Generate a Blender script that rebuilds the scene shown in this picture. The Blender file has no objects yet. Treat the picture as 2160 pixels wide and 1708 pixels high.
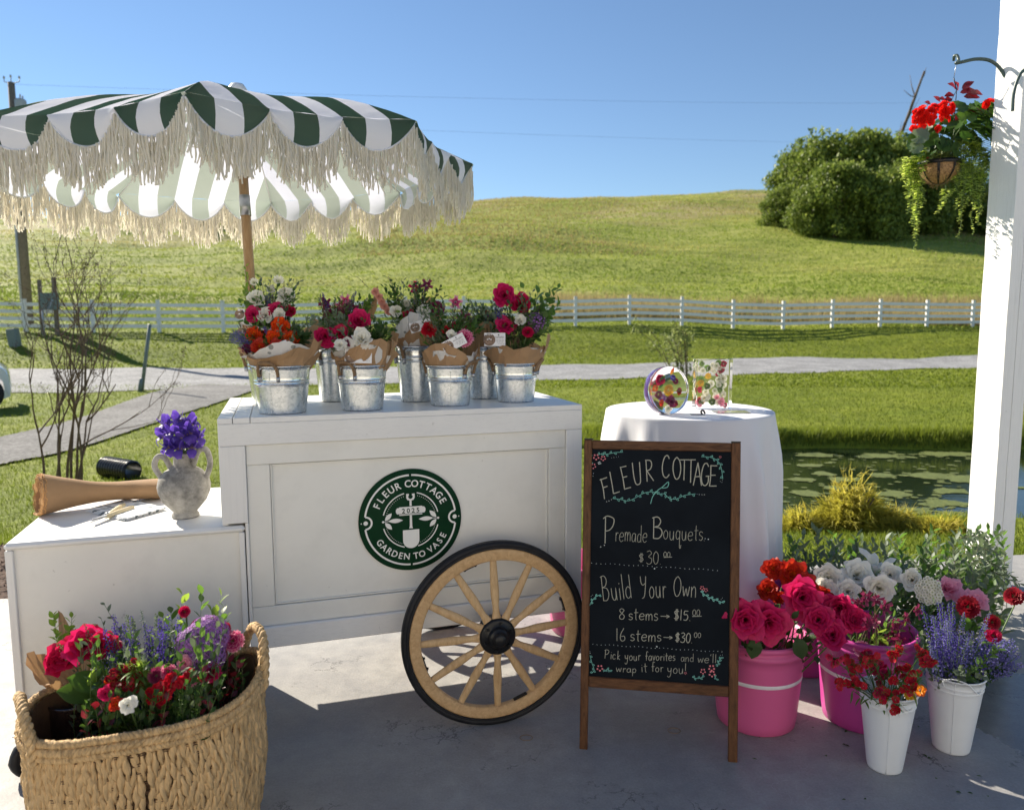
import bpy, math, random
import numpy as np
from mathutils import Vector, Matrix, noise as mnoise
R_ = math.radians
rnd = random.Random(7)
C = bpy.context.scene.collection
SC = bpy.context.scene

# ------------------------------------------------------------------ camera
CAMH, PITCH, ROLL, FPX = 1.45, R_(6.4), .0043, 1598.0
cd = bpy.data.cameras.new("camera"); cam = bpy.data.objects.new("camera", cd); C.objects.link(cam)
cd.sensor_width = 36; cd.lens = FPX/2160*36; cd.clip_start = .05; cd.clip_end = 3000
cam.matrix_world = Matrix.Translation((0, 0, CAMH)) @ Matrix.Rotation(math.pi/2-PITCH, 4, 'X') @ Matrix.Rotation(-ROLL, 4, 'Z')
cd.dof.use_dof = True; cd.dof.focus_distance = 2.75; cd.dof.aperture_fstop = 3.7
SC.camera = cam
# ------------------------------------------------------------------ light
SUN_AZ, SUN_EL = R_(-50), R_(33)
w = bpy.data.worlds.new("World"); SC.world = w; w.use_nodes = True
nt = w.node_tree; bg = nt.nodes['Background']
sky = nt.nodes.new('ShaderNodeTexSky'); sky.sky_type = 'NISHITA'; sky.sun_disc = False
sky.sun_elevation = SUN_EL; sky.sun_rotation = SUN_AZ; sky.air_density = 1.0; sky.dust_density = .0; sky.ozone_density = 4.0
nt.links.new(sky.outputs[0], bg.inputs[0]); bg.inputs[1].default_value = .066
sl = bpy.data.lights.new("sun", 'SUN'); sun = bpy.data.objects.new("sun", sl); C.objects.link(sun)
sl.energy = 5.0; sl.angle = R_(.6); sl.color = (1, .91, .76)
sd = Vector((math.sin(SUN_AZ)*math.cos(SUN_EL), math.cos(SUN_AZ)*math.cos(SUN_EL), math.sin(SUN_EL)))
sun.rotation_euler = sd.to_track_quat('Z', 'Y').to_euler()
SC.view_settings.view_transform = 'Standard'; SC.view_settings.look = 'None'
SC.view_settings.exposure = 1.05; SC.view_settings.gamma = 1; SC.view_settings.use_curve_mapping = False
SC.cycles.use_denoising = True
SC.cycles.max_bounces = 10; SC.cycles.transparent_max_bounces = 12

# ------------------------------------------------------------------ measuring helpers: picture point -> place in the world
CAMP = Vector((0, 0, CAMH)); CM = cam.matrix_world.to_3x3()
def ray(px, py): return (CM @ Vector(((px-1080)/FPX, -(py-854)/FPX, -1)))
def G(px, py, z=0):
    d = ray(px, py); return CAMP + d*((z-CAMH)/d.z)
def D(px, py, y):
    d = ray(px, py); return CAMP + d*(y/d.y)
def PLN(px, py, p0, n):
    d = ray(px, py); n = Vector(n); return CAMP + d*((Vector(p0)-CAMP).dot(n)/d.dot(n))

# ------------------------------------------------------------------ mesh builder
class M:
    def __init__(s): s.v = []; s.f = []; s.m = []; s.t = []; s.flat = set()
    def add(s, vs, fs, mi=0, t=0., flat=False):
        o = len(s.v); s.v.extend(vs)
        s.t.extend(t if isinstance(t, (list, tuple)) else [t]*len(vs))
        for f in fs:
            if flat: s.flat.add(len(s.f))
            s.f.append([o+i for i in f]); s.m.append(mi)
        return s
    def join(s, o, mat=None, mi=None):
        k = len(s.v); n0 = len(s.f)
        s.v.extend([mat @ Vector(p) for p in o.v] if mat is not None else o.v); s.t.extend(o.t)
        for i, f in enumerate(o.f):
            s.f.append([k+j for j in f]); s.m.append(o.m[i] if mi is None else mi)
            if i in o.flat: s.flat.add(n0+i)
        return s
    def box(s, a, b, mi=0, mat=None, bev=0.):
        x0, y0, z0 = a; x1, y1, z1 = b
        if bev <= 0:
            vs = [(x, y, z) for z in (z0, z1) for y in (y0, y1) for x in (x0, x1)]
            fs = [(0, 2, 3, 1), (4, 5, 7, 6), (0, 1, 5, 4), (2, 6, 7, 3), (0, 4, 6, 2), (1, 3, 7, 5)]
        else:
            c = bev; vs = []; fs = []
            for sx in (0, 1):
                for sy in (0, 1):
                    for sz in (0, 1):
                        X = (x0, x1)[sx]; Y = (y0, y1)[sy]; Z = (z0, z1)[sz]
                        ix = X+(c if sx == 0 else -c); iy = Y+(c if sy == 0 else -c); iz = Z+(c if sz == 0 else -c)
                        vs += [(X, iy, iz), (ix, Y, iz), (ix, iy, Z)]
            def I(sx, sy, sz, k): return (sx*4+sy*2+sz)*3+k
            fs = [(I(0,0,0,0), I(0,0,1,0), I(0,1,1,0), I(0,1,0,0)), (I(1,0,0,0), I(1,1,0,0), I(1,1,1,0), I(1,0,1,0)),
                  (I(0,0,0,1), I(1,0,0,1), I(1,0,1,1), I(0,0,1,1)), (I(0,1,0,1), I(0,1,1,1), I(1,1,1,1), I(1,1,0,1)),
                  (I(0,0,0,2), I(0,1,0,2), I(1,1,0,2), I(1,0,0,2)), (I(0,0,1,2), I(1,0,1,2), I(1,1,1,2), I(0,1,1,2))]
            for sy in (0, 1):
                for sz in (0, 1): fs.append((I(0,sy,sz,1), I(1,sy,sz,1), I(1,sy,sz,2), I(0,sy,sz,2)))
            for sx in (0, 1):
                for sz in (0, 1): fs.append((I(sx,0,sz,0), I(sx,1,sz,0), I(sx,1,sz,2), I(sx,0,sz,2)))
            for sx in (0, 1):
                for sy in (0, 1): fs.append((I(sx,sy,0,0), I(sx,sy,1,0), I(sx,sy,1,1), I(sx,sy,0,1)))
            for sx in (0, 1):
                for sy in (0, 1):
                    for sz in (0, 1): fs.append((I(sx,sy,sz,0), I(sx,sy,sz,1), I(sx,sy,sz,2)))
        if mat is not None: vs = [mat @ Vector(p) for p in vs]
        return s.add(vs, fs, mi, flat=True)
    def tube(s, pts, r, n=8, mi=0, caps=True, closed=False, t=0.):
        pts = [Vector(p) for p in pts]; k = len(pts); rr = r if isinstance(r, (list, tuple)) else [r]*k
        vs = []; fs = []; nrm = None
        for i, p in enumerate(pts):
            if closed: d = pts[(i+1) % k]-pts[i-1]
            else: d = pts[min(i+1, k-1)]-pts[max(i-1, 0)]
            if d.length < 1e-9: d = Vector((0, 0, 1))
            d.normalize()
            if nrm is None:
                nrm = d.orthogonal().normalized()
            nrm = (nrm-d*nrm.dot(d))
            if nrm.length < 1e-6: nrm = d.orthogonal()
            nrm.normalize(); b = d.cross(nrm)
            for j in range(n):
                a = 2*math.pi*j/n; vs.append(p+(nrm*math.cos(a)+b*math.sin(a))*rr[i])
        for i in range(k if closed else k-1):
            for j in range(n):
                a = i*n+j; b2 = i*n+(j+1) % n; i2 = (i+1) % k
                fs.append((a, b2, i2*n+(j+1) % n, i2*n+j))
        if caps and not closed and n > 2:
            fs.append(tuple(range(n-1, -1, -1))); fs.append(tuple((k-1)*n+j for j in range(n)))
        return s.add(vs, fs, mi, t)
    def lathe(s, prof, n=32, mi=0, mat=None, fn=None, t=0.):
        vs = []; fs = []
        for i, (r, z) in enumerate(prof):
            for j in range(n):
                a = 2*math.pi*j/n; q = r if fn is None else r*fn(a, z)
                vs.append(Vector((q*math.cos(a), q*math.sin(a), z)))
        for i in range(len(prof)-1):
            for j in range(n): fs.append((i*n+j, i*n+(j+1) % n, (i+1)*n+(j+1) % n, (i+1)*n+j))
        if mat is not None: vs = [mat @ p for p in vs]
        return s.add(vs, fs, mi, t)
    def grid(s, fn, nu, nv, mi=0, tf=None, closeu=False):
        vs = []; ts = []
        for j in range(nv+1):
            for i in range(nu+(0 if closeu else 1)):
                u, v = i/nu, j/nv; vs.append(Vector(fn(u, v))); ts.append(tf(u, v) if tf else v)
        W = nu if closeu else nu+1; fs = []
        for j in range(nv):
            for i in range(nu): fs.append((j*W+i, j*W+(i+1) % W, (j+1)*W+(i+1) % W, (j+1)*W+i))
        return s.add(vs, fs, mi, ts)
def mesh(name, mb, mats, org=(0, 0, 0), smooth=True):
    me = bpy.data.meshes.new(name); o = Vector(org)
    me.from_pydata([tuple(Vector(p)-o) for p in mb.v], [], mb.f)
    for m in (mats if isinstance(mats, (list, tuple)) else [mats]): me.materials.append(m)
    me.polygons.foreach_set('material_index', mb.m)
    me.polygons.foreach_set('use_smooth', [smooth and (i not in mb.flat) for i in range(len(mb.f))])
    a = me.attributes.new('t', 'FLOAT', 'POINT'); a.data.foreach_set('value', mb.t)
    me.update(); return me
def link(name, data, parent=None, loc=None, mat=None):
    o = bpy.data.objects.new(name, data); C.objects.link(o)
    if parent is not None: o.parent = parent
    if mat is not None: o.matrix_local = mat
    elif loc is not None: o.location = loc
    return o
def root_of(o):
    while o.parent is not None: o = o.parent
    return o
def part(name, mb, mats, parent, smooth=True, label=None, kind=None):
    """vertices given in world space; the part shares its thing's origin"""
    o = link(name, mesh(name, mb, mats, root_of(parent).location, smooth), parent)
    if label: o['label'] = label
    if kind: o['kind'] = kind
    return o
def tag(o, label, cat, group=None, kind=None):
    o['label'] = label
    if cat: o['category'] = cat
    if group: o['group'] = group
    if kind: o['kind'] = kind
    return o
def thing(name, loc, label, cat, group=None):
    o = link(name, None, None, Vector(loc)); o.empty_display_size = .1
    return tag(o, label, cat, group)
def solo(name, mb, mats, loc, label, cat, group=None, smooth=True):
    o = link(name, mesh(name, mb, mats, loc, smooth), None, Vector(loc)); return tag(o, label, cat, group)
def struct(name, mb, mats, smooth=True, kind='structure', label=None):
    o = link(name, mesh(name, mb, mats, (0, 0, 0), smooth)); o['kind'] = kind
    if label: o['label'] = label
    return o
def npmesh(name, V, F, mats, t=None, smooth=False):
    me = bpy.data.meshes.new(name); V = np.asarray(V, np.float32); F = np.asarray(F, np.int32); k = F.shape[1]
    me.vertices.add(len(V)); me.vertices.foreach_set('co', V.ravel())
    me.loops.add(F.size); me.loops.foreach_set('vertex_index', F.ravel())
    me.polygons.add(len(F)); me.polygons.foreach_set('loop_start', np.arange(0, F.size, k, dtype=np.int32))
    me.polygons.foreach_set('use_smooth', np.full(len(F), smooth))
    if t is not None:
        a = me.attributes.new('t', 'FLOAT', 'POINT'); a.data.foreach_set('value', np.asarray(t, np.float32))
    for m in (mats if isinstance(mats, (list, tuple)) else [mats]): me.materials.append(m)
    me.update(calc_edges=True); me.validate(); return me
def orient(p, d, roll=0., s=1.):
    q = Vector(d).to_track_quat('Z', 'Y').to_matrix().to_4x4()
    return Matrix.Translation(p) @ q @ Matrix.Rotation(roll, 4, 'Z') @ Matrix.Scale(s, 4)
def spline(pts, n=6, closed=False):
    P = [Vector(p) for p in pts]; out = []; k = len(P)
    for i in range(k if closed else k-1):
        if closed: a, b, c, d = P[i-1], P[i], P[(i+1) % k], P[(i+2) % k]
        else: a, b, c, d = P[max(i-1, 0)], P[i], P[i+1], P[min(i+2, k-1)]
        for j in range(n):
            t = j/n; out.append(.5*((2*b)+(c-a)*t+(2*a-5*b+4*c-d)*t*t+(3*b-a-3*c+d)*t**3))
    if not closed: out.append(P[-1])
    return out

# ------------------------------------------------------------------ materials
def nodes(name):
    m = bpy.data.materials.new(name); m.use_nodes = True; n = m.node_tree; b = n.nodes['Principled BSDF']; return m, n, b
def N(n, kind, **kw):
    x = n.nodes.new('ShaderNode'+kind)
    for k, v in kw.items():
        if k in x.inputs: x.inputs[k].default_value = v
        else: setattr(x, k, v)
    return x
def noise_(n, scale, detail=4, rough=.55, vec=None, dist=0.):
    x = N(n, 'TexNoise', Scale=scale, Detail=detail, Roughness=rough, Distortion=dist)
    if vec is not None: n.links.new(vec, x.inputs['Vector'])
    return x
def ramp(n, fac, stops):
    r = n.nodes.new('ShaderNodeValToRGB'); e = r.color_ramp.elements
    while len(e) < len(stops): e.new(.5)
    for i, (p, c) in enumerate(stops):
        e[i].position = p; e[i].color = (*c, 1) if len(c) == 3 else c
    n.links.new(fac, r.inputs[0]); return r
def mixc(n, fac, a, b, mode='MIX'):
    x = n.nodes.new('ShaderNodeMix'); x.data_type = 'RGBA'; x.blend_type = mode
    for s, v in ((0, fac), (6, a), (7, b)):
        if hasattr(v, 'is_linked'): n.links.new(v, x.inputs[s])
        elif s == 0: x.inputs[0].default_value = v
        else: x.inputs[s].default_value = (*v, 1)
    return x.outputs[2]
def coord(n, scale=None, kind='Object'):
    t = n.nodes.new('ShaderNodeTexCoord'); o = t.outputs[kind]
    if scale:
        m = n.nodes.new('ShaderNodeMapping'); m.inputs['Scale'].default_value = scale; n.links.new(o, m.inputs[0]); o = m.outputs[0]
    return o
def bump(n, b, h, strength=.3, dist=.01):
    x = N(n, 'Bump', Strength=strength, Distance=dist); n.links.new(h, x.inputs['Height']); n.links.new(x.outputs[0], b.inputs['Normal']); return x
def mat(name, col, rough=.5, metal=0., var=.12, vscale=18., bmp=.0, bscale=60., spec=.5, trans=0., tcol=None, stretch=None, coat=0., sheen=0.):
    m, n, b = nodes(name); b.inputs['Roughness'].default_value = rough; b.inputs['Metallic'].default_value = metal
    b.inputs['Specular IOR Level'].default_value = spec; b.inputs['Coat Weight'].default_value = coat; b.inputs['Sheen Weight'].default_value = sheen
    vec = coord(n, stretch)
    x = noise_(n, vscale, 5, .6, vec)
    c = ramp(n, x.outputs[0], [(.25, [max(0, k*(1-var)) for k in col]), (.75, [min(1, k*(1+var)) for k in col])])
    n.links.new(c.outputs[0], b.inputs['Base Color'])
    if bmp: bump(n, b, noise_(n, bscale, 4, .6, vec).outputs[0], bmp, .004)
    if trans: leafy(m, n, b, c.outputs[0], trans, tcol)
    return m
def leafy(m, n, b, colout, trans, tcol=None, gain=1.6):
    t = N(n, 'BsdfTranslucent')
    if tcol: t.inputs[0].default_value = (*tcol, 1)
    else:
        g = mixc(n, 1., colout, (gain, gain, gain), 'MULTIPLY'); n.links.new(g, t.inputs[0])
    s = N(n, 'MixShader', Fac=trans) if False else n.nodes.new('ShaderNodeMixShader')
    s.inputs[0].default_value = trans
    n.links.new(b.outputs[0], s.inputs[1]); n.links.new(t.outputs[0], s.inputs[2]); n.links.new(s.outputs[0], n.nodes['Material Output'].inputs[0])
def tmat(name, stops, rough=.5, trans=.35, var=.1, tgain=1.4):
    """petal or leaf colour running with the attribute t, from base to edge"""
    m, n, b = nodes(name); b.inputs['Roughness'].default_value = rough; b.inputs['Specular IOR Level'].default_value = .3
    a = N(n, 'Attribute', attribute_name='t'); r = ramp(n, a.outputs['Fac'], stops)
    x = noise_(n, 90, 3, .6, coord(n)); g = ramp(n, x.outputs[0], [(.3, (1-var,)*3), (.7, (1+var if var < .2 else 1.0,)*3)])
    c = mixc(n, 1., r.outputs[0], g.outputs[0], 'MULTIPLY'); n.links.new(c, b.inputs['Base Color'])
    leafy(m, n, b, c, trans, None, tgain); return m

WHITE = (.80, .79, .765)
def paint_mat(name, col=WHITE, grain=(1, 30, 30)):
    m, n, b = nodes(name); v = coord(n, grain); v2 = coord(n)
    g = noise_(n, 4, 6, .65, v); k = noise_(n, 3, 5, .6, v2); s = noise_(n, 45, 3, .5, v2)
    c1 = ramp(n, k.outputs[0], [(.3, [q*.93 for q in col]), (.62, col)])
    c2 = mixc(n, ramp(n, g.outputs[0], [(.50, (0, 0, 0)), (.75, (.6, .6, .6))]).outputs[0], c1.outputs[0], [q*.86 for q in col])
    c3 = mixc(n, ramp(n, s.outputs[0], [(.72, (0, 0, 0)), (.77, (.5, .5, .5))]).outputs[0], c2, (.42, .40, .36))
    n.links.new(c3, b.inputs['Base Color']); b.inputs['Roughness'].default_value = .42
    bump(n, b, g.outputs[0], .22, .003); return m
PAINT = paint_mat('white_painted_wood'); PAINTV = paint_mat('white_painted_wood_upright', grain=(30, 30, 1))
PANEL = paint_mat('cream_panel_paint', (.80, .785, .73), (2, 2, 2)); PANEL.node_tree.nodes['Principled BSDF'].inputs['Roughness'].default_value = .38
def post_mat():
    m, n, b = nodes('rough_white_post_paint'); v = coord(n, (26, 26, .9)); g = noise_(n, 3, 8, .7, v); k = noise_(n, 9, 6, .7, coord(n))
    c = mixc(n, ramp(n, g.outputs[0], [(.55, (0, 0, 0)), (.72, (.55, .55, .55))]).outputs[0], (.82, .81, .78), (.60, .57, .52))
    c = mixc(n, ramp(n, k.outputs[0], [(.66, (0, 0, 0)), (.74, (.4, .4, .4))]).outputs[0], c, (.45, .43, .40))
    n.links.new(c, b.inputs['Base Color']); b.inputs['Roughness'].default_value = .6; bump(n, b, g.outputs[0], .55, .006); return m
POST = post_mat()
def wood_mat(name, a, bcol, scale=(30, 30, 2), rough=.5, sc=3., bmp=.25):
    m, n, b = nodes(name); v = coord(n, scale); g = noise_(n, sc, 6, .65, v, .6); f = noise_(n, sc*5, 4, .6, v)
    c = ramp(n, g.outputs[0], [(.3, a), (.5, [(p+q)/2 for p, q in zip(a, bcol)]), (.68, bcol)])
    c2 = mixc(n, .35, c.outputs[0], ramp(n, f.outputs[0], [(.3, (.55, .55, .55)), (.7, (1, 1, 1))]).outputs[0], 'MULTIPLY')
    n.links.new(c2, b.inputs['Base Color']); b.inputs['Roughness'].default_value = rough; b.inputs['Specular IOR Level'].default_value = .2; bump(n, b, g.outputs[0], bmp, .002); return m
ASH = wood_mat('pale_ash_wood', (.70, .47, .25), (.52, .32, .15), (22, 22, 22), .42)
def spoke_mat():
    m = wood_mat('pale_turned_wood', (.72, .50, .27), (.54, .34, .165), (26, 26, 5), .4); return m
BROWN = wood_mat('stained_pine', (.17, .075, .032), (.055, .022, .010), (24, 24, 24), .45, 2.2)
BROWNX = wood_mat('stained_pine_rail', (.17, .075, .032), (.055, .022, .010), (2.5, 40, 40), .45, 2.2)
BROWNZ = wood_mat('stained_pine_leg', (.19, .085, .036), (.06, .024, .011), (40, 40, 2.5), .45, 2.2)
POLEW = wood_mat('varnished_pole_wood', (.50, .33, .17), (.36, .21, .10), (30, 30, 2), .35)
BLACK = mat('black_rubber', (.018, .018, .02), .45, var=.3, bmp=.1, spec=.2)
IRON = mat('black_painted_iron', (.012, .012, .013), .3, var=.3, bmp=.15, bscale=200, spec=.3)
STEEL = mat('grey_steel', (.45, .46, .48), .35, 1., bmp=.05)
def galv_mat():
    m, n, b = nodes('galvanised_steel'); v = coord(n)
    a = N(n, 'TexVoronoi', Scale=150.); a.feature = 'F1'; n.links.new(v, a.inputs['Vector'])
    k = noise_(n, 60, 6, .75, v); k2 = noise_(n, 7, 4, .6, v)
    mm = N(n, 'Math', operation='MULTIPLY'); n.links.new(a.outputs['Color'], mm.inputs[0]); n.links.new(k.outputs[0], mm.inputs[1])
    c = ramp(n, mm.outputs[0], [(.05, (.62, .66, .67)), (.3, (.80, .83, .84)), (.6, (.90, .92, .92))])
    sp = ramp(n, k.outputs[0], [(.34, (.55, .55, .55)), (.42, (1, 1, 1))]); c2 = mixc(n, .6, c.outputs[0], sp.outputs[0], 'MULTIPLY')
    n.links.new(c2, b.inputs['Base Color']); b.inputs['Metallic'].default_value = .92
    rr = ramp(n, k2.outputs[0], [(.3, (.16,)*3), (.7, (.36,)*3)]); n.links.new(rr.outputs[0], b.inputs['Roughness'])
    bump(n, b, k.outputs[0], .18, .002); return m
GALV = galv_mat()
ROPE = mat('jute_rope', (.27, .17, .09), .9, var=.35, vscale=160, bmp=.8, bscale=300)
CORD = mat('cream_cotton_cord', (.93, .90, .83), .95, var=.04, vscale=120, trans=.62, tcol=(.97, .94, .86), spec=.1)
KRAFT = mat('kraft_paper', (.44, .27, .14), .75, var=.14, vscale=14, bmp=.25, bscale=30, trans=.22, tcol=(.5, .3, .14))
def tissue_mat():
    m, n, b = nodes('printed_tissue_paper'); v = coord(n)
    a = N(n, 'TexVoronoi', Scale=26.); n.links.new(v, a.inputs['Vector']); k = noise_(n, 60, 3, .5, v)
    s = N(n, 'Math', operation='ADD'); s.use_clamp = False; n.links.new(a.outputs['Distance'], s.inputs[0])
    q = N(n, 'Math', operation='MULTIPLY'); n.links.new(k.outputs[0], q.inputs[0]); q.inputs[1].default_value = .25; n.links.new(q.outputs[0], s.inputs[1])
    c = ramp(n, s.outputs[0], [(.33, (.32, .33, .30)), (.36, (.80, .78, .74))]); n.links.new(c.outputs[0], b.inputs['Base Color']); b.inputs['Roughness'].default_value = .7
    leafy(m, n, b, c.outputs[0], .3, None, 1.0); return m
TISSUE = tissue_mat()
CARD = mat('white_card', (.80, .79, .78), .5, var=.03); INK = mat('black_ink', (.02, .02, .02), .6)
PHOTO = mat('brown_print', (.22, .14, .09), .5, var=.9, vscale=140)
STEMG = mat('green_stem', (.10, .17, .045), .5, var=.3, trans=.15)
STEMR = mat('brown_green_stem', (.12, .10, .05), .6, var=.3)
LEAFD = mat('dark_green_leaf', (.035, .075, .022), .38, spec=.25, var=.4, vscale=25, bmp=.15, trans=.30, tcol=(.10, .22, .03))
LEAFM = mat('mid_green_leaf', (.07, .13, .035), .42, spec=.25, var=.4, vscale=22, trans=.38, tcol=(.20, .38, .05))
LEAFB = mat('bright_green_leaf', (.13, .22, .04), .42, spec=.25, var=.3, vscale=22, trans=.45, tcol=(.38, .55, .07))
SAGE = mat('grey_green_leaf', (.14, .18, .12), .55, var=.35, vscale=22, trans=.30, tcol=(.24, .32, .14))
LIME = mat('lime_creeping_leaf', (.42, .52, .10), .45, spec=.25, var=.25, vscale=30, trans=.55, tcol=(.75, .85, .2))
BURG = mat('burgundy_leaf', (.12, .012, .02), .4, var=.4, vscale=60, trans=.35, tcol=(.35, .02, .03))
HOT = tmat('hot_pink_petal', [(0, (.18, .003, .03)), (.6, (.46, .007, .075)), (1, (.60, .018, .125))], .5, .30)
CRIM = tmat('crimson_petal', [(0, (.20, .002, .02)), (.7, (.46, .006, .055)), (1, (.58, .015, .09))], .5, .30)
ORNG = tmat('orange_tipped_petal', [(0, (.80, .42, .03)), (.55, (.82, .30, .02)), (.85, (.75, .10, .01)), (1, (.55, .02, .01))], .5, .35)
ORNR = tmat('rusty_orange_petal', [(0, (.78, .40, .04)), (.45, (.74, .22, .02)), (.8, (.55, .045, .012)), (1, (.35, .012, .01))], .5, .3)
WPET = tmat('white_petal', [(0, (.42, .45, .22)), (.5, (.84, .81, .68)), (1, (.93, .91, .84))], .5, .35, .04, 1.05)
PINKP = tmat('soft_pink_petal', [(0, (.60, .12, .22)), (.6, (.74, .24, .35)), (1, (.80, .38, .48))], .5, .35)
STRP = tmat('rose_pink_frilled_petal', [(0, (.45, .02, .12)), (.6, (.62, .06, .22)), (1, (.80, .45, .52))], .5, .3)
DKRED = tmat('dark_red_petal', [(0, (.08, .001, .004)), (.7, (.22, .003, .012)), (1, (.34, .006, .02))], .5, .25)
REDP = tmat('scarlet_petal', [(0, (.32, .005, .014)), (1, (.52, .010, .028))], .5, .35)
PURP = mat('purple_floret', (.40, .17, .50), .55, var=.35, vscale=80, trans=.3, tcol=(.45, .18, .55))
VIOL = mat('violet_blue_floret', (.10, .07, .36), .55, var=.4, vscale=60, trans=.3, tcol=(.16, .10, .55))
NEPE = mat('pale_lavender_floret', (.16, .15, .42), .6, var=.4, vscale=60, trans=.3, tcol=(.3, .28, .6))
PLUM = mat('plum_petal', (.20, .022, .075), .5, var=.4, vscale=60, trans=.3, tcol=(.30, .03, .10))
PEACH = mat('peach_petal', (.72, .36, .28), .5, var=.2, vscale=60, trans=.35, tcol=(.8, .4, .3))
YEL = mat('yellow_petal', (.75, .45, .02), .5, var=.2, trans=.3, tcol=(.8, .5, .03))
IRIS = tmat('iris_violet_petal', [(0, (.50, .36, .12)), (.16, (.10, .06, .30)), (.7, (.085, .04, .33)), (1, (.17, .09, .48))], .5, .35, .12)

# ------------------------------------------------------------------ plant shapes
def petal(mb, a0, W, rad, z0, z1, lip, mi=0, jr=0., nu=4, nv=4, point=.25, twist=0.):
    ph = rnd.random()*6; j1 = rnd.uniform(-jr, jr)
    def fn(u, v):
        U = u*2-1; sh = math.sin(min(1, v*1.25+.12)*math.pi*.5)*(1-.35*max(0, v-.75)/.25*abs(U))
        a = a0+U*W*sh+twist*v
        q = rad*(v**.6)*(1-.10*math.sin(math.pi*v))*(1+.05*math.sin(ph+5*U))+lip*v**5*(1+.4*math.sin(ph+3*U+j1*5))
        z = z0+(z1-z0)*(v**.85)*(1-point*abs(U)**2.2*v)-lip*.55*v**6+.04*rad*math.sin(ph+7*U)*v
        q *= (1+j1)
        return (q*math.cos(a), q*math.sin(a), z)
    return mb.grid(fn, nu, nv, mi, lambda u, v: v)
def rose(r=1., n=17, opn=.5, cup=1.15, jr=.06, f0=0., f1=1., mi=0, nu=4, nv=4):
    mb = M()
    for k in range(n):
        f = k/(n-1)
        if f < f0 or f > f1: continue
        rad = r*(.12+.66*f**.9); z1 = r*(cup-.15*(1-f)-.62*opn*f**1.6)*rnd.uniform(.94, 1.04)
        petal(mb, k*2.399+rnd.uniform(-.2, .2), 1.25-.45*f, rad, -.1*r*f, z1, r*(.05+.20*opn*f), mi, jr, nu, nv)
    return mb
def sepals(r, mi=0):
    mb = M()
    for k in range(5):
        a = k*1.2566
        def fn(u, v, a=a): 
            w_ = (u-.5)*.30*r*math.sin(math.pi*min(1, v*.9+.1)); q = r*.62*v
            x, y, z = q, w_, -.12*r-.05*r*v+.1*r*v*v; return (x*math.cos(a)-y*math.sin(a), x*math.sin(a)+y*math.cos(a), z)
        mb.grid(fn, 2, 3, mi)
    mb.lathe([(.02*r, -.3*r), (.16*r, -.22*r), (.2*r, -.05*r)], 8, mi); return mb
def flatflower(r, n=5, cup=.15, w_=.62, mi=0, notch=.1):
    mb = M()
    for k in range(n):
        a = 2*math.pi*k/n+rnd.uniform(-.1, .1)
        def fn(u, v, a=a):
            U = u*2-1; x = r*(.08+.92*v)*(1-notch*(abs(U)<.3)*(v>.9)); y = U*r*w_*math.sin(math.pi*min(.93, v*.72+.08))
            z = r*(cup*v*v+.08*abs(U)*v); return (x*math.cos(a)-y*math.sin(a), x*math.sin(a)+y*math.cos(a), z)
        mb.grid(fn, 2, 3, mi)
    return mb
def peony(r, n=26, mi=0):
    mb = M()
    for k in range(n):
        f = k/(n-1); rad = r*(.1+.72*f)
        petal(mb, k*2.399+rnd.uniform(-.4, .4), .75-.2*f, rad, 0, r*(.95-.5*f)*rnd.uniform(.8, 1.15), r*.18*f, mi, .12, 4, 4, .1)
    return mb
def pom(r, n=40, mi=0, sq=.8):
    """frilled head: carnation, scabious, ranunculus seen from above"""
    mb = M()
    for k in range(n):
        f = (k+.5)/n; th = math.acos(1-f*1.15) if 1-f*1.15 > -1 else math.pi; a = k*2.399
        d = Vector((math.sin(th)*math.cos(a), math.sin(th)*math.sin(a), math.cos(th)*sq))
        W = r*.32; t1 = Vector((-math.sin(a), math.cos(a), 0)); up = Vector((0, 0, 1))
        p0 = d*r*.35; c = d*r*rnd.uniform(.88, 1.08)
        vs = [p0-t1*W*.3, p0+t1*W*.3, c*.8-t1*W*.8, c*.8+t1*W*.8+up*.03*r, c-t1*W*.5+d*r*.03, c+t1*.1*W-d*r*.06, c+t1*W*.55+d*r*.04]
        mb.add(vs, [(0, 1, 3, 2), (2, 3, 5, 4), (3, 6, 5)], mi, [.0, .0, .6, .6, 1., .85, 1.])
    return mb
def leaf(L, W, bend=.3, fold=.25, mi=0, nv=5, pw=.9, wav=0.):
    mb = M(); ph = rnd.random()*6
    def fn(u, v):
        U = u*2-1; y = U*W*.5*(math.sin(math.pi*min(1, v**pw*.97+.015)))
        return (L*v*math.cos(bend*v), y, L*(bend*v*v*-.5)+abs(U)*fold*W*.5*math.sin(math.pi*v)+wav*W*math.sin(v*9+ph)*abs(U))
    return mb.grid(fn, 2, nv, mi)
def frame(p, x, up=(0, 0, 1)):
    """matrix with local x along x and local z near up"""
    x = Vector(x).normalized(); z = Vector(up); z = z-x*z.dot(x)
    if z.length < 1e-4: z = x.orthogonal()
    z.normalize(); y = z.cross(x)
    return Matrix.Translation(p) @ Matrix((x, y, z)).transposed().to_4x4()
def rv(s=1.): return Vector((rnd.gauss(0, s), rnd.gauss(0, s), rnd.gauss(0, s)))
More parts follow.
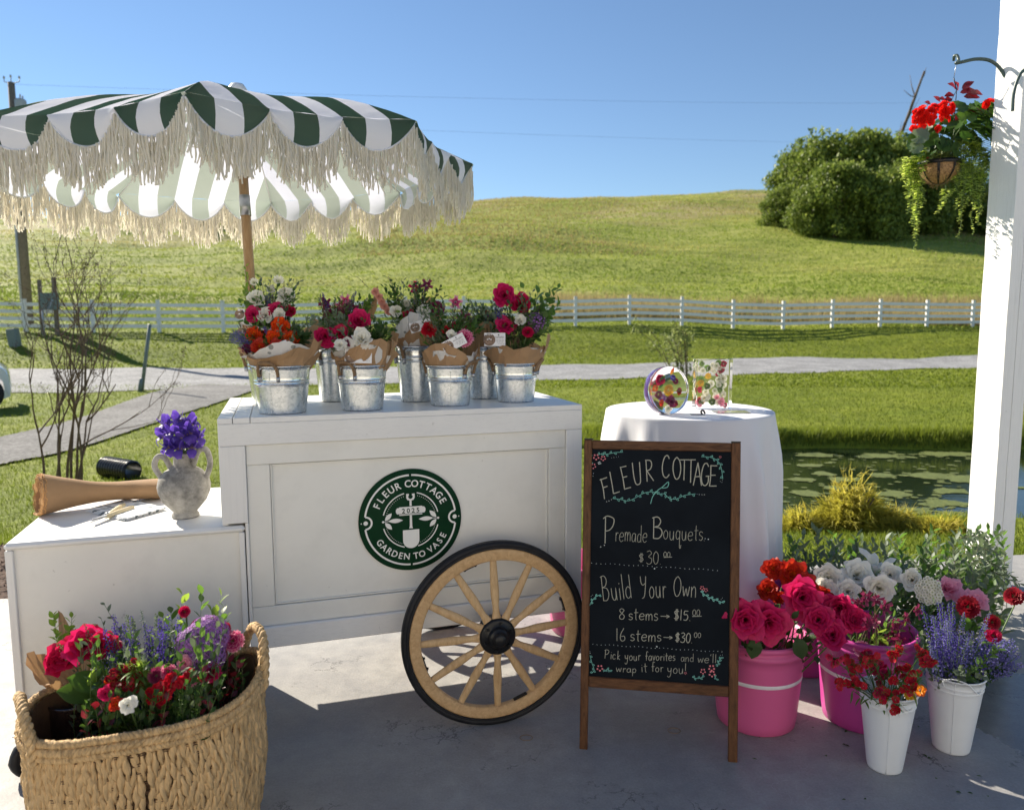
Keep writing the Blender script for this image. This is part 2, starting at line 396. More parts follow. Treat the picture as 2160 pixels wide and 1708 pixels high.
def sprig(mb, p0, p1, nl=9, L=.04, W=.018, stem=.0012, bend=.15, spread=.9, ms=0, ml=1, start=.15, droop=.2, alt=True, round_=False):
    p0, p1 = Vector(p0), Vector(p1); d = p1-p0; ln = d.length; side = d.orthogonal().normalized()*ln*bend*rnd.uniform(-1, 1)
    pts = [p0+d*t+side*math.sin(t*math.pi)*.6+Vector((0, 0, -droop*ln*.3*t*t)) for t in [i/7 for i in range(8)]]
    mb.tube(pts, [stem*(1.3-.8*i/7) for i in range(8)], 5, ms)
    protos = [leaf(1, W/L, rnd.uniform(.1, .5), .2, 0, 3 if round_ else 4, .7 if round_ else .9) for _ in range(2)]
    a = rnd.random()*6
    for i in range(nl):
        t = start+(1-start)*i/(max(1, nl-1)); k = min(6.999, t*7); j = int(k); p = pts[j].lerp(pts[j+1], k-j)
        dd = (pts[j+1]-pts[j]).normalized(); a += 2.4 if alt else math.pi
        o = dd.orthogonal().normalized(); o = Matrix.Rotation(a, 3, dd) @ o
        x = (o*spread+dd*(.55+.8*t)+rv(.12)); s = L*rnd.uniform(.7, 1.1)*(1.1-.45*t)
        mb.join(protos[i % 2], frame(p, x, dd+rv(.3)) @ Matrix.Scale(s, 4), ml)
    return mb
def spike(mb, p0, p1, n=60, r=.012, fl=.006, ms=0, mf=1, start=.45):
    """upright flower spike with florets whorled round the top of its stem"""
    p0, p1 = Vector(p0), Vector(p1); d = (p1-p0)
    mb.tube([p0, p0.lerp(p1, .5)+rv(.004), p1], [.0016, .0013, .0008], 4, ms)
    for i in range(n):
        t = start+(1-start)*(i/n)**.9; p = p0.lerp(p1, t); a = i*2.399; o = Matrix.Rotation(a, 3, d.normalized()) @ d.orthogonal().normalized()
        q = r*(1-.75*((t-start)/(1-start))**1.5)*rnd.uniform(.6, 1.1); c = p+o*q+d.normalized()*rnd.uniform(0, .004)
        s = fl*rnd.uniform(.6, 1.2)*(1-.5*(t-start)/(1-start)); x = (o+d.normalized()*.5+rv(.3)).normalized(); y = x.orthogonal().normalized(); z = x.cross(y)
        mb.add([c-x*s*.6, c+y*s*.7+x*s*.4, c+z*s*.7+x*s*.4, c-y*s*.7+x*s*.5, c-z*s*.7+x*s*.3], [(0, 1, 2), (0, 2, 3), (0, 3, 4), (0, 4, 1)], mf, rnd.random())
    return mb
def allium(r, n=260, ms=0, mf=1):
    mb = M()
    for i in range(n):
        z = 1-2*(i+.5)/n; a = i*2.399; q = math.sqrt(1-z*z); d = Vector((q*math.cos(a), q*math.sin(a), z)); e = r*rnd.uniform(.86, 1.04)
        mb.tube([d*r*.1, d*e*.93], [.0005, .0005], 3, ms, caps=False)
        y = d.orthogonal().normalized(); x = d.cross(y); s = r*.17; c = d*e*.93; vs = [c]
        for k in range(12):
            b = k*math.pi/6+a; rr = s if k % 2 == 0 else s*.26
            vs.append(c+(x*math.cos(b)+y*math.sin(b))*rr+d*(s*.45 if k % 2 == 0 else .1*s))
        mb.add(vs, [(0, k, k+1, (k+1) % 12+1) for k in range(1, 12, 2)], mf, rnd.random())
    return mb
def head_on(mb, proto, p, d, roll=None, s=1., mi=None):
    mb.join(proto, orient(p, d, rnd.random()*6 if roll is None else roll, s), mi)

# stroke lettering, one stroke per list, x to the right and y up, cap height 1
GL = {
'F': [[(.55,1),(.02,.95)],[(.1,1),(.12,.5),(.05,0)],[(.1,.55),(.45,.58)]], 'L': [[(.1,1),(.08,.4),(.05,.02)],[(.05,.02),(.5,.05)]],
'E': [[(.5,.98),(.08,.97)],[(.08,1),(.1,.5),(.06,0)],[(.06,.02),(.52,.04)],[(.09,.52),(.42,.54)]],
'U': [[(.05,1),(.06,.4),(.15,.05),(.32,0),(.48,.1),(.52,.5),(.55,1)]], 'R': [[(.1,1),(.1,0)],[(.05,.98),(.4,.95),(.48,.75),(.35,.55),(.1,.5)],[(.12,.5),(.55,.02)]],
'C': [[(.52,.85),(.4,1),(.2,.9),(.06,.5),(.12,.12),(.32,0),(.52,.15)]], 'O': [[(.3,1),(.1,.8),(.05,.4),(.2,.02),(.42,.05),(.55,.4),(.5,.8),(.3,1)]],
'T': [[(0,.98),(.6,1)],[(.3,1),(.3,0)]], 'A': [[(.02,0),(.3,1)],[(.3,1),(.56,0)],[(.12,.38),(.48,.4)]],
'G': [[(.52,.85),(.4,1),(.2,.92),(.06,.5),(.12,.1),(.32,0),(.5,.15),(.52,.42)],[(.34,.42),(.58,.43)]],
'P': [[(.12,1),(.1,0)],[(.02,.92),(.2,1.02),(.48,.92),(.46,.68),(.3,.5),(.1,.46)]], 'B': [[(.12,1),(.1,0)],[(.04,.95),(.3,1),(.45,.82),(.35,.6),(.12,.54)],[(.12,.54),(.42,.48),(.52,.25),(.36,.02),(.08,.02)]],
'Y': [[(.02,1),(.06,.72),(.2,.6),(.4,.68)],[(.45,1),(.4,.5),(.3,.1),(.12,0)]], 
'r': [[(.1,.5),(.1,0)],[(.1,.3),(.2,.48),(.34,.46)]], 'e': [[(.05,.27),(.4,.3),(.36,.48),(.2,.5),(.06,.35),(.06,.12),(.2,0),(.4,.08)]],
'm': [[(.05,.5),(.06,0)],[(.06,.3),(.16,.5),(.27,.42),(.28,0)],[(.28,.3),(.4,.5),(.52,.4),(.54,0)]], 'n': [[(.05,.5),(.06,0)],[(.06,.3),(.2,.5),(.34,.4),(.36,0)]],
'a': [[(.38,.42),(.24,.52),(.08,.4),(.05,.15),(.16,0),(.32,.1),(.38,.42)],[(.38,.5),(.39,.1),(.44,0)]], 'd': [[(.38,.4),(.22,.5),(.06,.35),(.06,.1),(.2,0),(.36,.1)],[(.38,1),(.38,0)]],
'o': [[(.22,.5),(.06,.35),(.06,.12),(.2,0),(.36,.1),(.38,.36),(.22,.5)]], 'u': [[(.05,.5),(.06,.15),(.18,0),(.32,.1),(.36,.5)],[(.36,.5),(.38,0)]],
'q': [[(.36,.42),(.2,.52),(.06,.36),(.08,.1),(.22,.02),(.36,.14)],[(.37,.5),(.37,-.4),(.46,-.48),(.5,-.3)]], 't': [[(.18,.85),(.18,.1),(.26,0)],[(.04,.55),(.36,.57)]],
's': [[(.32,.45),(.18,.52),(.06,.42),(.1,.3),(.28,.22),(.32,.1),(.18,0),(.04,.06)]], 'i': [[(.1,.5),(.1,0)],[(.1,.68),(.11,.72)]], 'l': [[(.1,1),(.1,0)]],
'w': [[(.02,.5),(.12,.02),(.26,.4),(.38,.02),(.5,.5)]], 'k': [[(.08,1),(.08,0)],[(.32,.5),(.1,.24),(.34,0)]], 'c': [[(.34,.42),(.2,.5),(.06,.36),(.07,.1),(.2,0),(.36,.08)]],
'y': [[(.04,.5),(.08,.2),(.2,.14),(.34,.24)],[(.36,.5),(.32,-.2),(.16,-.42),(.04,-.3)]], 'f': [[(.36,.92),(.24,1),(.16,.85),(.15,0)],[(.02,.5),(.32,.52)]], 'v': [[(.02,.5),(.17,0),(.34,.5)]],
'p': [[(.07,.5),(.06,-.42)],[(.07,.36),(.2,.5),(.36,.38),(.32,.08),(.16,.02),(.07,.12)]], 'g': [[(.36,.42),(.2,.52),(.06,.36),(.08,.1),(.22,.02),(.36,.14)],[(.37,.5),(.34,-.3),(.16,-.42),(.04,-.3)]],
'$': [[(.42,.82),(.24,.9),(.08,.76),(.16,.56),(.36,.44),(.4,.24),(.24,.1),(.06,.18)],[(.2,1.05),(.2,-.05)],[(.3,1.05),(.3,-.05)]],
'3': [[(.06,.92),(.26,1),(.4,.8),(.18,.55),(.42,.4),(.38,.08),(.18,0),(.03,.1)]], '0': [[(.22,1),(.06,.75),(.05,.3),(.2,0),(.38,.2),(.4,.75),(.22,1)]],
'8': [[(.38,.85),(.2,1),(.06,.82),(.2,.56),(.38,.3),(.3,.02),(.1,.04),(.05,.28),(.2,.52),(.38,.85)]], '1': [[(.1,1),(.1,0)]], '5': [[(.4,.98),(.1,.97)],[(.1,.97),(.08,.6),(.3,.62),(.4,.35),(.28,.04),(.05,.06)]],
'6': [[(.3,1),(.1,.6),(.05,.2),(.18,0),(.36,.12),(.32,.38),(.12,.36)]], '2': [[(.05,.8),(.2,1),(.38,.85),(.3,.5),(.03,.02)],[(.03,.02),(.42,.03)]],
'.': [[(.05,.0),(.07,.03)]], '!': [[(.1,1),(.1,.3)],[(.1,.0),(.11,.04)]], "'": [[(.08,1),(.05,.8)]], '>': [[(0,.35),(.75,.36)],[(.5,.55),(.77,.36),(.52,.16)]], '-': [[(0,.3),(.3,.3)]], 'S': [[(.5,.85),(.3,1),(.08,.85),(.15,.58),(.42,.42),(.5,.15),(.25,0),(.03,.12)]],
'M': [[(0,0),(.1,1),(.3,.3),(.5,1),(.6,0)]],
}
ADV = {'i': .24, 'l': .24, '1': .28, '.': .2, '!': .25, "'": .18, 'm': .66, 'w': .6, 't': .42, 'f': .4, 'r': .4, 's': .42, '>': .95, ' ': .35, 'k': .42, 'v': .42}
def adv(c): return ADV.get(c, .68 if c.isupper() else .52)
def stroke(mb, pts2, place, wid, mi=0, sm=4, thick=.0006):
    """flat ribbon that follows a 2-D stroke; place maps (x, y) to a point of the surface and returns (point, normal)"""
    P = spline([(x, y, 0) for x, y in pts2], sm) if len(pts2) > 2 else [Vector((*p, 0)) for p in pts2]
    Q = [place(p.x, p.y) for p in P]; vs = []; fs = []; k = len(Q)
    for i in range(k):
        p, nn = Q[i]; d = Q[min(i+1, k-1)][0]-Q[max(i-1, 0)][0]
        if d.length < 1e-9: d = Vector((1, 0, 0))
        s = d.cross(nn).normalized()*wid*.5; vs += [p-s+nn*thick, p+s+nn*thick]
    for i in range(k-1): fs.append((2*i, 2*i+1, 2*i+3, 2*i+2))
    return mb.add(vs, fs, mi)
def dot(mb, x, y, r, place, mi=0, n=9, sx=1., thick=.0008):
    p, nn = place(x, y); X = place(x+1, y)[0]-p; X.normalize(); Y = nn.cross(X)
    vs = [p+nn*thick+(X*math.cos(a)*r*sx+Y*math.sin(a)*r) for a in [2*math.pi*k/n for k in range(n)]]
    return mb.add(vs, [tuple(range(n))], mi)
def write(mb, s, x0, y0, x1, y1, h, place, wid, mi=0, jit=.03, squeeze=None):
    """write s between two picture-space points of the baseline; h is the cap height in the same units"""
    tot = sum(adv(c) for c in s); L = math.hypot(x1-x0, y1-y0); k = L/tot; ex = ((x1-x0)/L, (y1-y0)/L); ey = (ex[1], -ex[0]); x = 0
    for c in s:
        jy = rnd.uniform(-jit, jit)*h; jh = 1+rnd.uniform(-jit, jit)*2
        for st in GL.get(c, []):
            q = []
            for (gx, gy) in st:
                X = (x+gx)*k; Y = gy*h*jh+jy; q.append((x0+ex[0]*X+ey[0]*Y, y0+ex[1]*X+ey[1]*Y))
            stroke(mb, q, place, wid, mi)
        x += adv(c)
def font_mesh(ch, size=1.):
    cu = bpy.data.curves.new('glyph', 'FONT'); cu.body = ch; cu.size = size; cu.align_x = 'CENTER'; cu.resolution_u = 3; cu.offset = .018*size
    o = bpy.data.objects.new('glyph', cu); C.objects.link(o); bpy.context.view_layer.update()
    e = o.evaluated_get(bpy.context.evaluated_depsgraph_get()); me = e.to_mesh(); mb = M()
    mb.add([v.co.copy() for v in me.vertices], [tuple(p.vertices) for p in me.polygons], flat=True)
    e.to_mesh_clear(); bpy.data.objects.remove(o); bpy.data.curves.remove(cu); return mb

# ================================================================== THE SETTING
def sstep(a, b, x):
    t = np.clip((x-a)/(b-a), 0, 1); return t*t*(3-2*t)
BY = [-40, 4.4, 5.6, 6.6, 9, 12, 20, 27.4, 28.4, 30.5, 33.4, 36, 46, 60, 90, 112, 130, 150, 200, 400]
BZ = [-.07, -.07, -.24, -.43, -.42, -.36, -.24, -.08, .03, .55, 1.14, 1.25, 2.35, 4.5, 11.8, 18.6, 22.6, 23.4, 14, 5]
def hgt(x, y):
    x = np.asarray(x, float); y = np.asarray(y, float); z = np.interp(y-.167*x*sstep(14, 24, y)*(1-sstep(36, 60, y)), BY, BZ)
    z = z+0*x; far = sstep(36, 70, y); z = z+.14*np.sin(x*.33+1)*sstep(27, 30, y-.167*x)*(1-sstep(31.5, 33.2, y-.167*x))
    g = np.interp(x, [-140, -60, -25, -6, 12, 36, 52, 75, 110, 180], [.80, .84, .88, .93, .965, 1.0, .99, .86, .66, .5])
    z = np.where(y > 36, 1.15+(z-1.15)*(1+(g-1)*far), z)
    # near shoulder of the hill on the left, with a hollow behind it
    z = z+2.0*np.exp(-((x+6)/26)**2-((y-84)/15)**2)-1.2*np.exp(-((x+28)/16)**2-((y-100)/14)**2)
    z = z+np.where(y > 22, 1, 0)*sstep(22, 30, y)*(.10*np.sin(x*.21+1.2)+.05*np.sin(x*.53+y*.3))
    z = z+.015*np.sin(x*1.7+y*.9)*sstep(5, 7, y)+.03*np.sin(x*.6-y*.4)*sstep(5, 9, y)
    z = z+far*(.25*np.sin(x*.13+y*.11)+.12*np.sin(x*.31-y*.23)+.20*np.sin(y*.95+1.3*np.sin(x*.09)+.8*np.sin(x*.23+1))*(.6+.4*np.sin(x*.05+y*.04)))
    e = np.abs((x-8.6)/6.6)**2.6+np.abs((y-9.15+.25*np.sin(x*1.1))/2.35)**2.6
    k = sstep(1.35, .75, e) if False else 1-sstep(.75, 1.3, e)
    return z*(1-k)+(-1.2)*k
def ground_at(px, py, zoff=0.):
    d = ray(px, py); t = 3.0
    for i in range(4000):
        p = CAMP+d*t
        if p.z < float(hgt(p.x, p.y)): break
        t *= 1.004
    a, b = t/1.004, t
    for i in range(12):
        c = (a+b)/2; p = CAMP+d*c
        if p.z < float(hgt(p.x, p.y)): b = c
        else: a = c
    p = CAMP+d*b; p.z += zoff; return p
def gz(x, y): return float(hgt(x, y))
# slab edge line (back of the concrete)
def slab_y(x): return 3.86+(x+2.695)*.1156

def ground_mat():
    m, n, b = nodes('pasture_grass'); co = coord(n)
    sx = n.nodes.new('ShaderNodeSeparateXYZ'); n.links.new(co, sx.inputs[0])
    a = noise_(n, .55, 6, .62, coord(n, (.5, 1.6, 1))); bb = noise_(n, 5, 6, .7, co); d = noise_(n, .10, 4, .6, coord(n, (.6, 1.5, 1)))
    lawn = ramp(n, a.outputs[0], [(.3, (.13, .175, .015)), (.5, (.18, .22, .02)), (.7, (.24, .27, .03))])
    hill = ramp(n, a.outputs[0], [(.28, (.17, .21, .035)), (.45, (.26, .30, .055)), (.62, (.36, .38, .085)), (.8, (.46, .43, .15))])
    def mr(lo, hi, sock):
        q = N(n, 'MapRange'); n.links.new(sock, q.inputs['Value']); q.inputs['From Min'].default_value = lo; q.inputs['From Max'].default_value = hi; return q.outputs[0]
    up = mr(36, 44, sx.outputs[1]); c = mixc(n, up, lawn.outputs[0], hill.outputs[0])
    # straw patches get commoner towards the hilltop and just behind the fence
    dry = n.nodes.new('ShaderNodeMath'); dry.operation = 'MULTIPLY'; n.links.new(ramp(n, d.outputs[0], [(.46, (0, 0, 0)), (.62, (1, 1, 1))]).outputs[0], dry.inputs[0])
    band = ramp(n, mr(36, 140, sx.outputs[1]), [(0, (.0,)*3), (.02, (.55,)*3), (.09, (.5,)*3), (.14, (.05,)*3), (.45, (.12,)*3), (.62, (.8,)*3), (1, (.95,)*3)])
    n.links.new(band.outputs[0], dry.inputs[1]); c = mixc(n, dry.outputs[0], c, (.42, .34, .17))
    fine = ramp(n, bb.outputs[0], [(.3, (.55,)*3), (.7, (1.25,)*3)]); c = mixc(n, .8, c, fine.outputs[0], 'MULTIPLY')
    n.links.new(c, b.inputs['Base Color']); b.inputs['Roughness'].default_value = .8; b.inputs['Specular IOR Level'].default_value = .15
    h = n.nodes.new('ShaderNodeMath'); h.operation = 'ADD'; n.links.new(a.outputs[0], h.inputs[0]); n.links.new(bb.outputs[0], h.inputs[1])
    bump(n, b, h.outputs[0], .9, .12); return m
GRASS = ground_mat()
xs = np.concatenate([np.linspace(-420, -60, 30), np.linspace(-58, -14, 60), np.linspace(-13.6, 16, 150), np.linspace(16.6, 60, 60), np.linspace(62, 420, 30)])
ys = np.concatenate([np.linspace(-30, 3.2, 8), np.linspace(3.5, 14, 120), np.linspace(14.2, 40, 110), np.linspace(40.8, 165, 120), np.linspace(170, 420, 20)])
X, Y = np.meshgrid(xs, ys); Z = hgt(X, Y); Z = np.where(Y < slab_y(X)+.02, -.3, Z)
V = np.stack([X.ravel(), Y.ravel(), Z.ravel()], 1); nx = len(xs)
idx = np.arange(nx*len(ys)).reshape(len(ys), nx); F = np.stack([idx[:-1, :-1], idx[:-1, 1:], idx[1:, 1:], idx[1:, :-1]], -1).reshape(-1, 4)
tr = link('ground', npmesh('ground', V, F, GRASS, smooth=True)); tr['kind'] = 'structure'; tr['label'] = 'mown lawn and pasture rising to a grassy hill'

def gravel_mat(name, a, bcol):
    m, n, b = nodes(name); v = coord(n); k = noise_(n, 1.2, 5, .6, v); f = N(n, 'TexVoronoi', Scale=22.); n.links.new(v, f.inputs['Vector'])
    g = noise_(n, 40, 3, .7, v); c = ramp(n, k.outputs[0], [(.3, a), (.7, bcol)])
    c2 = mixc(n, .8, c.outputs[0], ramp(n, f.outputs['Color'], [(.2, (.55,)*3), (.8, (1.15,)*3)]).outputs[0], 'MULTIPLY')
    n.links.new(c2, b.inputs['Base Color']); b.inputs['Roughness'].default_value = .9; bump(n, b, g.outputs[0], .8, .02); return m
GRAVEL = gravel_mat('pale_gravel', (.21, .21, .212), (.35, .35, .352)); GRAVELD = gravel_mat('grey_gravel', (.13, .127, .125), (.22, .215, .21))
def band_sheet(name, A, B, mt, lift, label, nu=120, nv=8, rag=.12):
    """a sheet between two ground-hugging edges"""
    def smp(P, t):
        k = t*(len(P)-1); j = min(int(k), len(P)-2); return P[j].lerp(P[j+1], k-j)
    A = spline(A, 8); B = spline(B, 8); mb = M()
    def fn(u, v):
        a, b = smp(A, u), smp(B, u); q = a.lerp(b, v)
        if v in (0, 1): q += (a-b).normalized()*rag*(mnoise.noise(Vector((u*90, v*7, 3))))
        return (q.x, q.y, gz(q.x, q.y)+lift)
    mb.grid(fn, nu, nv); return struct(name, mb, mt, label=label)
def gp(l): return [ground_at(*q) for q in l]
far_e = gp([(-420, 781), (0, 779), (400, 778), (700, 777), (1150, 771), (1600, 756), (2065, 749), (2500, 743)])
near_e = gp([(-420, 834), (0, 829), (400, 822), (700, 813), (1150, 802), (1600, 789), (2065, 776), (2500, 768)])
band_sheet('road', far_e, near_e, GRAVEL, .018, 'pale gravel drive crossing behind the lawn', 240)
band_sheet('path', gp([(-420, 1020), (-150, 958), (0, 925), (190, 877), (341, 825), (430, 812)]), gp([(-420, 1120), (-150, 1025), (0, 983), (171, 946), (379, 877), (560, 816)]), GRAVELD, .030, 'grey gravel path curving off the drive', 160, 10, .1)

# concrete slab, a plate with a real edge
def concrete_mat():
    m, n, b = nodes('worn_concrete'); v = coord(n)
    a = noise_(n, 1.6, 7, .65, v); s = noise_(n, 14, 6, .7, v); g = noise_(n, 130, 3, .6, v)
    c = ramp(n, a.outputs[0], [(.28, (.25, .245, .25)), (.5, (.32, .312, .302)), (.72, (.385, .37, .345))])
    c1 = mixc(n, .7, c.outputs[0], ramp(n, s.outputs[0], [(.3, (.74,)*3), (.7, (1.12,)*3)]).outputs[0], 'MULTIPLY')
    c1 = mixc(n, .6, c1, ramp(n, g.outputs[0], [(.3, (.8,)*3), (.7, (1.12,)*3)]).outputs[0], 'MULTIPLY')
    # hairline scratches, pale
    v3 = coord(n, (3.5, 9, 1)); vo = N(n, 'TexVoronoi', Scale=2.6); vo.feature = 'DISTANCE_TO_EDGE'
    wv = noise_(n, 5, 4, .6, v); ad = n.nodes.new('ShaderNodeVectorMath'); ad.operation = 'MULTIPLY_ADD'; n.links.new(wv.outputs['Color'], ad.inputs[0]); ad.inputs[1].default_value = (.5, .5, .5); n.links.new(v3, ad.inputs[2])
    n.links.new(ad.outputs[0], vo.inputs['Vector'])
    hl = ramp(n, vo.outputs['Distance'], [(0, (.5,)*3), (.012, (0,)*3)]); mk = ramp(n, a.outputs[0], [(.5, (0,)*3), (.6, (1,)*3)])
    q = N(n, 'Math', operation='MULTIPLY'); n.links.new(hl.outputs[0], q.inputs[0]); n.links.new(mk.outputs[0], q.inputs[1]); c1 = mixc(n, q.outputs[0], c1, (.5, .49, .48))
    # dark crazed cracks in patches
    v4 = noise_(n, 8, 5, .7, v); vc = N(n, 'TexVoronoi', Scale=11.); vc.feature = 'DISTANCE_TO_EDGE'
    ad2 = n.nodes.new('ShaderNodeVectorMath'); ad2.operation = 'MULTIPLY_ADD'; n.links.new(v4.outputs['Color'], ad2.inputs[0]); ad2.inputs[1].default_value = (.16, .16, .16); n.links.new(v, ad2.inputs[2]); n.links.new(ad2.outputs[0], vc.inputs['Vector'])
    dk = ramp(n, vc.outputs['Distance'], [(0, (.85,)*3), (.035, (0,)*3)]); pm = noise_(n, 1.9, 5, .75, coord(n, (1, 1.4, 1)))
    mk2 = ramp(n, pm.outputs[0], [(.55, (0,)*3), (.62, (1,)*3)]); q2 = N(n, 'Math', operation='MULTIPLY'); n.links.new(dk.outputs[0], q2.inputs[0]); n.links.new(mk2.outputs[0], q2.inputs[1])
    c1 = mixc(n, q2.outputs[0], c1, (.05, .048, .05))
    # a wet patch on the right
    vm = n.nodes.new('ShaderNodeVectorMath'); vm.operation = 'SUBTRACT'; n.links.new(v, vm.inputs[0]); vm.inputs[1].default_value = (1.98, 2.55, 0)
    vs = n.nodes.new('ShaderNodeVectorMath'); vs.operation = 'MULTIPLY'; n.links.new(vm.outputs[0], vs.inputs[0]); vs.inputs[1].default_value = (1.5, 1.15, 0)
    ln = n.nodes.new('ShaderNodeVectorMath'); ln.operation = 'LENGTH'; n.links.new(vs.outputs[0], ln.inputs[0])
    wn = N(n, 'Math', operation='ADD'); n.links.new(ln.outputs['Value'], wn.inputs[0]); wsn = noise_(n, 4, 5, .7, v); wm = N(n, 'Math', operation='MULTIPLY'); n.links.new(wsn.outputs[0], wm.inputs[0]); wm.inputs[1].default_value = .9; n.links.new(wm.outputs[0], wn.inputs[1])
    wet = ramp(n, wn.outputs[0], [(.92, (1,)*3), (1.10, (0,)*3)])
    c1 = mixc(n, wet.outputs[0], c1, mixc(n, 1., c1, (.5, .5, .52), 'MULTIPLY')); n.links.new(c1, b.inputs['Base Color'])
    rg = ramp(n, s.outputs[0], [(.3, (.5,)*3), (.7, (.75,)*3)]); rr = mixc(n, wet.outputs[0], rg.outputs[0], (.06, .06, .06)); n.links.new(rr, b.inputs['Roughness'])
    hm = N(n, 'Math', operation='ADD'); n.links.new(s.outputs[0], hm.inputs[0]); n.links.new(g.outputs[0], hm.inputs[1]); bump(n, b, hm.outputs[0], .22, .004); return m
CONC = concrete_mat()
mb = M(); xsl = np.linspace(-6, 8, 15)
vs = []; fs = []
for x in xsl: vs += [(x, -4, 0), (x, slab_y(x), 0), (x, slab_y(x), -.16), (x, -4, -.16)]
for i in range(len(xsl)-1):
    k = 4*i; fs += [(k, k+4, k+5, k+1), (k+1, k+5, k+6, k+2)]
mb.add(vs, fs, 0, flat=True); struct('pavement', mb, CONC, label='worn concrete slab with hairline cracks')
BOUNCEW = paint_mat('white_bounce_wall', (.80, .74, .66)); mb = M(); mb.box((-9, -6, 0), (9, -4.2, 3.3), bev=.02)  # added wall, out of view, throws sunlight back onto the shaded cart front
struct('bounce_wall', mb, BOUNCEW, label='unseen white wall added behind the viewer to bounce sunlight')
MULCH = mat('shredded_bark_mulch', (.07, .035, .022), .95, var=.8, vscale=90, bmp=1., bscale=60)
mb = M(); mb.grid(lambda u, v: (-5.2+u*2.95, slab_y(-5.2+u*2.95)+.03+v*1.15, -.035+.02*mnoise.noise(Vector((u*30, v*14, 0)))), 60, 24)
struct('mulch_bed', mb, MULCH, label='bed of red brown bark mulch behind the slab')
mb = M()
for i in range(1500):
    x = rnd.uniform(-4.6, -2.28); y = slab_y(x)+rnd.uniform(.04, 1.1); d = Vector((rnd.gauss(0, 1), rnd.gauss(0, 1), rnd.gauss(0, .25))).normalized(); s = rnd.uniform(.015, .045); p = Vector((x, y, -.02+rnd.random()*.02)); q = d.cross(Vector((0, 0, 1)))*s*.2
    mb.add([p-q, p+q, p+d*s+q*.5, p+d*s-q*.6+Vector((0, 0, .004))], [(0, 1, 2, 3)])
struct('mulch_chips', mb, MULCH, kind='stuff', label='loose bark chips on the mulch bed')

# pond water with algae mats
def water_mat():
    m, n, b = nodes('pond_water'); v = coord(n)
    b.inputs['Base Color'].default_value = (.012, .02, .010, 1); b.inputs['Roughness'].default_value = .03; b.inputs['Specular IOR Level'].default_value = .9; b.inputs['IOR'].default_value = 1.5
    r = noise_(n, 6, 4, .6, coord(n, (1, 2.5, 1))); bump(n, b, r.outputs[0], .06, .02); return m
def algae_mat():
    m, n, b = nodes('pond_algae'); v = coord(n); k = noise_(n, 20, 6, .75, v)
    c = ramp(n, k.outputs[0], [(.3, (.05, .07, .015)), (.55, (.12, .145, .03)), (.75, (.20, .21, .06))]); n.links.new(c.outputs[0], b.inputs['Base Color']); b.inputs['Roughness'].default_value = .7; bump(n, b, k.outputs[0], .5, .01); return m
mb = M(); mb.add([(1.2, 6.0, -.55), (18, 6.0, -.55), (18, 12.4, -.55), (1.2, 12.4, -.55)], [(0, 1, 2, 3)]); struct('water', mb, water_mat(), label='still pond reflecting the hill and the sky')
mb = M()
def mat_blob(cx, cy, rx, ry, k, z):
    n = 11; ph = rnd.random()*9; vs = [(cx, cy, z+.002)]
    for i in range(n):
        a = 2*math.pi*i/n; q = 1+.45*mnoise.noise(Vector((math.cos(a)*1.7+ph, math.sin(a)*1.7, ph)))+.2*mnoise.noise(Vector((math.cos(a)*5+ph, math.sin(a)*5, ph)))
        vs.append((cx+rx*q*math.cos(a), cy+ry*q*math.sin(a), z))
    mb.add(vs, [(0, i+1, (i+1) % n+1) for i in range(n)])
for (px, py, rx, ry) in [(1960, 1003, 85, 9), (2035, 1012, 60, 10), (1860, 962, 90, 6), (2000, 958, 120, 6), (1890, 1043, 32, 9), (1990, 1062, 68, 15), (1720, 960, 50, 6), (1780, 1012, 22, 5), (2085, 1020, 50, 12),
                         (1860, 1003, 18, 4), (1740, 1000, 15, 4), (1700, 1040, 16, 7), (2010, 1085, 10, 4), (1735, 1088, 16, 4), (2000, 1036, 30, 5), (1710, 982, 14, 3), (1930, 1078, 8, 3), (1830, 1088, 10, 3), (1690, 1012, 10, 3), (1760, 1030, 9, 3)]:
    p = G(px, py, -.55); a = G(px+rx, py, -.55); q = G(px, py-ry, -.55); RX, RY = abs(a.x-p.x), abs(q.y-p.y)
    for k in range(int(20+240*RX*RY)):
        an_, rd = rnd.random()*6.28, abs(rnd.gauss(0, .52)); s_ = rnd.uniform(.02, .11)*(1.2-min(1, rd)*.8); mat_blob(p.x+RX*rd*math.cos(an_), p.y+RY*rd*math.sin(an_), s_*1.5, s_, 0, -.5455+rnd.random()*.004)
for i in range(240):
    p = G(rnd.uniform(1640, 2080), rnd.uniform(958, 1100), -.55); s = rnd.uniform(.008, .045); mat_blob(p.x, p.y, s*1.3, s, 0, -.545+rnd.random()*.003)
struct('pond_algae', mb, algae_mat(), kind='stuff', label='yellow green algae mats and duckweed floating on the pond')

# ------------------------------------------------------------------ grass as geometry
npr = np.random.default_rng(5)
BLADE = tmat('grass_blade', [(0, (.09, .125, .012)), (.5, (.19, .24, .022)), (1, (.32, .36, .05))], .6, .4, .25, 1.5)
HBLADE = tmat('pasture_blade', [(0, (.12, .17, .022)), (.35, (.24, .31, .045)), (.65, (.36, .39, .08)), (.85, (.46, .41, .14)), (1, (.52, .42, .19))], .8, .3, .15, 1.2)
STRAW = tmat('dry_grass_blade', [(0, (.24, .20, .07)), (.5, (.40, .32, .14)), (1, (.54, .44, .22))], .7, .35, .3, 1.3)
def field(x, y, f=1.):
    v = np.sin(x*.11*f+y*.31*f+1)+np.sin(x*.23*f-y*.47*f+2)*.7+np.sin(x*.05*f+y*.83*f+1.5*np.sin(x*.07*f))*.8+np.sin(x*.61*f+y*1.1*f)*.4+np.sin(x*1.3*f-y*2.3*f+np.sin(x*.4))*.3
    return np.clip(.5+v*.22, 0, 1)
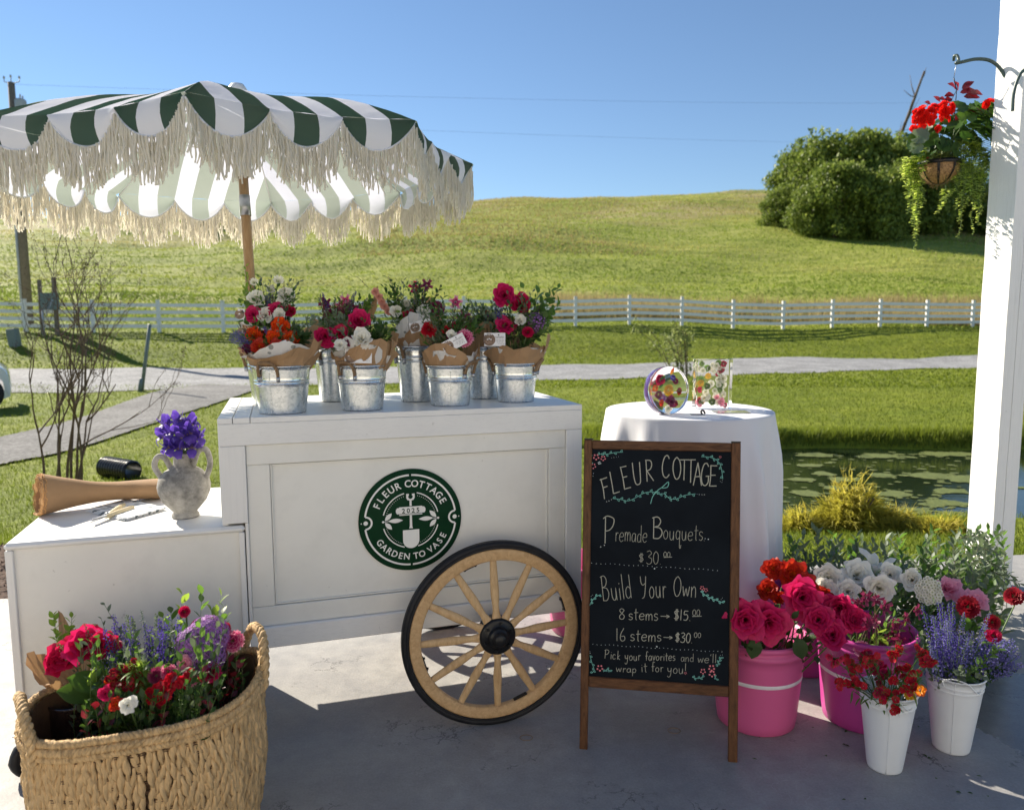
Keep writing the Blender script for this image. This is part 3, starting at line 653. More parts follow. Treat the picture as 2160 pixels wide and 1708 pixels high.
def blades(name, px, py, h, wd, mt, lean=.5, label='', zoff=0., tmax=1., tf=None):
    k = len(px); a = npr.uniform(0, 2*np.pi, k); z = hgt(px, py)+zoff; b = npr.uniform(0, 2*np.pi, k); ln = npr.uniform(.05, lean, k)*h
    base = np.stack([px, py, z], 1); s = np.stack([np.cos(a)*wd/2, np.sin(a)*wd/2, np.zeros(k)], 1)
    l = np.stack([np.cos(b)*ln, np.sin(b)*ln, np.zeros(k)], 1); up = np.zeros((k, 3)); up[:, 2] = h
    V = np.stack([base-s, base+s, base+.5*up+l*.3-s*.8, base+.5*up+l*.3+s*.8, base+up*.97+l], 1).reshape(-1, 3)
    o = np.arange(k)[:, None]*5; T = np.concatenate([o+[0, 1, 3], o+[0, 3, 2], o+[2, 3, 4]], 0)
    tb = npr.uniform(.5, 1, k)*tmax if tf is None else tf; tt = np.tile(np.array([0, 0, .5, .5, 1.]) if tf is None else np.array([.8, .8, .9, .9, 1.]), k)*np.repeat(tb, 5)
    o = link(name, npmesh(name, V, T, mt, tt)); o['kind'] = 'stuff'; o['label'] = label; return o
def inpond(x, y): return hgt(x, y) < -.53
def onpath(x, y):
    return np.zeros(len(x), bool)
# test for road and path by picture direction of their edges, worked out on the ground
def poly_mask(P, x, y):
    c = np.zeros(len(x), bool); k = len(P)
    for i in range(k):
        x1, y1 = P[i]; x2, y2 = P[(i+1) % k]
        if y1 == y2: continue
        cnd = ((y1 > y) != (y2 > y)) & (x < (x2-x1)*(y-y1)/(y2-y1)+x1); c ^= cnd
    return c
PATHP = [(p.x, p.y) for p in gp([(-420, 1025), (-150, 961), (0, 928), (190, 880), (341, 828), (430, 815), (560, 813), (379, 874), (171, 943), (0, 980), (-150, 1022), (-420, 1116)])]
def lawn_pts(k, x0, x1, y0, y1, pw=1.6):
    u = npr.random(k); y = y0+(y1-y0)*u**pw; f = npr.random(k); x = (x0+(x1-x0)*f)*y
    ok = (y > slab_y(x)+.03) & ~inpond(x, y) & ~poly_mask(PATHP, x, y) & ~((x < -2.2) & (x > -5.2) & (y < slab_y(x)+1.15)); return x[ok], y[ok]
def cross(name, k, x0, x1, y0, y1, pw, h0, h1, w0, w1, mt, lean, label, tmax=1.):
    x, y = lawn_pts(k, x0, x1, y0, y1, pw); blades(name, x, y, npr.uniform(h0, h1, len(x)), npr.uniform(w0, w1, len(x))*(.6+y/12), mt, lean, label, tmax=tmax*(.62+.38*field(x, y, 2.2)))
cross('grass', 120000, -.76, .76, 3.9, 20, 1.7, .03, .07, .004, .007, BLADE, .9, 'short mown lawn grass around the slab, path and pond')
x, y = lawn_pts(26000, .05, .75, 10.7, 12.3, 1.); f = 1-np.clip(abs(y-11.45)/.85, 0, 1); blades('tall_grass', x, y, npr.uniform(.05, .10, len(x))+f*npr.uniform(.05, .2, len(x)), npr.uniform(.008, .014, len(x)), BLADE, .6, 'unmown grass fringe along the far bank of the pond')
k = 130000; y = 36.2+98*npr.random(k)**1.15; x = npr.uniform(-.74, .74, k)*y
ROADP = [(p.x, p.y) for p in far_e]+[(p.x, p.y) for p in reversed(near_e)]
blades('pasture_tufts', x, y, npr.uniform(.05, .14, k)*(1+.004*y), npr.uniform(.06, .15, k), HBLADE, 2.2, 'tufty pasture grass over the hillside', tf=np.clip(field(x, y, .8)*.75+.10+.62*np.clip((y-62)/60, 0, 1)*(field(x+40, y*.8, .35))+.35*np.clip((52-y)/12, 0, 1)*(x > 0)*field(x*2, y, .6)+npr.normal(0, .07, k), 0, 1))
k = 30000; y = npr.uniform(37, 46, k); x = npr.uniform(.05, .74, k)*y; ok = (np.sin(x*.35)+np.sin(x*.9+y)+npr.normal(0, .8, k)) > -.2; x, y = x[ok], y[ok]
blades('dry_grass', x, y, npr.uniform(.3, 1.1, len(x)), npr.uniform(.02, .05, len(x)), STRAW, .35, 'tall straw coloured grass standing behind the fence')
k = 40000; y = npr.uniform(70, 130, k); x = npr.uniform(-.2, .62, k)*y; ok = (np.sin(x*.11+2)+np.sin(x*.05+y*.12)+npr.normal(0, .6, k)) > .1; x, y = x[ok], y[ok]
blades('dry_grass.001', x, y, npr.uniform(.10, .32, len(x)), npr.uniform(.05, .12, len(x)), STRAW, .9, 'straw coloured grass patches near the hilltop')
k = 60000; y = npr.uniform(19, 37, k); x = npr.uniform(-.76, .76, k)*y; ok = ~poly_mask(ROADP, x, y) & ~poly_mask(PATHP, x, y); x, y = x[ok], y[ok]
blades('grass.001', x, y, npr.uniform(.03, .09, len(x)), npr.uniform(.02, .05, len(x)), BLADE, .9, 'mown verge between the drive and the fence')

# ------------------------------------------------------------------ timber post with its beam
t = thing('timber_post', (2.53, 3.893, 0), 'rough white painted timber post, cracked down its front, at the right edge', 'post')
PU, PN = Vector((math.cos(R_(17)), math.sin(R_(17)), 0)), Vector((-math.sin(R_(17)), math.cos(R_(17)), 0))
mb = M(); W_ = .155; k = 40; cr = [.074+.012*mnoise.noise(Vector((0, 0, i*.23))) for i in range(k+1)]
O_ = Vector((2.53, 3.893, 0)); ring = []
for i in range(k+1):
    z = .0+3.5*i/k; j = [.0025*mnoise.noise(Vector((q*7.1, 0, z*6))) for q in range(8)]
    c = cr[i]+.02*(z-1.5)*.3; dp = .0 if z < .25 or z > 2.9 else .012
    loc = [(0+j[0], 0+j[1]), (c-.0022, j[2]), (c, dp), (c+.0022, j[3]), (W_, 0), (W_, W_), (j[4], W_+j[5])]
    ring.append([O_+PU*a+PN*b2+Vector((0, 0, z)) for a, b2 in loc])
vs = [p for r_ in ring for p in r_]; fs = [(i*7+j, i*7+(j+1) % 7, (i+1)*7+(j+1) % 7, (i+1)*7+j) for i in range(k) for j in range(7)]
mb.add(vs, fs, 0, flat=True); part('timber_shaft', mb, POST, t, False)

# ------------------------------------------------------------------ white four-rail fence
FW = mat('white_fence_paint', (.82, .80, .76), .5, var=.08, vscale=6)
t = thing('rail_fence', (0, 33.2, gz(0, 33.2)), 'long white four rail fence running across the foot of the hill', 'fence')
fx = [2.82+2.44*i for i in range(-12, 12)]; fpost = []
base_me = None; ORG = Vector(t.location)
mbp = M(); mbp.box((-.065, -.065, -.3), (.065, .065, 1.24), bev=.01); mbp.box((-.08, -.08, 1.242), (.08, .08, 1.29), bev=.018)
pm = mesh('fence_post', mbp, FW)
for x in fx:
    y = 33.2+.167*x; p = Vector((x, y, gz(x, y))); fpost.append(p); link('fence_post', pm, t, p-ORG)
for i in range(len(fx)-1):
    a, b = fpost[i], fpost[i+1]; d = (b-a); L_ = d.length
    if i == 0:
        mbr = M(); mbr.box((0, -.022, -.07), (2.30, .022, .07), bev=.006); rm = mesh('fence_rail', mbr, FW)
    for hgt_ in (.24, .52, .80, 1.08):
        q = a+d*(.07/L_)+Vector((0, 0, hgt_)); m4 = frame(q-ORG, d) @ Matrix.Diagonal((( L_-.14)/2.30, 1, 1, 1)); link('fence_rail', rm, t, mat=m4)

# ------------------------------------------------------------------ trees
def leafcloud(name, centres, nleaf, size, mt, tmix=None):
    """leaf-sized faces through a set of ellipsoid lobes, denser at their skins"""
    Vs = []; Ts = []
    tot = sum(c[3]*c[4]*c[5] for c in centres)**1.0
    for (cx, cy, cz, rx, ry, rz) in centres:
        k = max(20, int(nleaf*(rx*ry*rz)/tot)); d = npr.normal(0, 1, (k, 3)); d /= np.linalg.norm(d, axis=1)[:, None]
        rr = npr.random(k)**.28; lump = 1+.22*np.sin(d[:, 0]*7+cx*3)*np.sin(d[:, 1]*6+cy*2)+.16*np.sin(d[:, 2]*9+cz*5+d[:, 0]*4)
        p = d*(rr*lump)[:, None]*np.array([rx, ry, rz])+np.array([cx, cy, cz])
        a = npr.normal(0, 1, (k, 3)); a /= np.linalg.norm(a, axis=1)[:, None]; b = np.cross(a, npr.normal(0, 1, (k, 3))); b /= np.linalg.norm(b, axis=1)[:, None]
        s = size*npr.uniform(.6, 1.3, k)[:, None]
        Vs.append(np.stack([p-a*s*.5, p+b*s*.28, p+a*s*.55, p-b*s*.3], 1).reshape(-1, 3)); Ts.append(np.repeat(npr.random(k), 4))
    V = np.concatenate(Vs); o = np.arange(len(V)//4)[:, None]*4
    return npmesh(name, V, o+[0, 1, 2, 3], mt, np.concatenate(Ts))
TLEAF = tmat('tree_leaf', [(0, (.08, .125, .022)), (.5, (.18, .24, .042)), (1, (.30, .36, .075))], .5, .35, .2, 1.4)
TLEAFD = tmat('dark_tree_leaf', [(0, (.02, .04, .010)), (1, (.06, .10, .022))], .5, .3, .2, 1.3)
BARK = mat('grey_brown_bark', (.12, .09, .065), .9, var=.4, vscale=30, bmp=.8)
def crown_lobes(r, h, k):
    out = []
    for i in range(int(k*1.6)):
        a = rnd.random()*6.28; q = r*math.sqrt(rnd.random())*.86; z = h*rnd.uniform(.06, .88); s = r*rnd.uniform(.24, .42)
        q *= (1.0 if z < h*.6 else .7); out.append((q*math.cos(a), q*math.sin(a), z, s, s, s*rnd.uniform(.7, .95)))
    out.append((0, 0, h*.48, r*.84, r*.84, h*.45)); return out
crowns = [leafcloud('crown', crown_lobes(3.6, 8.5, 24), 14000, .36, TLEAF) for _ in range(3)]
def trunk_mb(h, r, n=6):
    mb = M(); mb.tube([(0, 0, -.5), (.05*h*.2, 0, h*.25), (0, .1, h*.6)], [r*1.3, r, r*.4], 8)
    for i in range(n):
        a = rnd.random()*6.28; z = h*rnd.uniform(.2, .5); L_ = h*.35; mb.tube([(0, 0, z), (math.cos(a)*L_*.5, math.sin(a)*L_*.5, z+L_*.35), (math.cos(a)*L_, math.sin(a)*L_, z+L_*.9)], [r*.5, r*.3, r*.08], 5)
    return mesh('trunk', mb, BARK)
trunks = [trunk_mb(8, .28), trunk_mb(8, .22)]
tl = ['bushy green tree at the left end of the hilltop clump', 'tall rounded tree second from the left in the hilltop clump', 'broad green tree in the middle of the hilltop clump', 'tallest rounded tree of the hilltop clump', 'green tree right of the middle of the hilltop clump',
      'tree at the near corner of the hilltop clump', 'tree behind the hanging basket, deep in shade', 'tree at the right end of the clump beside the post', 'low bush at the foot of the hilltop clump', 'small bush leaning out at the left foot of the clump', 'shaded tree behind the right part of the clump', 'low dark tree right of the hanging basket, near the post']
for i, (px, py, yy, s, sz) in enumerate([(1660, 424, 92, 1.0, 1.15), (1712, 436, 88, 1.15, 1.36), (1780, 448, 86, 1.25, 1.40), (1850, 452, 88, 1.2, 1.38), (1915, 470, 86, 1.1, 1.32),
                                     (1740, 462, 81, .95, 1.0), (1975, 478, 90, 1.2, 1.05), (2060, 486, 92, 1.3, .72), (1690, 452, 82, .7, .7), (1625, 430, 88, .6, .6), (1830, 474, 80, 1.0, 1.0), (2110, 492, 84, 1.2, .6)]):
    x = (px-1080)/FPX*yy*.9938*1.02; p = Vector((x, yy, gz(x, yy)-.3)); o = thing('broadleaf_tree', p, tl[i], 'tree', 'trees on the hill')
    m4 = Matrix.Rotation(rnd.random()*6.28, 4, 'Z') @ Matrix.Diagonal((s, s, sz, 1))
    link('crown', crowns[i % 3], o, mat=m4 @ Matrix.Translation((0, 0, -.3))); link('trunk', trunks[i % 2], o, mat=Matrix.Diagonal((s, s, sz, 1)))
dkc = leafcloud('crown', crown_lobes(3.2, 5.5, 14), 5000, .4, TLEAFD)
for i, (px, yy, s, lb) in enumerate([(430, 104, .62, 'dark tree in the hollow, left of the umbrella pole'), (500, 108, .75, 'dark tree in the hollow, just left of the pole'), (566, 112, .68, 'dark tree in the hollow, just right of the pole')]):
    x = (px-1080)/FPX*yy; p = Vector((x, yy, gz(x, yy)-.3)); o = thing('dark_tree', p, lb, 'tree', 'dark trees in the hollow'); link('crown', dkc, o, mat=Matrix.Rotation(i*2., 4, 'Z') @ Matrix.Scale(s, 4)); link('trunk', trunks[0], o, mat=Matrix.Scale(.5, 4))
# bare leaning snag behind the clump
p = D(1893, 300, 100); q = D(1950, 150, 96); b0 = Vector((p.x-6, 104, gz(p.x-6, 104)-1)); mb = M()
pts = spline([b0, b0.lerp(p, .6)+Vector((.6, 0, 0)), p, q], 5); mb.tube(pts, [.5-.4*i/(len(pts)-1) for i in range(len(pts))], 7)
for i in range(9):
    c = pts[rnd.randrange(9, len(pts))]; d = (q-p).normalized()+rv(.5); mb.tube([c, c+d*1.2, c+d*2.2+rv(.3)], [.08, .05, .02], 4)
solo('bare_tree', mb, BARK, b0, 'bare dead tree leaning above the hilltop clump into the sky', 'tree')

# ------------------------------------------------------------------ utility pole, wires, meter boxes
PW = mat('weathered_pole_wood', (.20, .16, .12), .85, var=.3, vscale=12, bmp=.5); CONDUIT = mat('grey_conduit', (.42, .44, .46), .45); GREENB = mat('green_grey_box', (.16, .20, .19), .5)
pb = D(62, 690, 32.5); pb.z = gz(pb.x, pb.y); ptop = D(21, 185, 32.5).z+.2
t = thing('utility_pole', pb, 'tall wooden utility pole with grey conduit at the left edge', 'utility pole')
mb = M(); mb.tube([pb+Vector((0, 0, -.5)), pb+Vector((.0, 0, ptop*.5)), Vector((pb.x, pb.y, ptop))], [.19, .165, .13], 14); part('pole', mb, PW, t)
mb = M(); mb.tube([pb+Vector((-.20, -.1, 0)), Vector((pb.x-.18, pb.y-.1, ptop*.72))], .055, 8); part('conduit', mb, CONDUIT, t)
c = Vector((pb.x+.36, pb.y-.05, ptop-1.1)); mb = M(); mb.lathe([(0, -.42), (.2, -.42), (.22, -.4), (.22, .35), (.18, .42), (0, .42)], 16, 0, Matrix.Translation(c)); mb.tube([c+Vector((0, 0, .4)), c+Vector((0, 0, .62))], .03, 6); mb.tube([c+Vector((.1, 0, .4)), c+Vector((.1, 0, .55))], .03, 6); part('transformer', mb, CONDUIT, t)
for k, (dx, dz) in enumerate([(-.28, .15), (0, .2), (.35, .15)]):
    mb = M(); q = Vector((pb.x+dx, pb.y, ptop+dz)); mb.tube([Vector((pb.x, pb.y, ptop-.05)), q-Vector((0, 0, .12)), q], .02, 5); mb.lathe([(0, 0), (.05, .01), (.03, .05), (.05, .07), (0, .12)], 8, 0, Matrix.Translation(q)); part('insulator', mb, CONDUIT, t)
wm = mat('wire_black', (.02, .02, .02), .5)
for k, (pa, pb_, lb) in enumerate([((20, 178), (2160, 215), 'upper thin power line crossing the sky'), ((25, 235), (2160, 305), 'lower thin power line crossing the sky')]):
    a = D(*pa, 32.4); b = D(*pb_, 60); mb = M(); mb.tube([a.lerp(b, i/16)-Vector((0, 0, 4*.35*(i/16)*(1-i/16))) for i in range(17)], .004, 4); solo('power_line', mb, wm, a, lb, 'power line')
c = D(104, 690, 29.3); c.z = gz(c.x, c.y); t = thing('meter_cabinet', c, 'grey green double meter cabinet on wooden posts by the fence', 'meter box')
k1 = D(88, 652, 29.3); k2 = D(123, 618, 29.3)
mb = M(); mb.box((k1.x, 29.15, k1.z-.03), (k1.x+(k2.x-k1.x)*.49, 29.35, k2.z), bev=.02); part('cabinet_door', mb, GREENB, t)
mb = M(); mb.box((k1.x+(k2.x-k1.x)*.51, 29.15, k1.z-.03), (k2.x, 29.35, k2.z), bev=.02); part('cabinet_door', mb, GREENB, t)
mb = M(); q1, q2 = D(92, 700, 29.5), D(90, 590, 29.5); mb.box((q1.x-.05, 29.38, c.z-.3), (q1.x+.07, 29.5, q2.z), bev=.01); part('support_post', mb, PW, t)
mb = M(); q1, q2 = D(122, 700, 29.5), D(118, 585, 29.5); mb.box((q1.x-.05, 29.38, c.z-.3), (q1.x+.09, 29.5, q2.z), bev=.01); part('support_post', mb, PW, t)
mb = M(); mb.tube([Vector((c.x-.1, 29.1, c.z-.1)), Vector((c.x-.1, 29.1, k1.z))], .035, 6); mb.tube([Vector((c.x-.25, 29.05, c.z+.2)), Vector((c.x+.35, 29.05, k1.z+.35))], .02, 6); part('conduit', mb, CONDUIT, t)
c = D(34, 705, 27.5); c.z = gz(c.x, c.y); mb = M(); mb.box((c.x-.20, 27.3, c.z-.1), (c.x+.14, 27.6, c.z+.62), bev=.03, mat=Matrix.Translation(c) @ Matrix.Rotation(R_(-6), 4, 'Y') @ Matrix.Translation(-c)); solo('utility_pedestal', mb, GREENB, c, 'small dark green utility pedestal in front of the fence', 'utility box')
c = ground_at(299, 826); q = D(316, 684, c.y-.1); t = thing('sign_post', c, 'leaning grey green steel post beside the gravel path', 'post'); mb = M(); d = (q-c)
xa = Vector((.035, 0, 0)); mb.tube([c-d*.05, c+d], .045, 6); part('steel_channel', mb, GREENB, t); mb = M(); mb.tube([c-d*.03+Vector((-.02, -.06, 0)), c+d*.2+Vector((-.02, -.06, 0))], .05, 6); part('sleeve', mb, GREENB, t)

# ------------------------------------------------------------------ parked car at the left edge
CARP = mat('white_car_paint', (.72, .74, .76), .2, var=.01, coat=.8); GLASSD = mat('dark_car_glass', (.02, .025, .03), .08)
wc = ground_at(-32, 866); wc.z = gz(wc.x, wc.y); t = thing('parked_car', wc, 'white parked car, only its rounded front corner showing at left', 'car')
fw = Vector((.84, .54, 0)).normalized(); sd_ = Vector((-fw.y, fw.x, 0)); sc_ = 1.0
def carp(a, b, z): return wc+fw*a-sd_*(-b)+Vector((0, 0, z))
prof = [(.44, .25), (.47, .45), (.45, .62), (.40, .78), (.22, .92), (-.5, 1.02), (-.9, 1.2), (-1.5, 1.5), (-2.4, 1.55), (-3.2, 1.45), (-3.6, 1.05), (-3.75, .6), (-3.7, .25)]
mb = M(); WB = 1.75; rows = []
for j, (bo, tw) in enumerate([(0, .12), (.06, .03), (.2, 0), (1.55, 0), (1.69, .03), (1.75, .12)]):
    rows.append([carp(a-(tw if a > 0 else -tw), bo+.05*(1 if bo < .9 else -1)*max(0, z-.9), z-tw*.3) for a, z in prof])
k = len(prof); vs = [p for r_ in rows for p in r_]; fs = [(j*k+i, j*k+i+1, (j+1)*k+i+1, (j+1)*k+i) for j in range(5) for i in range(k-1)]
mb.add(vs, fs); 
# near side with a wheel arch
arch = [(.44*math.cos(a), .34+.44*math.sin(a)) for a in [math.pi*i/10 for i in range(11)]]
poly = [carp(a-.02*(a > 0), 0.0, z) for a, z in prof[:6]]+[carp(-1.2, 0, 1.05), carp(-1.2, 0, .25)]+[carp(-a, 0, z) for a, z in arch][::1]
poly = [carp(.43, 0, .25)]+[carp(a-.02, .0, z) for a, z in prof[1:6]]+[carp(-1.2, 0, 1.05), carp(-1.2, 0, .25)]+[carp(-.44, 0, .3)]+[carp(-.40*math.cos(q), 0, .34+.40*math.sin(q)) for q in [math.pi*i/10 for i in range(1, 10)]]+[carp(.41, 0, .3)]
mb.add(poly, [tuple(range(len(poly)))]); part('body', mb, CARP, t)
mb = M(); mb.add([carp(-.95, -.005, 1.08), carp(-1.5, -.0, 1.42), carp(-3., 0, 1.42), carp(-3.3, 0, 1.08)], [(0, 1, 2, 3)]); part('side_window', mb, GLASSD, t)
hb = carp(0, 0, .33); ax = -(-sd_); rotw = orient(hb, -sd_ if (-sd_).dot(CAMP-hb) > 0 else sd_)
mb = M(); mb.lathe([(.2, -.1), (.24, .06), (.33, .08), (.345, .04), (.345, -.1)], 28, 0, rotw); wl = part('wheel', mb, BLACK, t)
mb = M(); mb.lathe([(.0, .07), (.05, .07), (.06, .04)], 14, 0, rotw)
for i in range(10):
    a = i*.628; mb.box((.04, -.018, .03), (.235, .018, .06), mat=rotw @ Matrix.Rotation(a, 4, 'Z'))
mb.lathe([(.225, .06), (.245, .075), (.25, .05)], 28, 0, rotw); part('rim', mb, STEEL, wl)

# ------------------------------------------------------------------ black corrugated drain pipe
PIPE = mat('black_corrugated_plastic', (.015, .015, .018), .3, var=.2)
c = ground_at(268, 1008); mb = M(); ax = (Vector((-.82, .5, .0))).normalized(); prof = []
c2 = c+Vector((0, 0, .10)); k = 44
for i in range(k): prof.append((.115+(.014 if (i//2) % 2 else -.006), i*.013))
mb.lathe(prof, 20, 0, orient(c2+Vector((.12, -.08, 0)), ax)); mb.lathe([(.10, .0), (.10, .5)], 20, 0, orient(c2+Vector((.12, -.08, 0)), ax)); solo('drain_pipe', mb, PIPE, c, 'black corrugated drain pipe end lying in the grass', 'pipe')

# ------------------------------------------------------------------ bare shrub behind the low counter
TWIG = mat('brown_twig', (.13, .085, .06), .8, var=.35, bmp=.4); SEED = mat('dark_seed_pods', (.06, .035, .025), .8)
c = ground_at(120, 1035); c = Vector((c.x, c.y, c.z)); t = thing('bare_shrub', c, 'leafless many stemmed shrub with dry seed heads behind the counter', 'shrub')
mb = M(); sb = M()
def twig(p, d, L_, r, dep, mbx):
    q = p; pts = [p]
    for i in range(4):
        d = (d+rv(.10)+Vector((0, 0, .06))).normalized(); q = q+d*L_/4; pts.append(q)
    mbx.tube(pts, [r*(1-.13*i) for i in range(5)], 6 if dep < 2 else 4, caps=False)
    if dep >= 4 or L_ < .07:
        for i in range(rnd.randrange(3, 9)):
            e = q+rv(.022); s = rnd.uniform(.004, .0075); mbx.tube([q, e], .0008, 3, caps=False); sb.lathe([(0, -s), (s, 0), (0, s)], 5, 0, Matrix.Translation(e))
        return
    for i in range(rnd.choice((2, 2, 3)) if dep < 3 else 2):
        k = rnd.choice((2, 3, 4, 4)); nd = (d+rv(.38)).normalized(); nd.z = abs(nd.z)*.8+.15; twig(pts[k], nd.normalized(), L_*rnd.uniform(.55, .85), r*.62, dep+1, mbx)
for (px, py, tx, ty) in [(100, 1030, 10, 840), (128, 1030, 50, 740), (140, 1030, 110, 640), (150, 1032, 150, 640), (158, 1030, 200, 740), (118, 1030, 110, 800), (165, 1030, 165, 800), (170, 1032, 215, 800)]:
    a = D(px, py, c.y+rnd.uniform(-.1, .1)); a.z = gz(a.x, a.y)-.02; b = D(tx, ty, c.y+rnd.uniform(-.3, .3)); d = b-a; bm = M(); twig(a, d.normalized(), d.length*.62, .017, 0, bm); part('branch', bm, TWIG, t)
part('seed_heads', sb, SEED, t, kind='stuff')

# ------------------------------------------------------------------ golden threadleaf shrubs by the pond and pale sapling
GOLD = tmat('golden_thread_foliage', [(0, (.12, .12, .015)), (.45, (.44, .40, .05)), (1, (.72, .60, .13))], .6, .5, .2, 1.3)
def thread_shrub(px, py, wpx, hpx, dens, label):
    c = ground_at(px, py); s = c.y/FPX; W2 = wpx*s/2; H2 = hpx*s; V_ = []; T_ = []; t_ = thing('golden_shrub', c, label, 'shrub', 'golden shrubs on the pond bank')
    mb = M()
    for i in range(dens):
        a = rnd.random()*6.28; q = math.sqrt(rnd.random()); p = c+Vector((math.cos(a)*q*W2, math.sin(a)*q*W2*.7, 0)); hh = H2*(1-.8*q**1.2)*rnd.uniform(.2, 1.0)*(1+.25*math.sin(a*3+1)); p.z += hh
        d = Vector((math.cos(a)*q+rnd.gauss(0, .4), math.sin(a)*q-.3+rnd.gauss(0, .4), .7+rnd.gauss(0, .3))).normalized(); L_ = rnd.uniform(.05, .12)*(1.7 if rnd.random() < .2 else 1); pts = [p, p+d*L_*.6, p+d*L_+Vector((0, 0, -L_*.35))]
        w2 = .0042; n2 = d.orthogonal().normalized()*w2*rnd.choice((1, 1.6)); tt = min(1, .25+.75*hh/H2*rnd.uniform(.6, 1.3))
        mb.add([pts[0]-n2, pts[0]+n2, pts[1]-n2, pts[1]+n2, pts[2]], [(0, 1, 3, 2), (2, 3, 4)], 0, [tt*.4, tt*.4, tt, tt, tt])
        for j in range(2):
            e = (d+rv(.5)).normalized()*L_*.5; m_ = pts[1]; mb.add([m_-n2*.7, m_+n2*.7, m_+e], [(0, 1, 2)], 0, [tt*.7, tt*.7, tt])
    part('foliage', mb, GOLD, t_); lob = [(W2*rnd.uniform(-.7, .7), W2*rnd.uniform(-.4, .3), H2*rnd.uniform(.12, .5), W2*.30, W2*.26, H2*rnd.uniform(.16, .28)) for _ in range(9)]+[(W2*.0, 0, H2*.45, W2*.28, W2*.25, H2*.36)]
    link('leaf_clumps', leafcloud('leaf_clumps', lob, int(dens*2.4), .026, GOLD), t_)['kind'] = 'stuff'; mb = M()
    for i in range(8): mb.tube([c, c+Vector((rnd.uniform(-W2, W2)*.6, rnd.uniform(-.1, .1), H2*.7))], .006, 4)
    part('stem', mb, TWIG, t_)
thread_shrub(1795, 1122, 138, 112, 2500, 'bright golden feathery shrub, the biggest on the pond bank')
thread_shrub(1880, 1122, 120, 44, 1300, 'rusty gold low shrub right of the biggest golden one')
thread_shrub(1690, 1124, 90, 50, 900, 'small gold shrub beside the white tablecloth')
thread_shrub(1985, 1126, 110, 26, 800, 'lowest brown gold shrub on the pond bank near the post')
PALE = tmat('pale_sapling_leaf', [(0, (.14, .17, .05)), (1, (.30, .34, .12))], .6, .4, .2)
c = Vector((2.45, 9.4, gz(2.45, 9.4))); c = ground_at(1440, 850); c = Vector(((1452-1080)/FPX*13, 13, gz(3, 13))); t = thing('sapling', c, 'thin pale sapling standing behind the resin flower blocks', 'sapling'); mb = M(); lb = M()
for i in range(17):
    tip = D(rnd.uniform(1322, 1452), rnd.uniform(676, 760), 13+rnd.uniform(-.3, .3)); b = c+Vector((0, 0, .3)); mid = b.lerp(tip, .6)+Vector((0, 0, .25)); pts = spline([b, mid, tip], 5); mb.tube(pts, .006, 4, caps=False)
    for q in pts[3:]:
        for j in range(5):
            p = q+rv(.07); a, b2 = rv(.024), rv(.012); lb.add([p-a, p+b2, p+a, p-b2], [(0, 1, 2, 3)], 0, rnd.random())
part('stem', mb, TWIG, t); part('leaves', lb, PALE, t, kind='stuff')

# ================================================================== THE FLOWER CART
PH = R_(17); CU = Vector((math.cos(PH), math.sin(PH), 0)); CN = Vector((-math.sin(PH), math.cos(PH), 0)); CO = Vector((-.955, 2.432, 0))
CM4 = Matrix.Translation(CO) @ Matrix.Rotation(PH, 4, 'Z')
def cl(x, y, z): return CM4 @ Vector((x, y, z))
def cbox(name, a, b, mt, parent, bev=.002, label=None, **k):
    mb = M(); mb.box(a, b, mat=CM4, bev=bev); return part(name, mb, mt, parent, label=label, **k)
cart = thing('flower_cart', CO, 'white wooden flower cart with round green emblem and a big spoked wheel', 'cart')
W1, DP, ZB, ZT = 1.272, .70, .345, 1.118
# upper cabinet, outer face frame stands proud of the inner frame and the panel
cbox('apron_rail', (0, 0, ZT-.074), (W1, .022, ZT-.001), PAINT, cart)
cbox('corner_stile', (0, 0, .785), (.082, .022, ZT-.0748), PAINTV, cart); cbox('corner_stile', (W1-.062, 0, ZB+.002), (W1, .022, ZT-.0748), PAINTV, cart)
cbox('inner_rail', (.0828, .010, ZT-.142), (W1-.0628, .030, ZT-.0748), PANEL, cart); cbox('inner_rail', (.0828, .010, ZB+.0748), (W1-.0628, .030, ZB+.142), PANEL, cart)
cbox('inner_stile', (.0828, .012, ZB+.1428), (.156, .030, ZT-.1428), PANEL, cart); cbox('inner_stile', (W1-.128, .012, ZB+.1428), (W1-.0628, .030, ZT-.1428), PANEL, cart)
cbox('front_panel', (.15, .024, ZB+.13), (W1-.12, .034, ZT-.13), PANEL, cart)
for a, b in (((.1575, .016, ZB+.1445), (.1625, .0238, ZT-.1445)), ((W1-.1345, .016, ZB+.1445), (W1-.1295, .0238, ZT-.1445)), ((.163, .016, ZT-.1495), (W1-.135, .0238, ZT-.1445)), ((.163, .016, ZB+.1445), (W1-.135, .0238, ZB+.1495))):
    cbox('bead_moulding', a, b, PANEL, cart, .001)
cbox('corner_stile', (.0715, .004, ZB+.0748), (.0825, .024, .784), PAINTV, cart)
cbox('base_rail', (.072, -.004, ZB), (W1-.064, .026, ZB+.0742), PAINT, cart, .004)
mb = M(); mb.box((0, .0225, ZB), (.018, DP-.02, ZT-.02), mat=CM4); part('side_panel', mb, PAINT, cart); mb = M(); mb.box((W1-.018, .0225, ZB), (W1, DP-.02, ZT-.02), mat=CM4); part('side_panel', mb, PAINT, cart)
cbox('back_panel', (.0185, DP-.036, ZB), (W1-.0185, DP-.021, ZT-.02), PAINT, cart); cbox('bottom_panel', (.0185, .036, ZB+.03), (W1-.0185, DP-.04, ZB+.045), PAINT, cart)
cbox('end_batten', (0, 0.0005, ZT-.0005), (.046, DP, ZT+.018), PAINTV, cart, .0015); cbox('end_batten', (.048, 0.0005, ZT-.0005), (.100, DP, ZT+.018), PAINTV, cart, .0015); cbox('top_plank', (.102, 0.0005, ZT-.0005), (W1, DP*.33, ZT+.018), PAINT, cart, .0012)
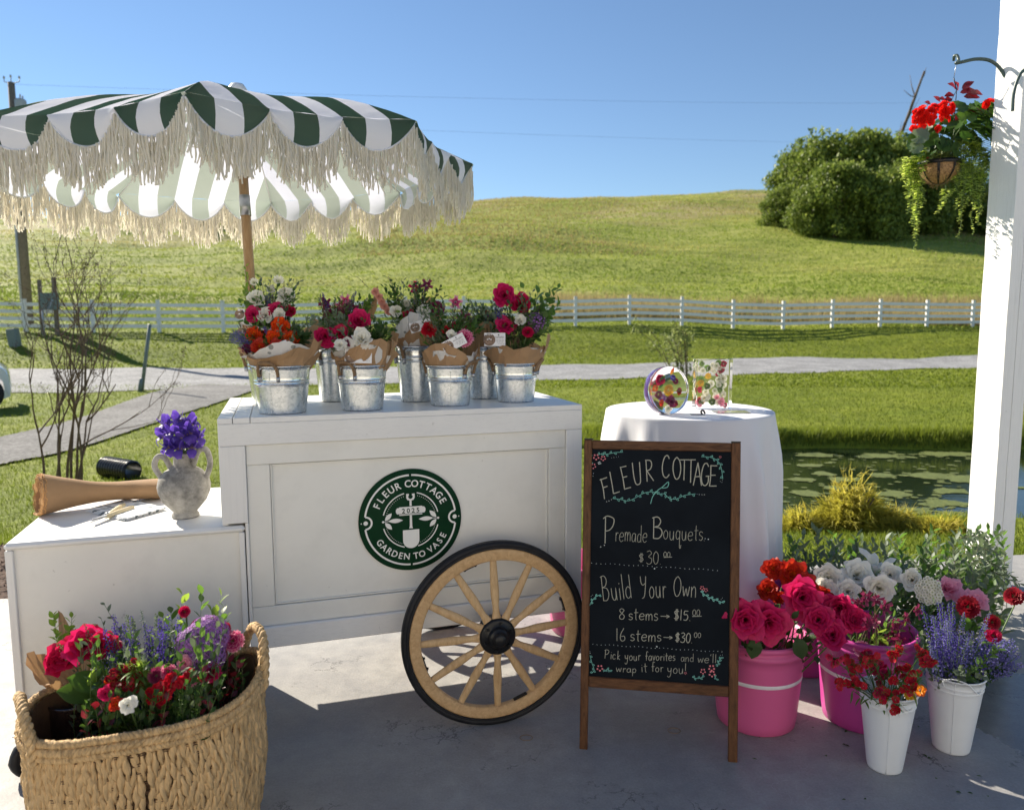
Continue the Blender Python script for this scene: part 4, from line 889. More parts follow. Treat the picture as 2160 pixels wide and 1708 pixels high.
cbox('top_plank', (.102, DP*.33+.0008, ZT-.0005), (W1, DP*.66, ZT+.018), PAINT, cart, .0012); cbox('top_plank', (.102, DP*.66+.0008, ZT-.0005), (W1, DP, ZT+.018), PAINT, cart, .0012)
# lower counter on the left
LX0, LX1, LZ = -.628, .070, .776; LD = .66
cbox('counter_top', (LX0, 0, LZ-.022), (LX1, LD, LZ), PAINT, cart, .008); cbox('counter_stile', (LX0+.002, .003, .147), (LX0+.024, .022, LZ-.023), PAINTV, cart); cbox('counter_stile', (LX1-.020, .003, .147), (LX1-.002, .022, LZ-.023), PAINTV, cart)
cbox('counter_rail', (LX0+.0245, .003, .147), (LX1-.0205, .022, .278), PAINT, cart); cbox('counter_panel', (LX0+.02, .014, .27), (LX1-.015, .020, LZ-.0235), PANEL, cart, .0005)
mb = M(); mb.box((LX0+.004, .023, .147), (LX0+.02, LD-.02, LZ-.023), mat=CM4); part('side_panel', mb, PAINT, cart); cbox('back_panel', (LX0+.021, LD-.036, .147), (-.001, LD-.021, LZ-.023), PAINT, cart)
AX = wood_mat('beam_pine', (.46, .24, .11), (.30, .14, .06), (2, 26, 26))
cbox('axle_beam', (.10, .30, ZB-.042), (W1-.12, .345, ZB-.001), AX, cart, .003); cbox('axle_beam', (.12, .52, ZB-.052), (W1-.18, .565, ZB-.001), AX, cart, .003); cbox('cross_block', (.58, .346, ZB-.04), (.63, .519, ZB-.002), AX, cart, .003)
mb = M(); mb.tube([cl(.903, -.06, .338), cl(.903, DP+.06, .338)], .014, 12); part('axle', mb, IRON, cart)
SPOKE = spoke_mat()
def big_wheel(y0, sgn, parent):
    wm4 = CM4 @ Matrix.Translation((.903, y0, .338)) @ Matrix.Rotation(-sgn*math.pi/2 if sgn > 0 else math.pi/2, 4, 'X') if False else CM4 @ Matrix.Translation((.903, y0, .338)) @ Matrix.Rotation(math.pi/2*(1 if sgn > 0 else -1), 4, 'X')
    # local z now points out of the wheel's face
    mb = M(); pr = [(.313, -.016), (.330, -.017), (.338, -.010), (.3385, -.002), (.3365, .0), (.3385, .002), (.338, .010), (.330, .017), (.322, .017), (.320, .0135), (.317, .017), (.313, .0165), (.3125, .012), (.3125, -.012), (.313, -.016)]
    mb.lathe(pr, 96, 0, wm4); wh = part('wheel', mb, BLACK, parent, label='large spoked wheel with a black rubber tyre' if sgn > 0 else None)
    mb = M(); mb.lathe([(.272, -.013), (.308, -.015), (.3122, -.012), (.3122, .012), (.308, .0155), (.303, .016), (.275, .0155), (.271, .013), (.270, 0), (.272, -.013)], 96, 0, wm4); part('felloe', mb, ASH, wh)
    for i in range(12):
        a = math.pi/2+R_(1.5)+i*math.pi/6; m4 = wm4 @ Matrix.Rotation(a, 4, 'Z'); ms = M(); n = 14; k = 12; vs = []
        for q in range(k+1):
            t_ = q/k; x = .055+t_*.218; wy = (.019-.0085*min(1, t_/.2)) if t_ < .2 else .0105+.0055*math.sin(min(1, (t_-.2)/.3)*math.pi/2) if t_ < .5 else .016-.004*(t_-.5)/.5
            wz = .0085+.002*math.sin(t_*math.pi); zc = .022*(1-t_)**1.3
            for j in range(n):
                b = 2*math.pi*j/n; vs.append(m4 @ Vector((x, wy*math.cos(b), zc+wz*math.sin(b))))
        ms.add(vs, [(q*n+j, q*n+(j+1) % n, (q+1)*n+(j+1) % n, (q+1)*n+j) for q in range(k) for j in range(n)]); part('spoke', ms, SPOKE, wh)
    mb = M(); mb.lathe([(0, -.03), (.05, -.03), (.064, -.02), (.066, .03), (.064, .036), (.058, .039), (.040, .040), (.038, .044), (.036, .052), (.033, .055), (.026, .056), (.024, .062), (.022, .072), (.018, .076), (0, .077)], 40, 0, wm4); hub = part('hub', mb, IRON, wh)
    for i in range(6):
        a = i*math.pi/3+.35; mb = M(); mb.lathe([(.0, .039), (.0055, .039), (.0055, .044), (.003, .0465), (0, .047)], 6, 0, wm4 @ Matrix.Translation((.051*math.cos(a), .051*math.sin(a), 0))); part('bolt', mb, IRON, wh)
    for a in (R_(197), R_(17), R_(290), R_(110)):
        m4 = wm4 @ Matrix.Rotation(a, 4, 'Z'); mb = M(); mb.box((.2655, -.026, -.008), (.2695, .026, .008), mat=m4)
        for s in (-.02, .02): mb.lathe([(.0045, 0), (.004, .004), (0, .005)], 6, 0, m4 @ Matrix.Translation((.2655, s, 0)) @ Matrix.Rotation(-math.pi/2, 4, 'Y'))
        part('rim_clip', mb, IRON, wh)
big_wheel(-.098, 1, cart); big_wheel(DP+.09, -1, cart)
RED = mat('red_plastic', (.45, .03, .02), .4)
for k, (x, y) in enumerate(((LX0+.012, .05), (LX0+.035, LD-.07), (-.1, .08), (-.1, LD-.07))):
    mb = M(); o = cl(x, y, .062); m4 = Matrix.Translation(o) @ Matrix.Rotation(R_(62), 4, 'Z') @ Matrix.Rotation(math.pi/2, 4, 'X'); pr = []
    mb.lathe([(.030, -.015), (.052, -.016), (.060, -.008), (.060, .008), (.052, .016), (.030, .015)], 30, 0, m4, fn=lambda a, z: 1+.035*(math.sin(a*15) > 0)*(abs(z) < .02)); cw = part('caster', mb, BLACK, cart)
    mb = M(); mb.lathe([(0, -.014), (.030, -.0145), (.030, .0145), (0, .014)], 20, 0, m4); part('caster_hub', mb, RED, cw)
    mb = M(); mb.box((-.022, -.024, .06), (.022, -.019, .085), mat=Matrix.Translation(o)); mb.box((-.022, .019, -.005), (.022, .024, .085), mat=Matrix.Translation(o)@Matrix.Rotation(R_(62),4,'Z')); mb.box((-.022, -.024, -.005), (.022, -.019, .085), mat=Matrix.Translation(o)@Matrix.Rotation(R_(62),4,'Z')); mb.box((-.03, -.03, .0805), (.03, .03, .0845), mat=Matrix.Translation(o)); part('caster_fork', mb, STEEL, cw)

# emblem: green disc with cut-out looking lettering
EMG = mat('dark_green_enamel', (.009, .040, .018), .35, var=.15, spec=.03); EMW = mat('panel_white', (.78, .77, .73), .4, var=.03)
ec = PLN(866, 1095, cl(0, .024, 0), CN); ER = .1835; em4 = Matrix.Translation(ec) @ Matrix.Rotation(PH, 4, 'Z') @ Matrix.Rotation(math.pi/2, 4, 'X')
mb = M(); mb.lathe([(0, 0), (ER-.001, 0), (ER, .002), (ER, .006), (ER-.001, .007), (0, .007)], 96, 0, em4); emb = part('emblem', mb, EMG, cart, label='round dark green emblem reading FLEUR COTTAGE, 2025, GARDEN TO VASE')
mb = M(); S = ER/850.  # drawn in the units of an 850-radius circle
def pl(x, y): return (em4 @ Vector((x*S, y*S, .0078)), (em4.to_3x3() @ Vector((0, 0, 1))))
def arcband(r0, r1, a0, a1, n=40):
    vs = []; 
    for i in range(n+1):
        a = R_(a0+(a1-a0)*i/n); vs += [pl(r0*math.cos(a), r0*math.sin(a))[0], pl(r1*math.cos(a), r1*math.sin(a))[0]]
    mb.add(vs, [(2*i, 2*i+1, 2*i+3, 2*i+2) for i in range(n)])
for a0, a1 in ((8, 88.5), (91.5, 172), (188, 268.5), (271.5, 352)): arcband(735, 765, a0, a1)
for a0, a1 in ((13, 77), (103, 166), (194, 256), (284, 346)): arcband(452, 470, a0, a1, 30)
for a0, a1 in ((13, 76), (104, 167), (194, 250), (290, 346)):
    for i in range(13):
        a = R_(a0+(a1-a0)*(i+.5)/13); dot(mb, 415*math.cos(a), 415*math.sin(a), 6*S, pl, n=6, thick=0)
for sx in (1, -1):
    dot(mb, sx*735, 0, 36*S, pl, n=20, thick=0); dot(mb, sx*806, 0, 11*S, pl, n=8, thick=0)
    vs = []
    for i in range(21):
        a = math.pi/2+math.pi*i/20; c_, s_ = math.cos(a), math.sin(a)
        for q in (86, 116): vs.append(pl(sx*(740+q*c_), q*s_)[0])
    mb.add(vs, [(2*i, 2*i+1, 2*i+3, 2*i+2) for i in range(20)])
    def lf(cx, cy, ang, L, Wd):
        n = 12; vs = []
        for i in range(n+1):
            t_ = i/n; vs.append((L*t_, Wd*math.sin(math.pi*t_)**.9))
        vs += [(x, -y) for x, y in vs[::-1][1:-1]]; a = R_(ang)
        P = [pl(sx*(cx+x*math.cos(a)-y*math.sin(a)), cy+x*math.sin(a)+y*math.cos(a))[0] for x, y in vs]; mb.add(P, [tuple(range(len(P)))])
    dot(mb, sx*455, 0, 19*S, pl, n=14, thick=0); lf(375, 5, 180, 245, 36); lf(425, 15, 133, 165, 36); lf(425, -15, 227, 165, 36)
    stroke(mb, [(sx*450, 0), (sx*370, 4)], pl, 9*S, 0, 4, 0)
def polyg(pts): mb.add([pl(x, y)[0] for x, y in pts], [tuple(range(len(pts)))])
polyg([(-17, 330), (17, 330), (17, 235), (-17, 235)]); polyg([(-17, 80), (17, 80), (20, -100), (30, -140), (-30, -140), (-20, -100)])
polyg([(-70, 440), (-25, 440), (-25, 405), (-38, 405), (-38, 385), (-25, 362), (0, 352), (25, 362), (38, 385), (38, 405), (25, 405), (25, 440), (70, 440), (70, 370), (50, 335), (0, 322), (-50, 335), (-70, 370)])
polyg([(-190, 225), (190, 225), (190, 215), (225, 210), (245, 180), (245, 140), (225, 110), (-225, 110), (-245, 140), (-245, 180), (-225, 210), (-190, 215)]); polyg([(-190, 100), (190, 100), (190, 83), (-190, 83)])
polyg([(-135, -160), (-32, -160), (-25, -190), (32, -160), (135, -160)]) if False else None
sh = [(-135, -165), (135, -165)]+[(135*math.cos(a), -340+135*math.sin(a)) for a in [-math.pi*i/18 for i in range(19)]]
polyg(sh); lm = part('spade_and_leaves', mb, EMW, emb, kind='stuff')
mb = M(); g0 = {}
def arc_text(s, r, ac, step, size, inward):
    tot = sum((.45 if c == ' ' else .35 if c == 'I' else 1) for c in s)*step; a = ac+tot/2*(1 if not inward else -1)
    for c in s:
        w2 = (.45 if c == ' ' else 1)*step; am = a-w2/2 if not inward else a+w2/2
        if c != ' ':
            if c not in g0: g0[c] = font_mesh(c, 1)
            b = R_(am); rotz = b-math.pi/2 if not inward else b+math.pi/2; off = (-.35 if not inward else -.35)*size
            m4 = em4 @ Matrix.Scale(S, 4) @ Matrix.Translation((r*math.cos(b), r*math.sin(b), .0079/S)) @ Matrix.Rotation(rotz, 4, 'Z') @ Matrix.Translation((0, off, 0)) @ Matrix.Diagonal((size*.94, size, 1, 1)); mb.join(g0[c], m4)
        a = a-w2 if not inward else a+w2
arc_text('FLEUR COTTAGE', 612, 91, 11.0, 165, False); arc_text('GARDEN TO VASE', 612, 272, 9.8, 150, True)
part('lettering', mb, EMW, emb, False, kind='stuff')
mb = M()
for i, c in enumerate('2025'):
    if c not in g0: g0[c] = font_mesh(c, 1)
    mb.join(g0[c], em4 @ Matrix.Scale(S, 4) @ Matrix.Translation((-120+80*i, 122, .0084/S)) @ Matrix.Diagonal((110, 110, 1, 1)))
part('year', mb, EMG, emb, False, kind='stuff')

# ================================================================== UMBRELLA
def fabric_mat():
    m, n, b = nodes('striped_umbrella_cloth'); a = N(n, 'Attribute', attribute_name='t')
    fr = N(n, 'Math', operation='MULTIPLY'); n.links.new(a.outputs['Fac'], fr.inputs[0]); fr.inputs[1].default_value = .5
    f2 = N(n, 'Math', operation='FRACT'); n.links.new(fr.outputs[0], f2.inputs[0]); g = N(n, 'Math', operation='LESS_THAN'); n.links.new(f2.outputs[0], g.inputs[0]); g.inputs[1].default_value = .5
    ge = n.nodes.new('ShaderNodeNewGeometry')
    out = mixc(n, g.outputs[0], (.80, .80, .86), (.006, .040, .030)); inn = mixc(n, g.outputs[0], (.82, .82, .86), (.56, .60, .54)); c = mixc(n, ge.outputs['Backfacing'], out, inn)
    n.links.new(c, b.inputs['Base Color']); b.inputs['Roughness'].default_value = .8; b.inputs['Specular IOR Level'].default_value = 0.
    t_ = N(n, 'BsdfTranslucent'); n.links.new(mixc(n, g.outputs[0], (.76, .78, .90), (.40, .47, .41)), t_.inputs[0]); s = n.nodes.new('ShaderNodeMixShader')
    n.links.new(mixc(n, g.outputs[0], (.38,)*3, (.22,)*3), s.inputs[0]); n.links.new(b.outputs[0], s.inputs[1]); n.links.new(t_.outputs[0], s.inputs[2]); n.links.new(s.outputs[0], n.nodes['Material Output'].inputs[0])
    k = noise_(n, 14, 4, .6, coord(n)); bump(n, b, k.outputs[0], .35, .012); return m
FAB = fabric_mat(); TRIM = mat('white_piping', (.68, .70, .74), .6, var=.03)
UC = Vector((-1.057, 3.05, 0)); UR = .903; ZE = 2.064; ZA = 2.064+.235; A0 = R_(-79.7)
def tz(p): return Vector((p.x, p.y, p.z+.035*(p.x-UC.x)-.007*(p.y-UC.y)))
um = thing('beach_umbrella', (-.99, 2.95, 1.13), 'green and white striped umbrella with scalloped edge and long cotton fringe', 'umbrella')
cnr = [tz(UC+Vector((math.cos(A0+k*math.pi/4)*UR, math.sin(A0+k*math.pi/4)*UR, ZE))) for k in range(8)]
ap = UC+Vector((0, 0, ZA)); fr = M()
for k in range(8):
    a, b = cnr[k], cnr[(k+1) % 8]; mid = (a+b)/2; NV, NU = 16, 36; ph = rnd.random()*9
    def cp(u, v):
        e = a.lerp(b, u); e = e+(UC+Vector((0, 0, ZE))-e)*.035*math.sin(math.pi*u); e.z -= .012*math.sin(math.pi*u)
        p = ap.lerp(e, v); p.z += .045*math.sin(math.pi*v**1.3)*(1-.2*math.sin(math.pi*u)*v) ; return p
    def fcp(u, v): 
        p = cp(u, v); p.z += .004*mnoise.noise(Vector((u*9+k*5, v*7, 0)))*v; return p
    mb = M(); mb.grid(fcp, NU, NV, 0, lambda u, v: 4.5+(u-.5)*9*max(v, .001)); 
    # flip winding so that the outside faces up
    if (Vector(mb.v[NU+1])-Vector(mb.v[0])).length >= 0:
        f = mb.f[NU*NV//2]; q = [Vector(mb.v[i]) for i in f]; nn = (q[1]-q[0]).cross(q[2]-q[0])
        if nn.z < 0: mb.f = [x[::-1] for x in mb.f]
    pn = part('canopy_panel', mb, FAB, um)
    out = (mid-UC); out.z = 0; out.normalize()
    def sc(u): 
        q = (u*3) % 1. if u < 1 else 1.; return .014+.085*math.sin(math.pi*q)**.8
    def vl(u, v):
        e = cp(u, 1.); d = sc(u)*v; return e+out*(.014*math.sin(math.pi*min(1, v))+.010*math.sin(u*math.pi*6+ph)*v)+Vector((0, 0, -d))
    mb = M(); mb.grid(vl, 45, 4, 0, lambda u, v: 4.5+(u-.5)*9)
    f = mb.f[50]; q = [Vector(mb.v[i]) for i in f]
    if (q[1]-q[0]).cross(q[2]-q[0]).dot(out) < 0: mb.f = [x[::-1] for x in mb.f]
    vp = part('valance', mb, FAB, pn)
    mb = M(); mb.tube([vl(i/60, 1.)+out*.002 for i in range(61)], .0038, 6); part('piping', mb, TRIM, pn)
    # fringe cords
    nc = 250
    for i in range(nc):
        u = (i+rnd.uniform(.2, .8))/nc; p = vl(u, 1.)+out*rnd.uniform(-.004, .012); L_ = .124*rnd.uniform(.75, 1.12); r = .0023*rnd.uniform(.8, 1.25); a1, a2 = rnd.random()*6, rnd.random()*6; am = rnd.uniform(.002, .008); tg = (b-a).normalized(); pts = []; rr = []
        for j in range(13):
            s = j/12; pts.append(p+tg*(am*math.sin(s*7+a1)*s+.004*math.sin(a2)*s*3)+out*(am*.8*math.sin(s*6+a2)*s)-Vector((0, 0, L_*s))); rr.append(r*(1.0 if j % 2 else 1.45)*(1 if j < 12 else .8))
        fr.tube(pts, rr, 4, caps=False)
        if i % 2 == 0: # the netted heading
            p2 = vl(min(1, u+.012), 1.); fr.tube([p, (p+p2)/2-Vector((0, 0, .03)), p2-Vector((0, 0, .055))], .0016, 3, caps=False)
part('fringe', fr, CORD, um, kind='stuff', label='knotted cream cotton fringe hanging from every scallop')
hub_ = UC+Vector((.02, 0, 1.98)); WPL = mat('white_plastic', (.78, .78, .76), .35, var=.03)
base = cl(.10, .53, ZT+.01); base = Vector((-.985, 2.93, 1.10)); top = ap+Vector((0, 0, .0))
mb = M(); mb.tube([base, base.lerp(top, .80)], .0185, 16); part('pole', mb, POLEW, um)
mb = M(); mb.tube([base.lerp(top, .63), base.lerp(top, .695)], .0205, 16); part('ferrule', mb, STEEL, um)
mb = M(); mb.tube([base.lerp(top, .805), top], .0165, 14); mb.lathe([(.018, -.05), (.034, -.045), (.036, .0), (.03, .01), (.018, .02)], 16, 0, Matrix.Translation(base.lerp(top, .82))); mb.tube([base.lerp(top, .755), base.lerp(top, .87)], .025, 14); part('runner', mb, WPL, um)
run = base.lerp(top, .82)
for k in range(8):
    c = cnr[k]; pts = [ap.lerp(c, v)+Vector((0, 0, .045*math.sin(math.pi*v**1.3)-.010)) for v in [i/8 for i in range(9)]]
    mb = M(); mb.tube(pts, .0035, 5); part('rib', mb, WPL, um); mb = M(); mb.tube([run, pts[4]], .003, 5); part('strut', mb, WPL, um)
mb = M(); mb.lathe([(.0, -.02), (.03, -.018), (.038, -.004), (.036, .012), (.024, .030), (.0, .036)], 24, 0, Matrix.Translation(ap+Vector((0, 0, .030)))); part('finial', mb, WPL, um)

# ================================================================== CHALKBOARD
bl, br = Vector((.233, 2.427, 0)), Vector((.728, 2.346, 0)); bu = (br-bl).normalized(); bn = Vector((-bu.y, bu.x, 0)); up = (Vector((0, 0, 1.042))+bn*.145).normalized(); bnn = bu.cross(up).normalized(); 
# bnn points away from the camera when bn does; make it face the viewer
if bnn.dot(bn) > 0: bnn = -bnn
BW, BL = (br-bl).length+.018, 1.052; B4 = Matrix.Translation(bl-bu*.009) @ Matrix((bu, up, bnn)).transposed().to_4x4()
cb = thing('chalkboard_sign', bl.lerp(br, .5), 'brown framed chalkboard A-frame sign with handwritten prices', 'sandwich board')
def bb(name, a, b, mt, bev=.0025, m4=B4, parent=None): mb = M(); mb.box(a, b, mat=m4, bev=bev); return part(name, mb, mt, parent or cb)
bb('leg', (0, 0, -.02), (.027, BL-.001, 0), BROWNZ); bb('leg', (BW-.030, 0, -.02), (BW, BL-.001, 0), BROWNZ); bb('top_rail', (.0275, BL-.032, -.0195), (BW-.0305, BL-.002, -.0005), BROWNX); bb('bottom_rail', (.0275, .211, -.0195), (BW-.0305, .247, -.0005), BROWNX)
CH = mat('chalkboard_slate', (.010, .013, .017), .5, var=.35, vscale=4, spec=.02); face = bb('slate', (.024, .243, -.012), (BW-.027, BL-.028, -.006), CH, .0005)
r4 = Matrix.Translation(bl-bu*.009+up*BL) @ Matrix.Rotation(0, 4, 'Z'); rup = (Vector((0, 0, 1.042))-bn*.30).normalized(); rz = bu.cross(rup).normalized()
BR4 = Matrix.Translation(bl-bu*.009+bn*.475) @ Matrix((bu, rup, -rz if rz.dot(bn) > 0 else rz)).transposed().to_4x4()
rl = BL*1.008; 
for a, b in (((0, .0, -.02), (.027, rl, 0)), ((BW-.030, 0, -.02), (BW, rl, 0))): bb('leg', a, b, BROWNZ, m4=BR4)
bb('bottom_rail', (.0275, .211, -.0195), (BW-.0305, .247, -.0005), BROWNX, m4=BR4); bb('top_rail', (.0275, rl-.045, -.0195), (BW-.0305, rl-.015, -.0005), BROWNX, m4=BR4); bb('slate', (.024, .243, -.015), (BW-.027, rl-.04, -.009), CH, .0005, m4=BR4)
for x in (.0, BW-.03): bb('hinge', (x, BL-.0015, -.018), (x+.03, BL+.0035, 0.0), IRON, .0005); bb('rubber_foot', (x+.003, -.008, -.018), (x+.026, -.0005, -.001), BLACK, .0005)
bp0 = B4 @ Vector((0, 0, -.006)); 
def cbp(x, y):
    """x, y are picture points measured on an enlargement of the board"""
    return (PLN((1380+x*.5033)/1.15741, (1040+y*.5033)/1.15741, bp0, bnn), bnn)
CHK = mat('grey_chalk_line', (.42, .41, .33), .9, var=.25, vscale=300); CHT = mat('mint_chalk', (.22, .55, .46), .9, var=.15); CHW = mat('white_chalk', (.72, .80, .80), .9, var=.05); CHP = mat('pink_chalk', (.75, .22, .25), .9, var=.1)
mb = M(); LW = .0015
def wr(s, x0, y0, x1, y1, h, w_=LW): write(mb, s, x0, y0, x1, y1, h, cbp, w_)
# title letters along a shallow arch, tall and thin
def big(ch, x, y, h, wd, rot=0):
    for st in GL[ch]:
        q = [(x+(gx-.28)*wd*math.cos(rot)+gy*h*math.sin(rot), y-gy*h*math.cos(rot)+(gx-.28)*wd*math.sin(rot)) for gx, gy in st]; stroke(mb, q, cbp, .0030)
for ch, x, y, h, rot in (('F', 206, 350, 100, -.22), ('L', 250, 326, 110, -.20), ('E', 303, 304, 112, -.20), ('U', 352, 283, 108, -.10), ('R', 410, 268, 106, -.06)): big(ch, x, y, h, 70, rot)
for ch, x, y, h, rot in (('C', 487, 250, 108, 0), ('O', 540, 256, 106, 0), ('T', 574, 262, 100, .03), ('T', 606, 274, 112, .03), ('A', 640, 288, 112, .02), ('G', 676, 288, 108, .02), ('E', 716, 293, 104, .05)): big(ch, x, y, h, 74, rot)
part('chalk_title', mb, CHK, face, kind='stuff'); mb = M()
big('P', 213, 568, 130, 110); wr('remade', 240, 556, 400, 562, 82); big('B', 446, 545, 105, 100); wr('ouquets.', 474, 548, 682, 556, 84)
part('chalk_line', mb, CHK, face, kind='stuff'); mb = M()
wr('$', 354, 658, 384, 659, 42); wr('30.', 392, 668, 470, 670, 62); wr('00', 476, 634, 512, 635, 26); stroke(mb, [(478, 636), (518, 634)], cbp, .0018)
part('chalk_line', mb, CHK, face, kind='stuff'); mb = M()
wr('Build', 180, 850, 330, 832, 120, .0020); wr('Your', 366, 832, 494, 828, 108, .0020); wr('Own', 522, 822, 642, 828, 100, .0020)
part('chalk_line', mb, CHK, face, kind='stuff'); mb = M()
wr('8', 260, 936, 296, 936, 52, .0020); wr('stems', 306, 938, 454, 940, 60, .0020); wr('>', 462, 934, 514, 937, 36, .0020); wr('$15.', 524, 938, 612, 944, 50, .0024); wr('00', 616, 918, 656, 920, 30); stroke(mb, [(616, 922), (662, 920)], cbp, .002)
part('chalk_line', mb, CHK, face, kind='stuff'); mb = M()
wr('16', 244, 1042, 300, 1042, 64, .0020); wr('stems', 314, 1040, 470, 1044, 60, .0020); wr('>', 476, 1036, 528, 1039, 36, .0020); wr('$30.', 530, 1044, 620, 1052, 46, .0024); wr('00', 624, 1024, 660, 1026, 24)
part('chalk_line', mb, CHK, face, kind='stuff'); mb = M()
wr('Pick', 188, 1126, 268, 1132, 44, .0016); wr('your', 288, 1134, 368, 1136, 48, .0016); wr('favorites', 388, 1134, 536, 1136, 44, .0016); wr('and', 560, 1140, 626, 1142, 40, .0012); wr("we'll", 642, 1144, 736, 1148, 44, .0014)
part('chalk_line', mb, CHK, face, kind='stuff'); mb = M()
wr('wrap', 246, 1190, 350, 1194, 38, .0016); wr('it', 368, 1192, 402, 1190, 50, .0016); wr('for', 418, 1190, 478, 1190, 46, .0016); wr('you!', 494, 1196, 590, 1200, 52, .0016)
part('chalk_line', mb, CHK, face, kind='stuff'); mb = M()

mb = M()
for (x0, y0, x1, y1, n) in ((128, 663, 738, 698, 28), (134, 1056, 760, 1094, 32)):
    for i in range(n): dot(mb, x0+(x1-x0)*i/(n-1), y0+(y1-y0)*i/(n-1)+2*math.sin(i), .0011, cbp, n=6)
for x, y, r in ((433, 690, 8), (444, 1068, 8), (172, 585, 6), (190, 577, 6), (678, 545, 5), (694, 548, 7), (201, 366, 4), (212, 362, 5), (224, 356, 4), (640, 330, 3), (650, 331, 4), (663, 332, 4), (675, 332, 4), (126, 254, 4), (135, 242, 4), (137, 229, 5), (224, 154, 3), (236, 152, 3), (248, 150, 3), (259, 148, 3), (752, 268, 3), (760, 272, 3), (762, 262, 3), (126, 825, 3), (133, 818, 3), (762, 832, 3), (756, 840, 3), (120, 1092, 3), (121, 1100, 4), (752, 1110, 3), (762, 1108, 3)): dot(mb, x, y, r*.00026, cbp, n=10)
for a, b in (((158, 178), (170, 172)), ((160, 184), (174, 180))): stroke(mb, [a, b], cbp, .002)
part('chalk_dots', mb, CHW, face, kind='stuff')
mb = M()
def vine(pts, nl=10, ll=13, lw=.0014, sd_=1):
    stroke(mb, pts, cbp, lw); P = spline([(x, y, 0) for x, y in pts], 6); n = len(P)
    for i in range(nl):
        j = int((i+.5)/nl*(n-1)); p = P[j]; d = (P[min(j+1, n-1)]-P[max(j-1, 0)]).normalized(); s = 1 if i % 2 else -1; q = Vector((-d.y, d.x, 0))*s; tip = p+(q*.8+d*.6)*ll; a = p+(q*.2+d*.7)*ll*.6; b = p+(q*.8-d*.1)*ll*.6
        stroke(mb, [(p.x, p.y), (a.x, a.y), (tip.x, tip.y), (b.x, b.y), (p.x, p.y)], cbp, lw)
vine([(230, 350), (270, 355), (305, 362), (345, 345), (380, 325), (420, 318), (440, 325)], 13); vine([(445, 330), (480, 328), (505, 350), (540, 352), (580, 335), (632, 328)], 12)
stroke(mb, [(414, 376), (425, 340), (450, 310), (470, 296), (500, 270), (496, 295), (470, 300)], cbp, .0022); vine([(160, 140), (180, 132), (200, 136), (240, 128), (280, 126)], 7, 12); vine([(660, 148), (700, 150), (730, 162), (748, 180), (758, 210), (764, 256)], 10, 13); stroke(mb, [(122, 225), (126, 252), (118, 240)], cbp, .0014); vine([(120, 205), (126, 170), (122, 140)], 4, 10)
vine([(118, 870), (128, 850), (146, 828), (172, 816)], 6, 11, .002); vine([(656, 800), (690, 826), (724, 840), (768, 856)], 9, 12, .0022); vine([(120, 1110), (130, 1150), (140, 1180), (128, 1198)], 6, 11); vine([(186, 1190), (205, 1178), (222, 1190)], 5, 10); vine([(738, 1165), (745, 1140), (758, 1120)], 6, 11); vine([(616, 1216), (645, 1222), (676, 1212)], 5, 11); vine([(722, 1205), (736, 1230)], 3, 9)
part('chalk_vines', mb, CHT, face, kind='stuff')
mb = M()
def posy(x, y, r):
    for i in range(5): a = i*1.2566+.3; dot(mb, x+r*.62*math.cos(a), y+r*.62*math.sin(a), r*.56*.00027*1.0, cbp, n=9, thick=.0007+.00003*i)
for x, y, r in ((150, 150, 19), (184, 156, 16), (136, 194, 17), (664, 784, 13), (682, 794, 12), (168, 1172, 20), (668, 1188, 17), (710, 1172, 20), (712, 1200, 20), (583, 1196, 8), (752, 150, 7)): posy(x, y, r)
part('chalk_flowers', mb, CHP, face, kind='stuff')

# ================================================================== CLOTH-COVERED TABLE
def cloth_mat():
    m = mat('white_tablecloth', (.80, .80, .83), .75, var=.02, vscale=5, trans=.12, tcol=(.8, .8, .82)); return m
CLOTH = cloth_mat(); TC = Vector((.835, 3.56, 0)); TR, TZ = .385, 1.026
t = thing('cocktail_table', TC, 'tall round cocktail table hidden under a long white cloth', 'table'); mb = M(); mb.lathe([(0, TZ-.03), (TR-.004, TZ-.03), (TR-.002, TZ-.006), (0, TZ-.006)], 48, 0, Matrix.Translation(TC)); part('table_top', mb, STEEL, t); mb = M(); mb.lathe([(.035, .02), (.035, TZ-.03)], 16, 0, Matrix.Translation(TC)); mb.lathe([(0, .001), (.24, .001), (.24, .014), (0, .03)], 32, 0, Matrix.Translation(TC)); part('pedestal', mb, STEEL, t)
mb = M(); prof = [(0, TZ), (TR*.5, TZ), (TR*.9, TZ), (TR*.995, TZ-.0005), (TR+.0025, TZ-.003), (TR+.004, TZ-.012)]+[(TR+.006+.062*(i/12)**.8, TZ-.018-(TZ-.03)*i/12) for i in range(1, 13)]
def fold(a, z):
    k = max(0, (TZ-.03-z)); return 1+min(1, k*5)*(.050*math.sin(a*11+.6)+.045*math.sin(a*7+2+z*1.5)+.022*math.sin(a*19+z*2)+.012*math.sin(a*31+z*3))+k*.03*math.sin(a*4)
mb.lathe(prof, 160, 0, Matrix.Translation(TC), fold); solo('tablecloth', mb, CLOTH, TC, 'white tablecloth falling in soft folds to the floor', 'tablecloth')

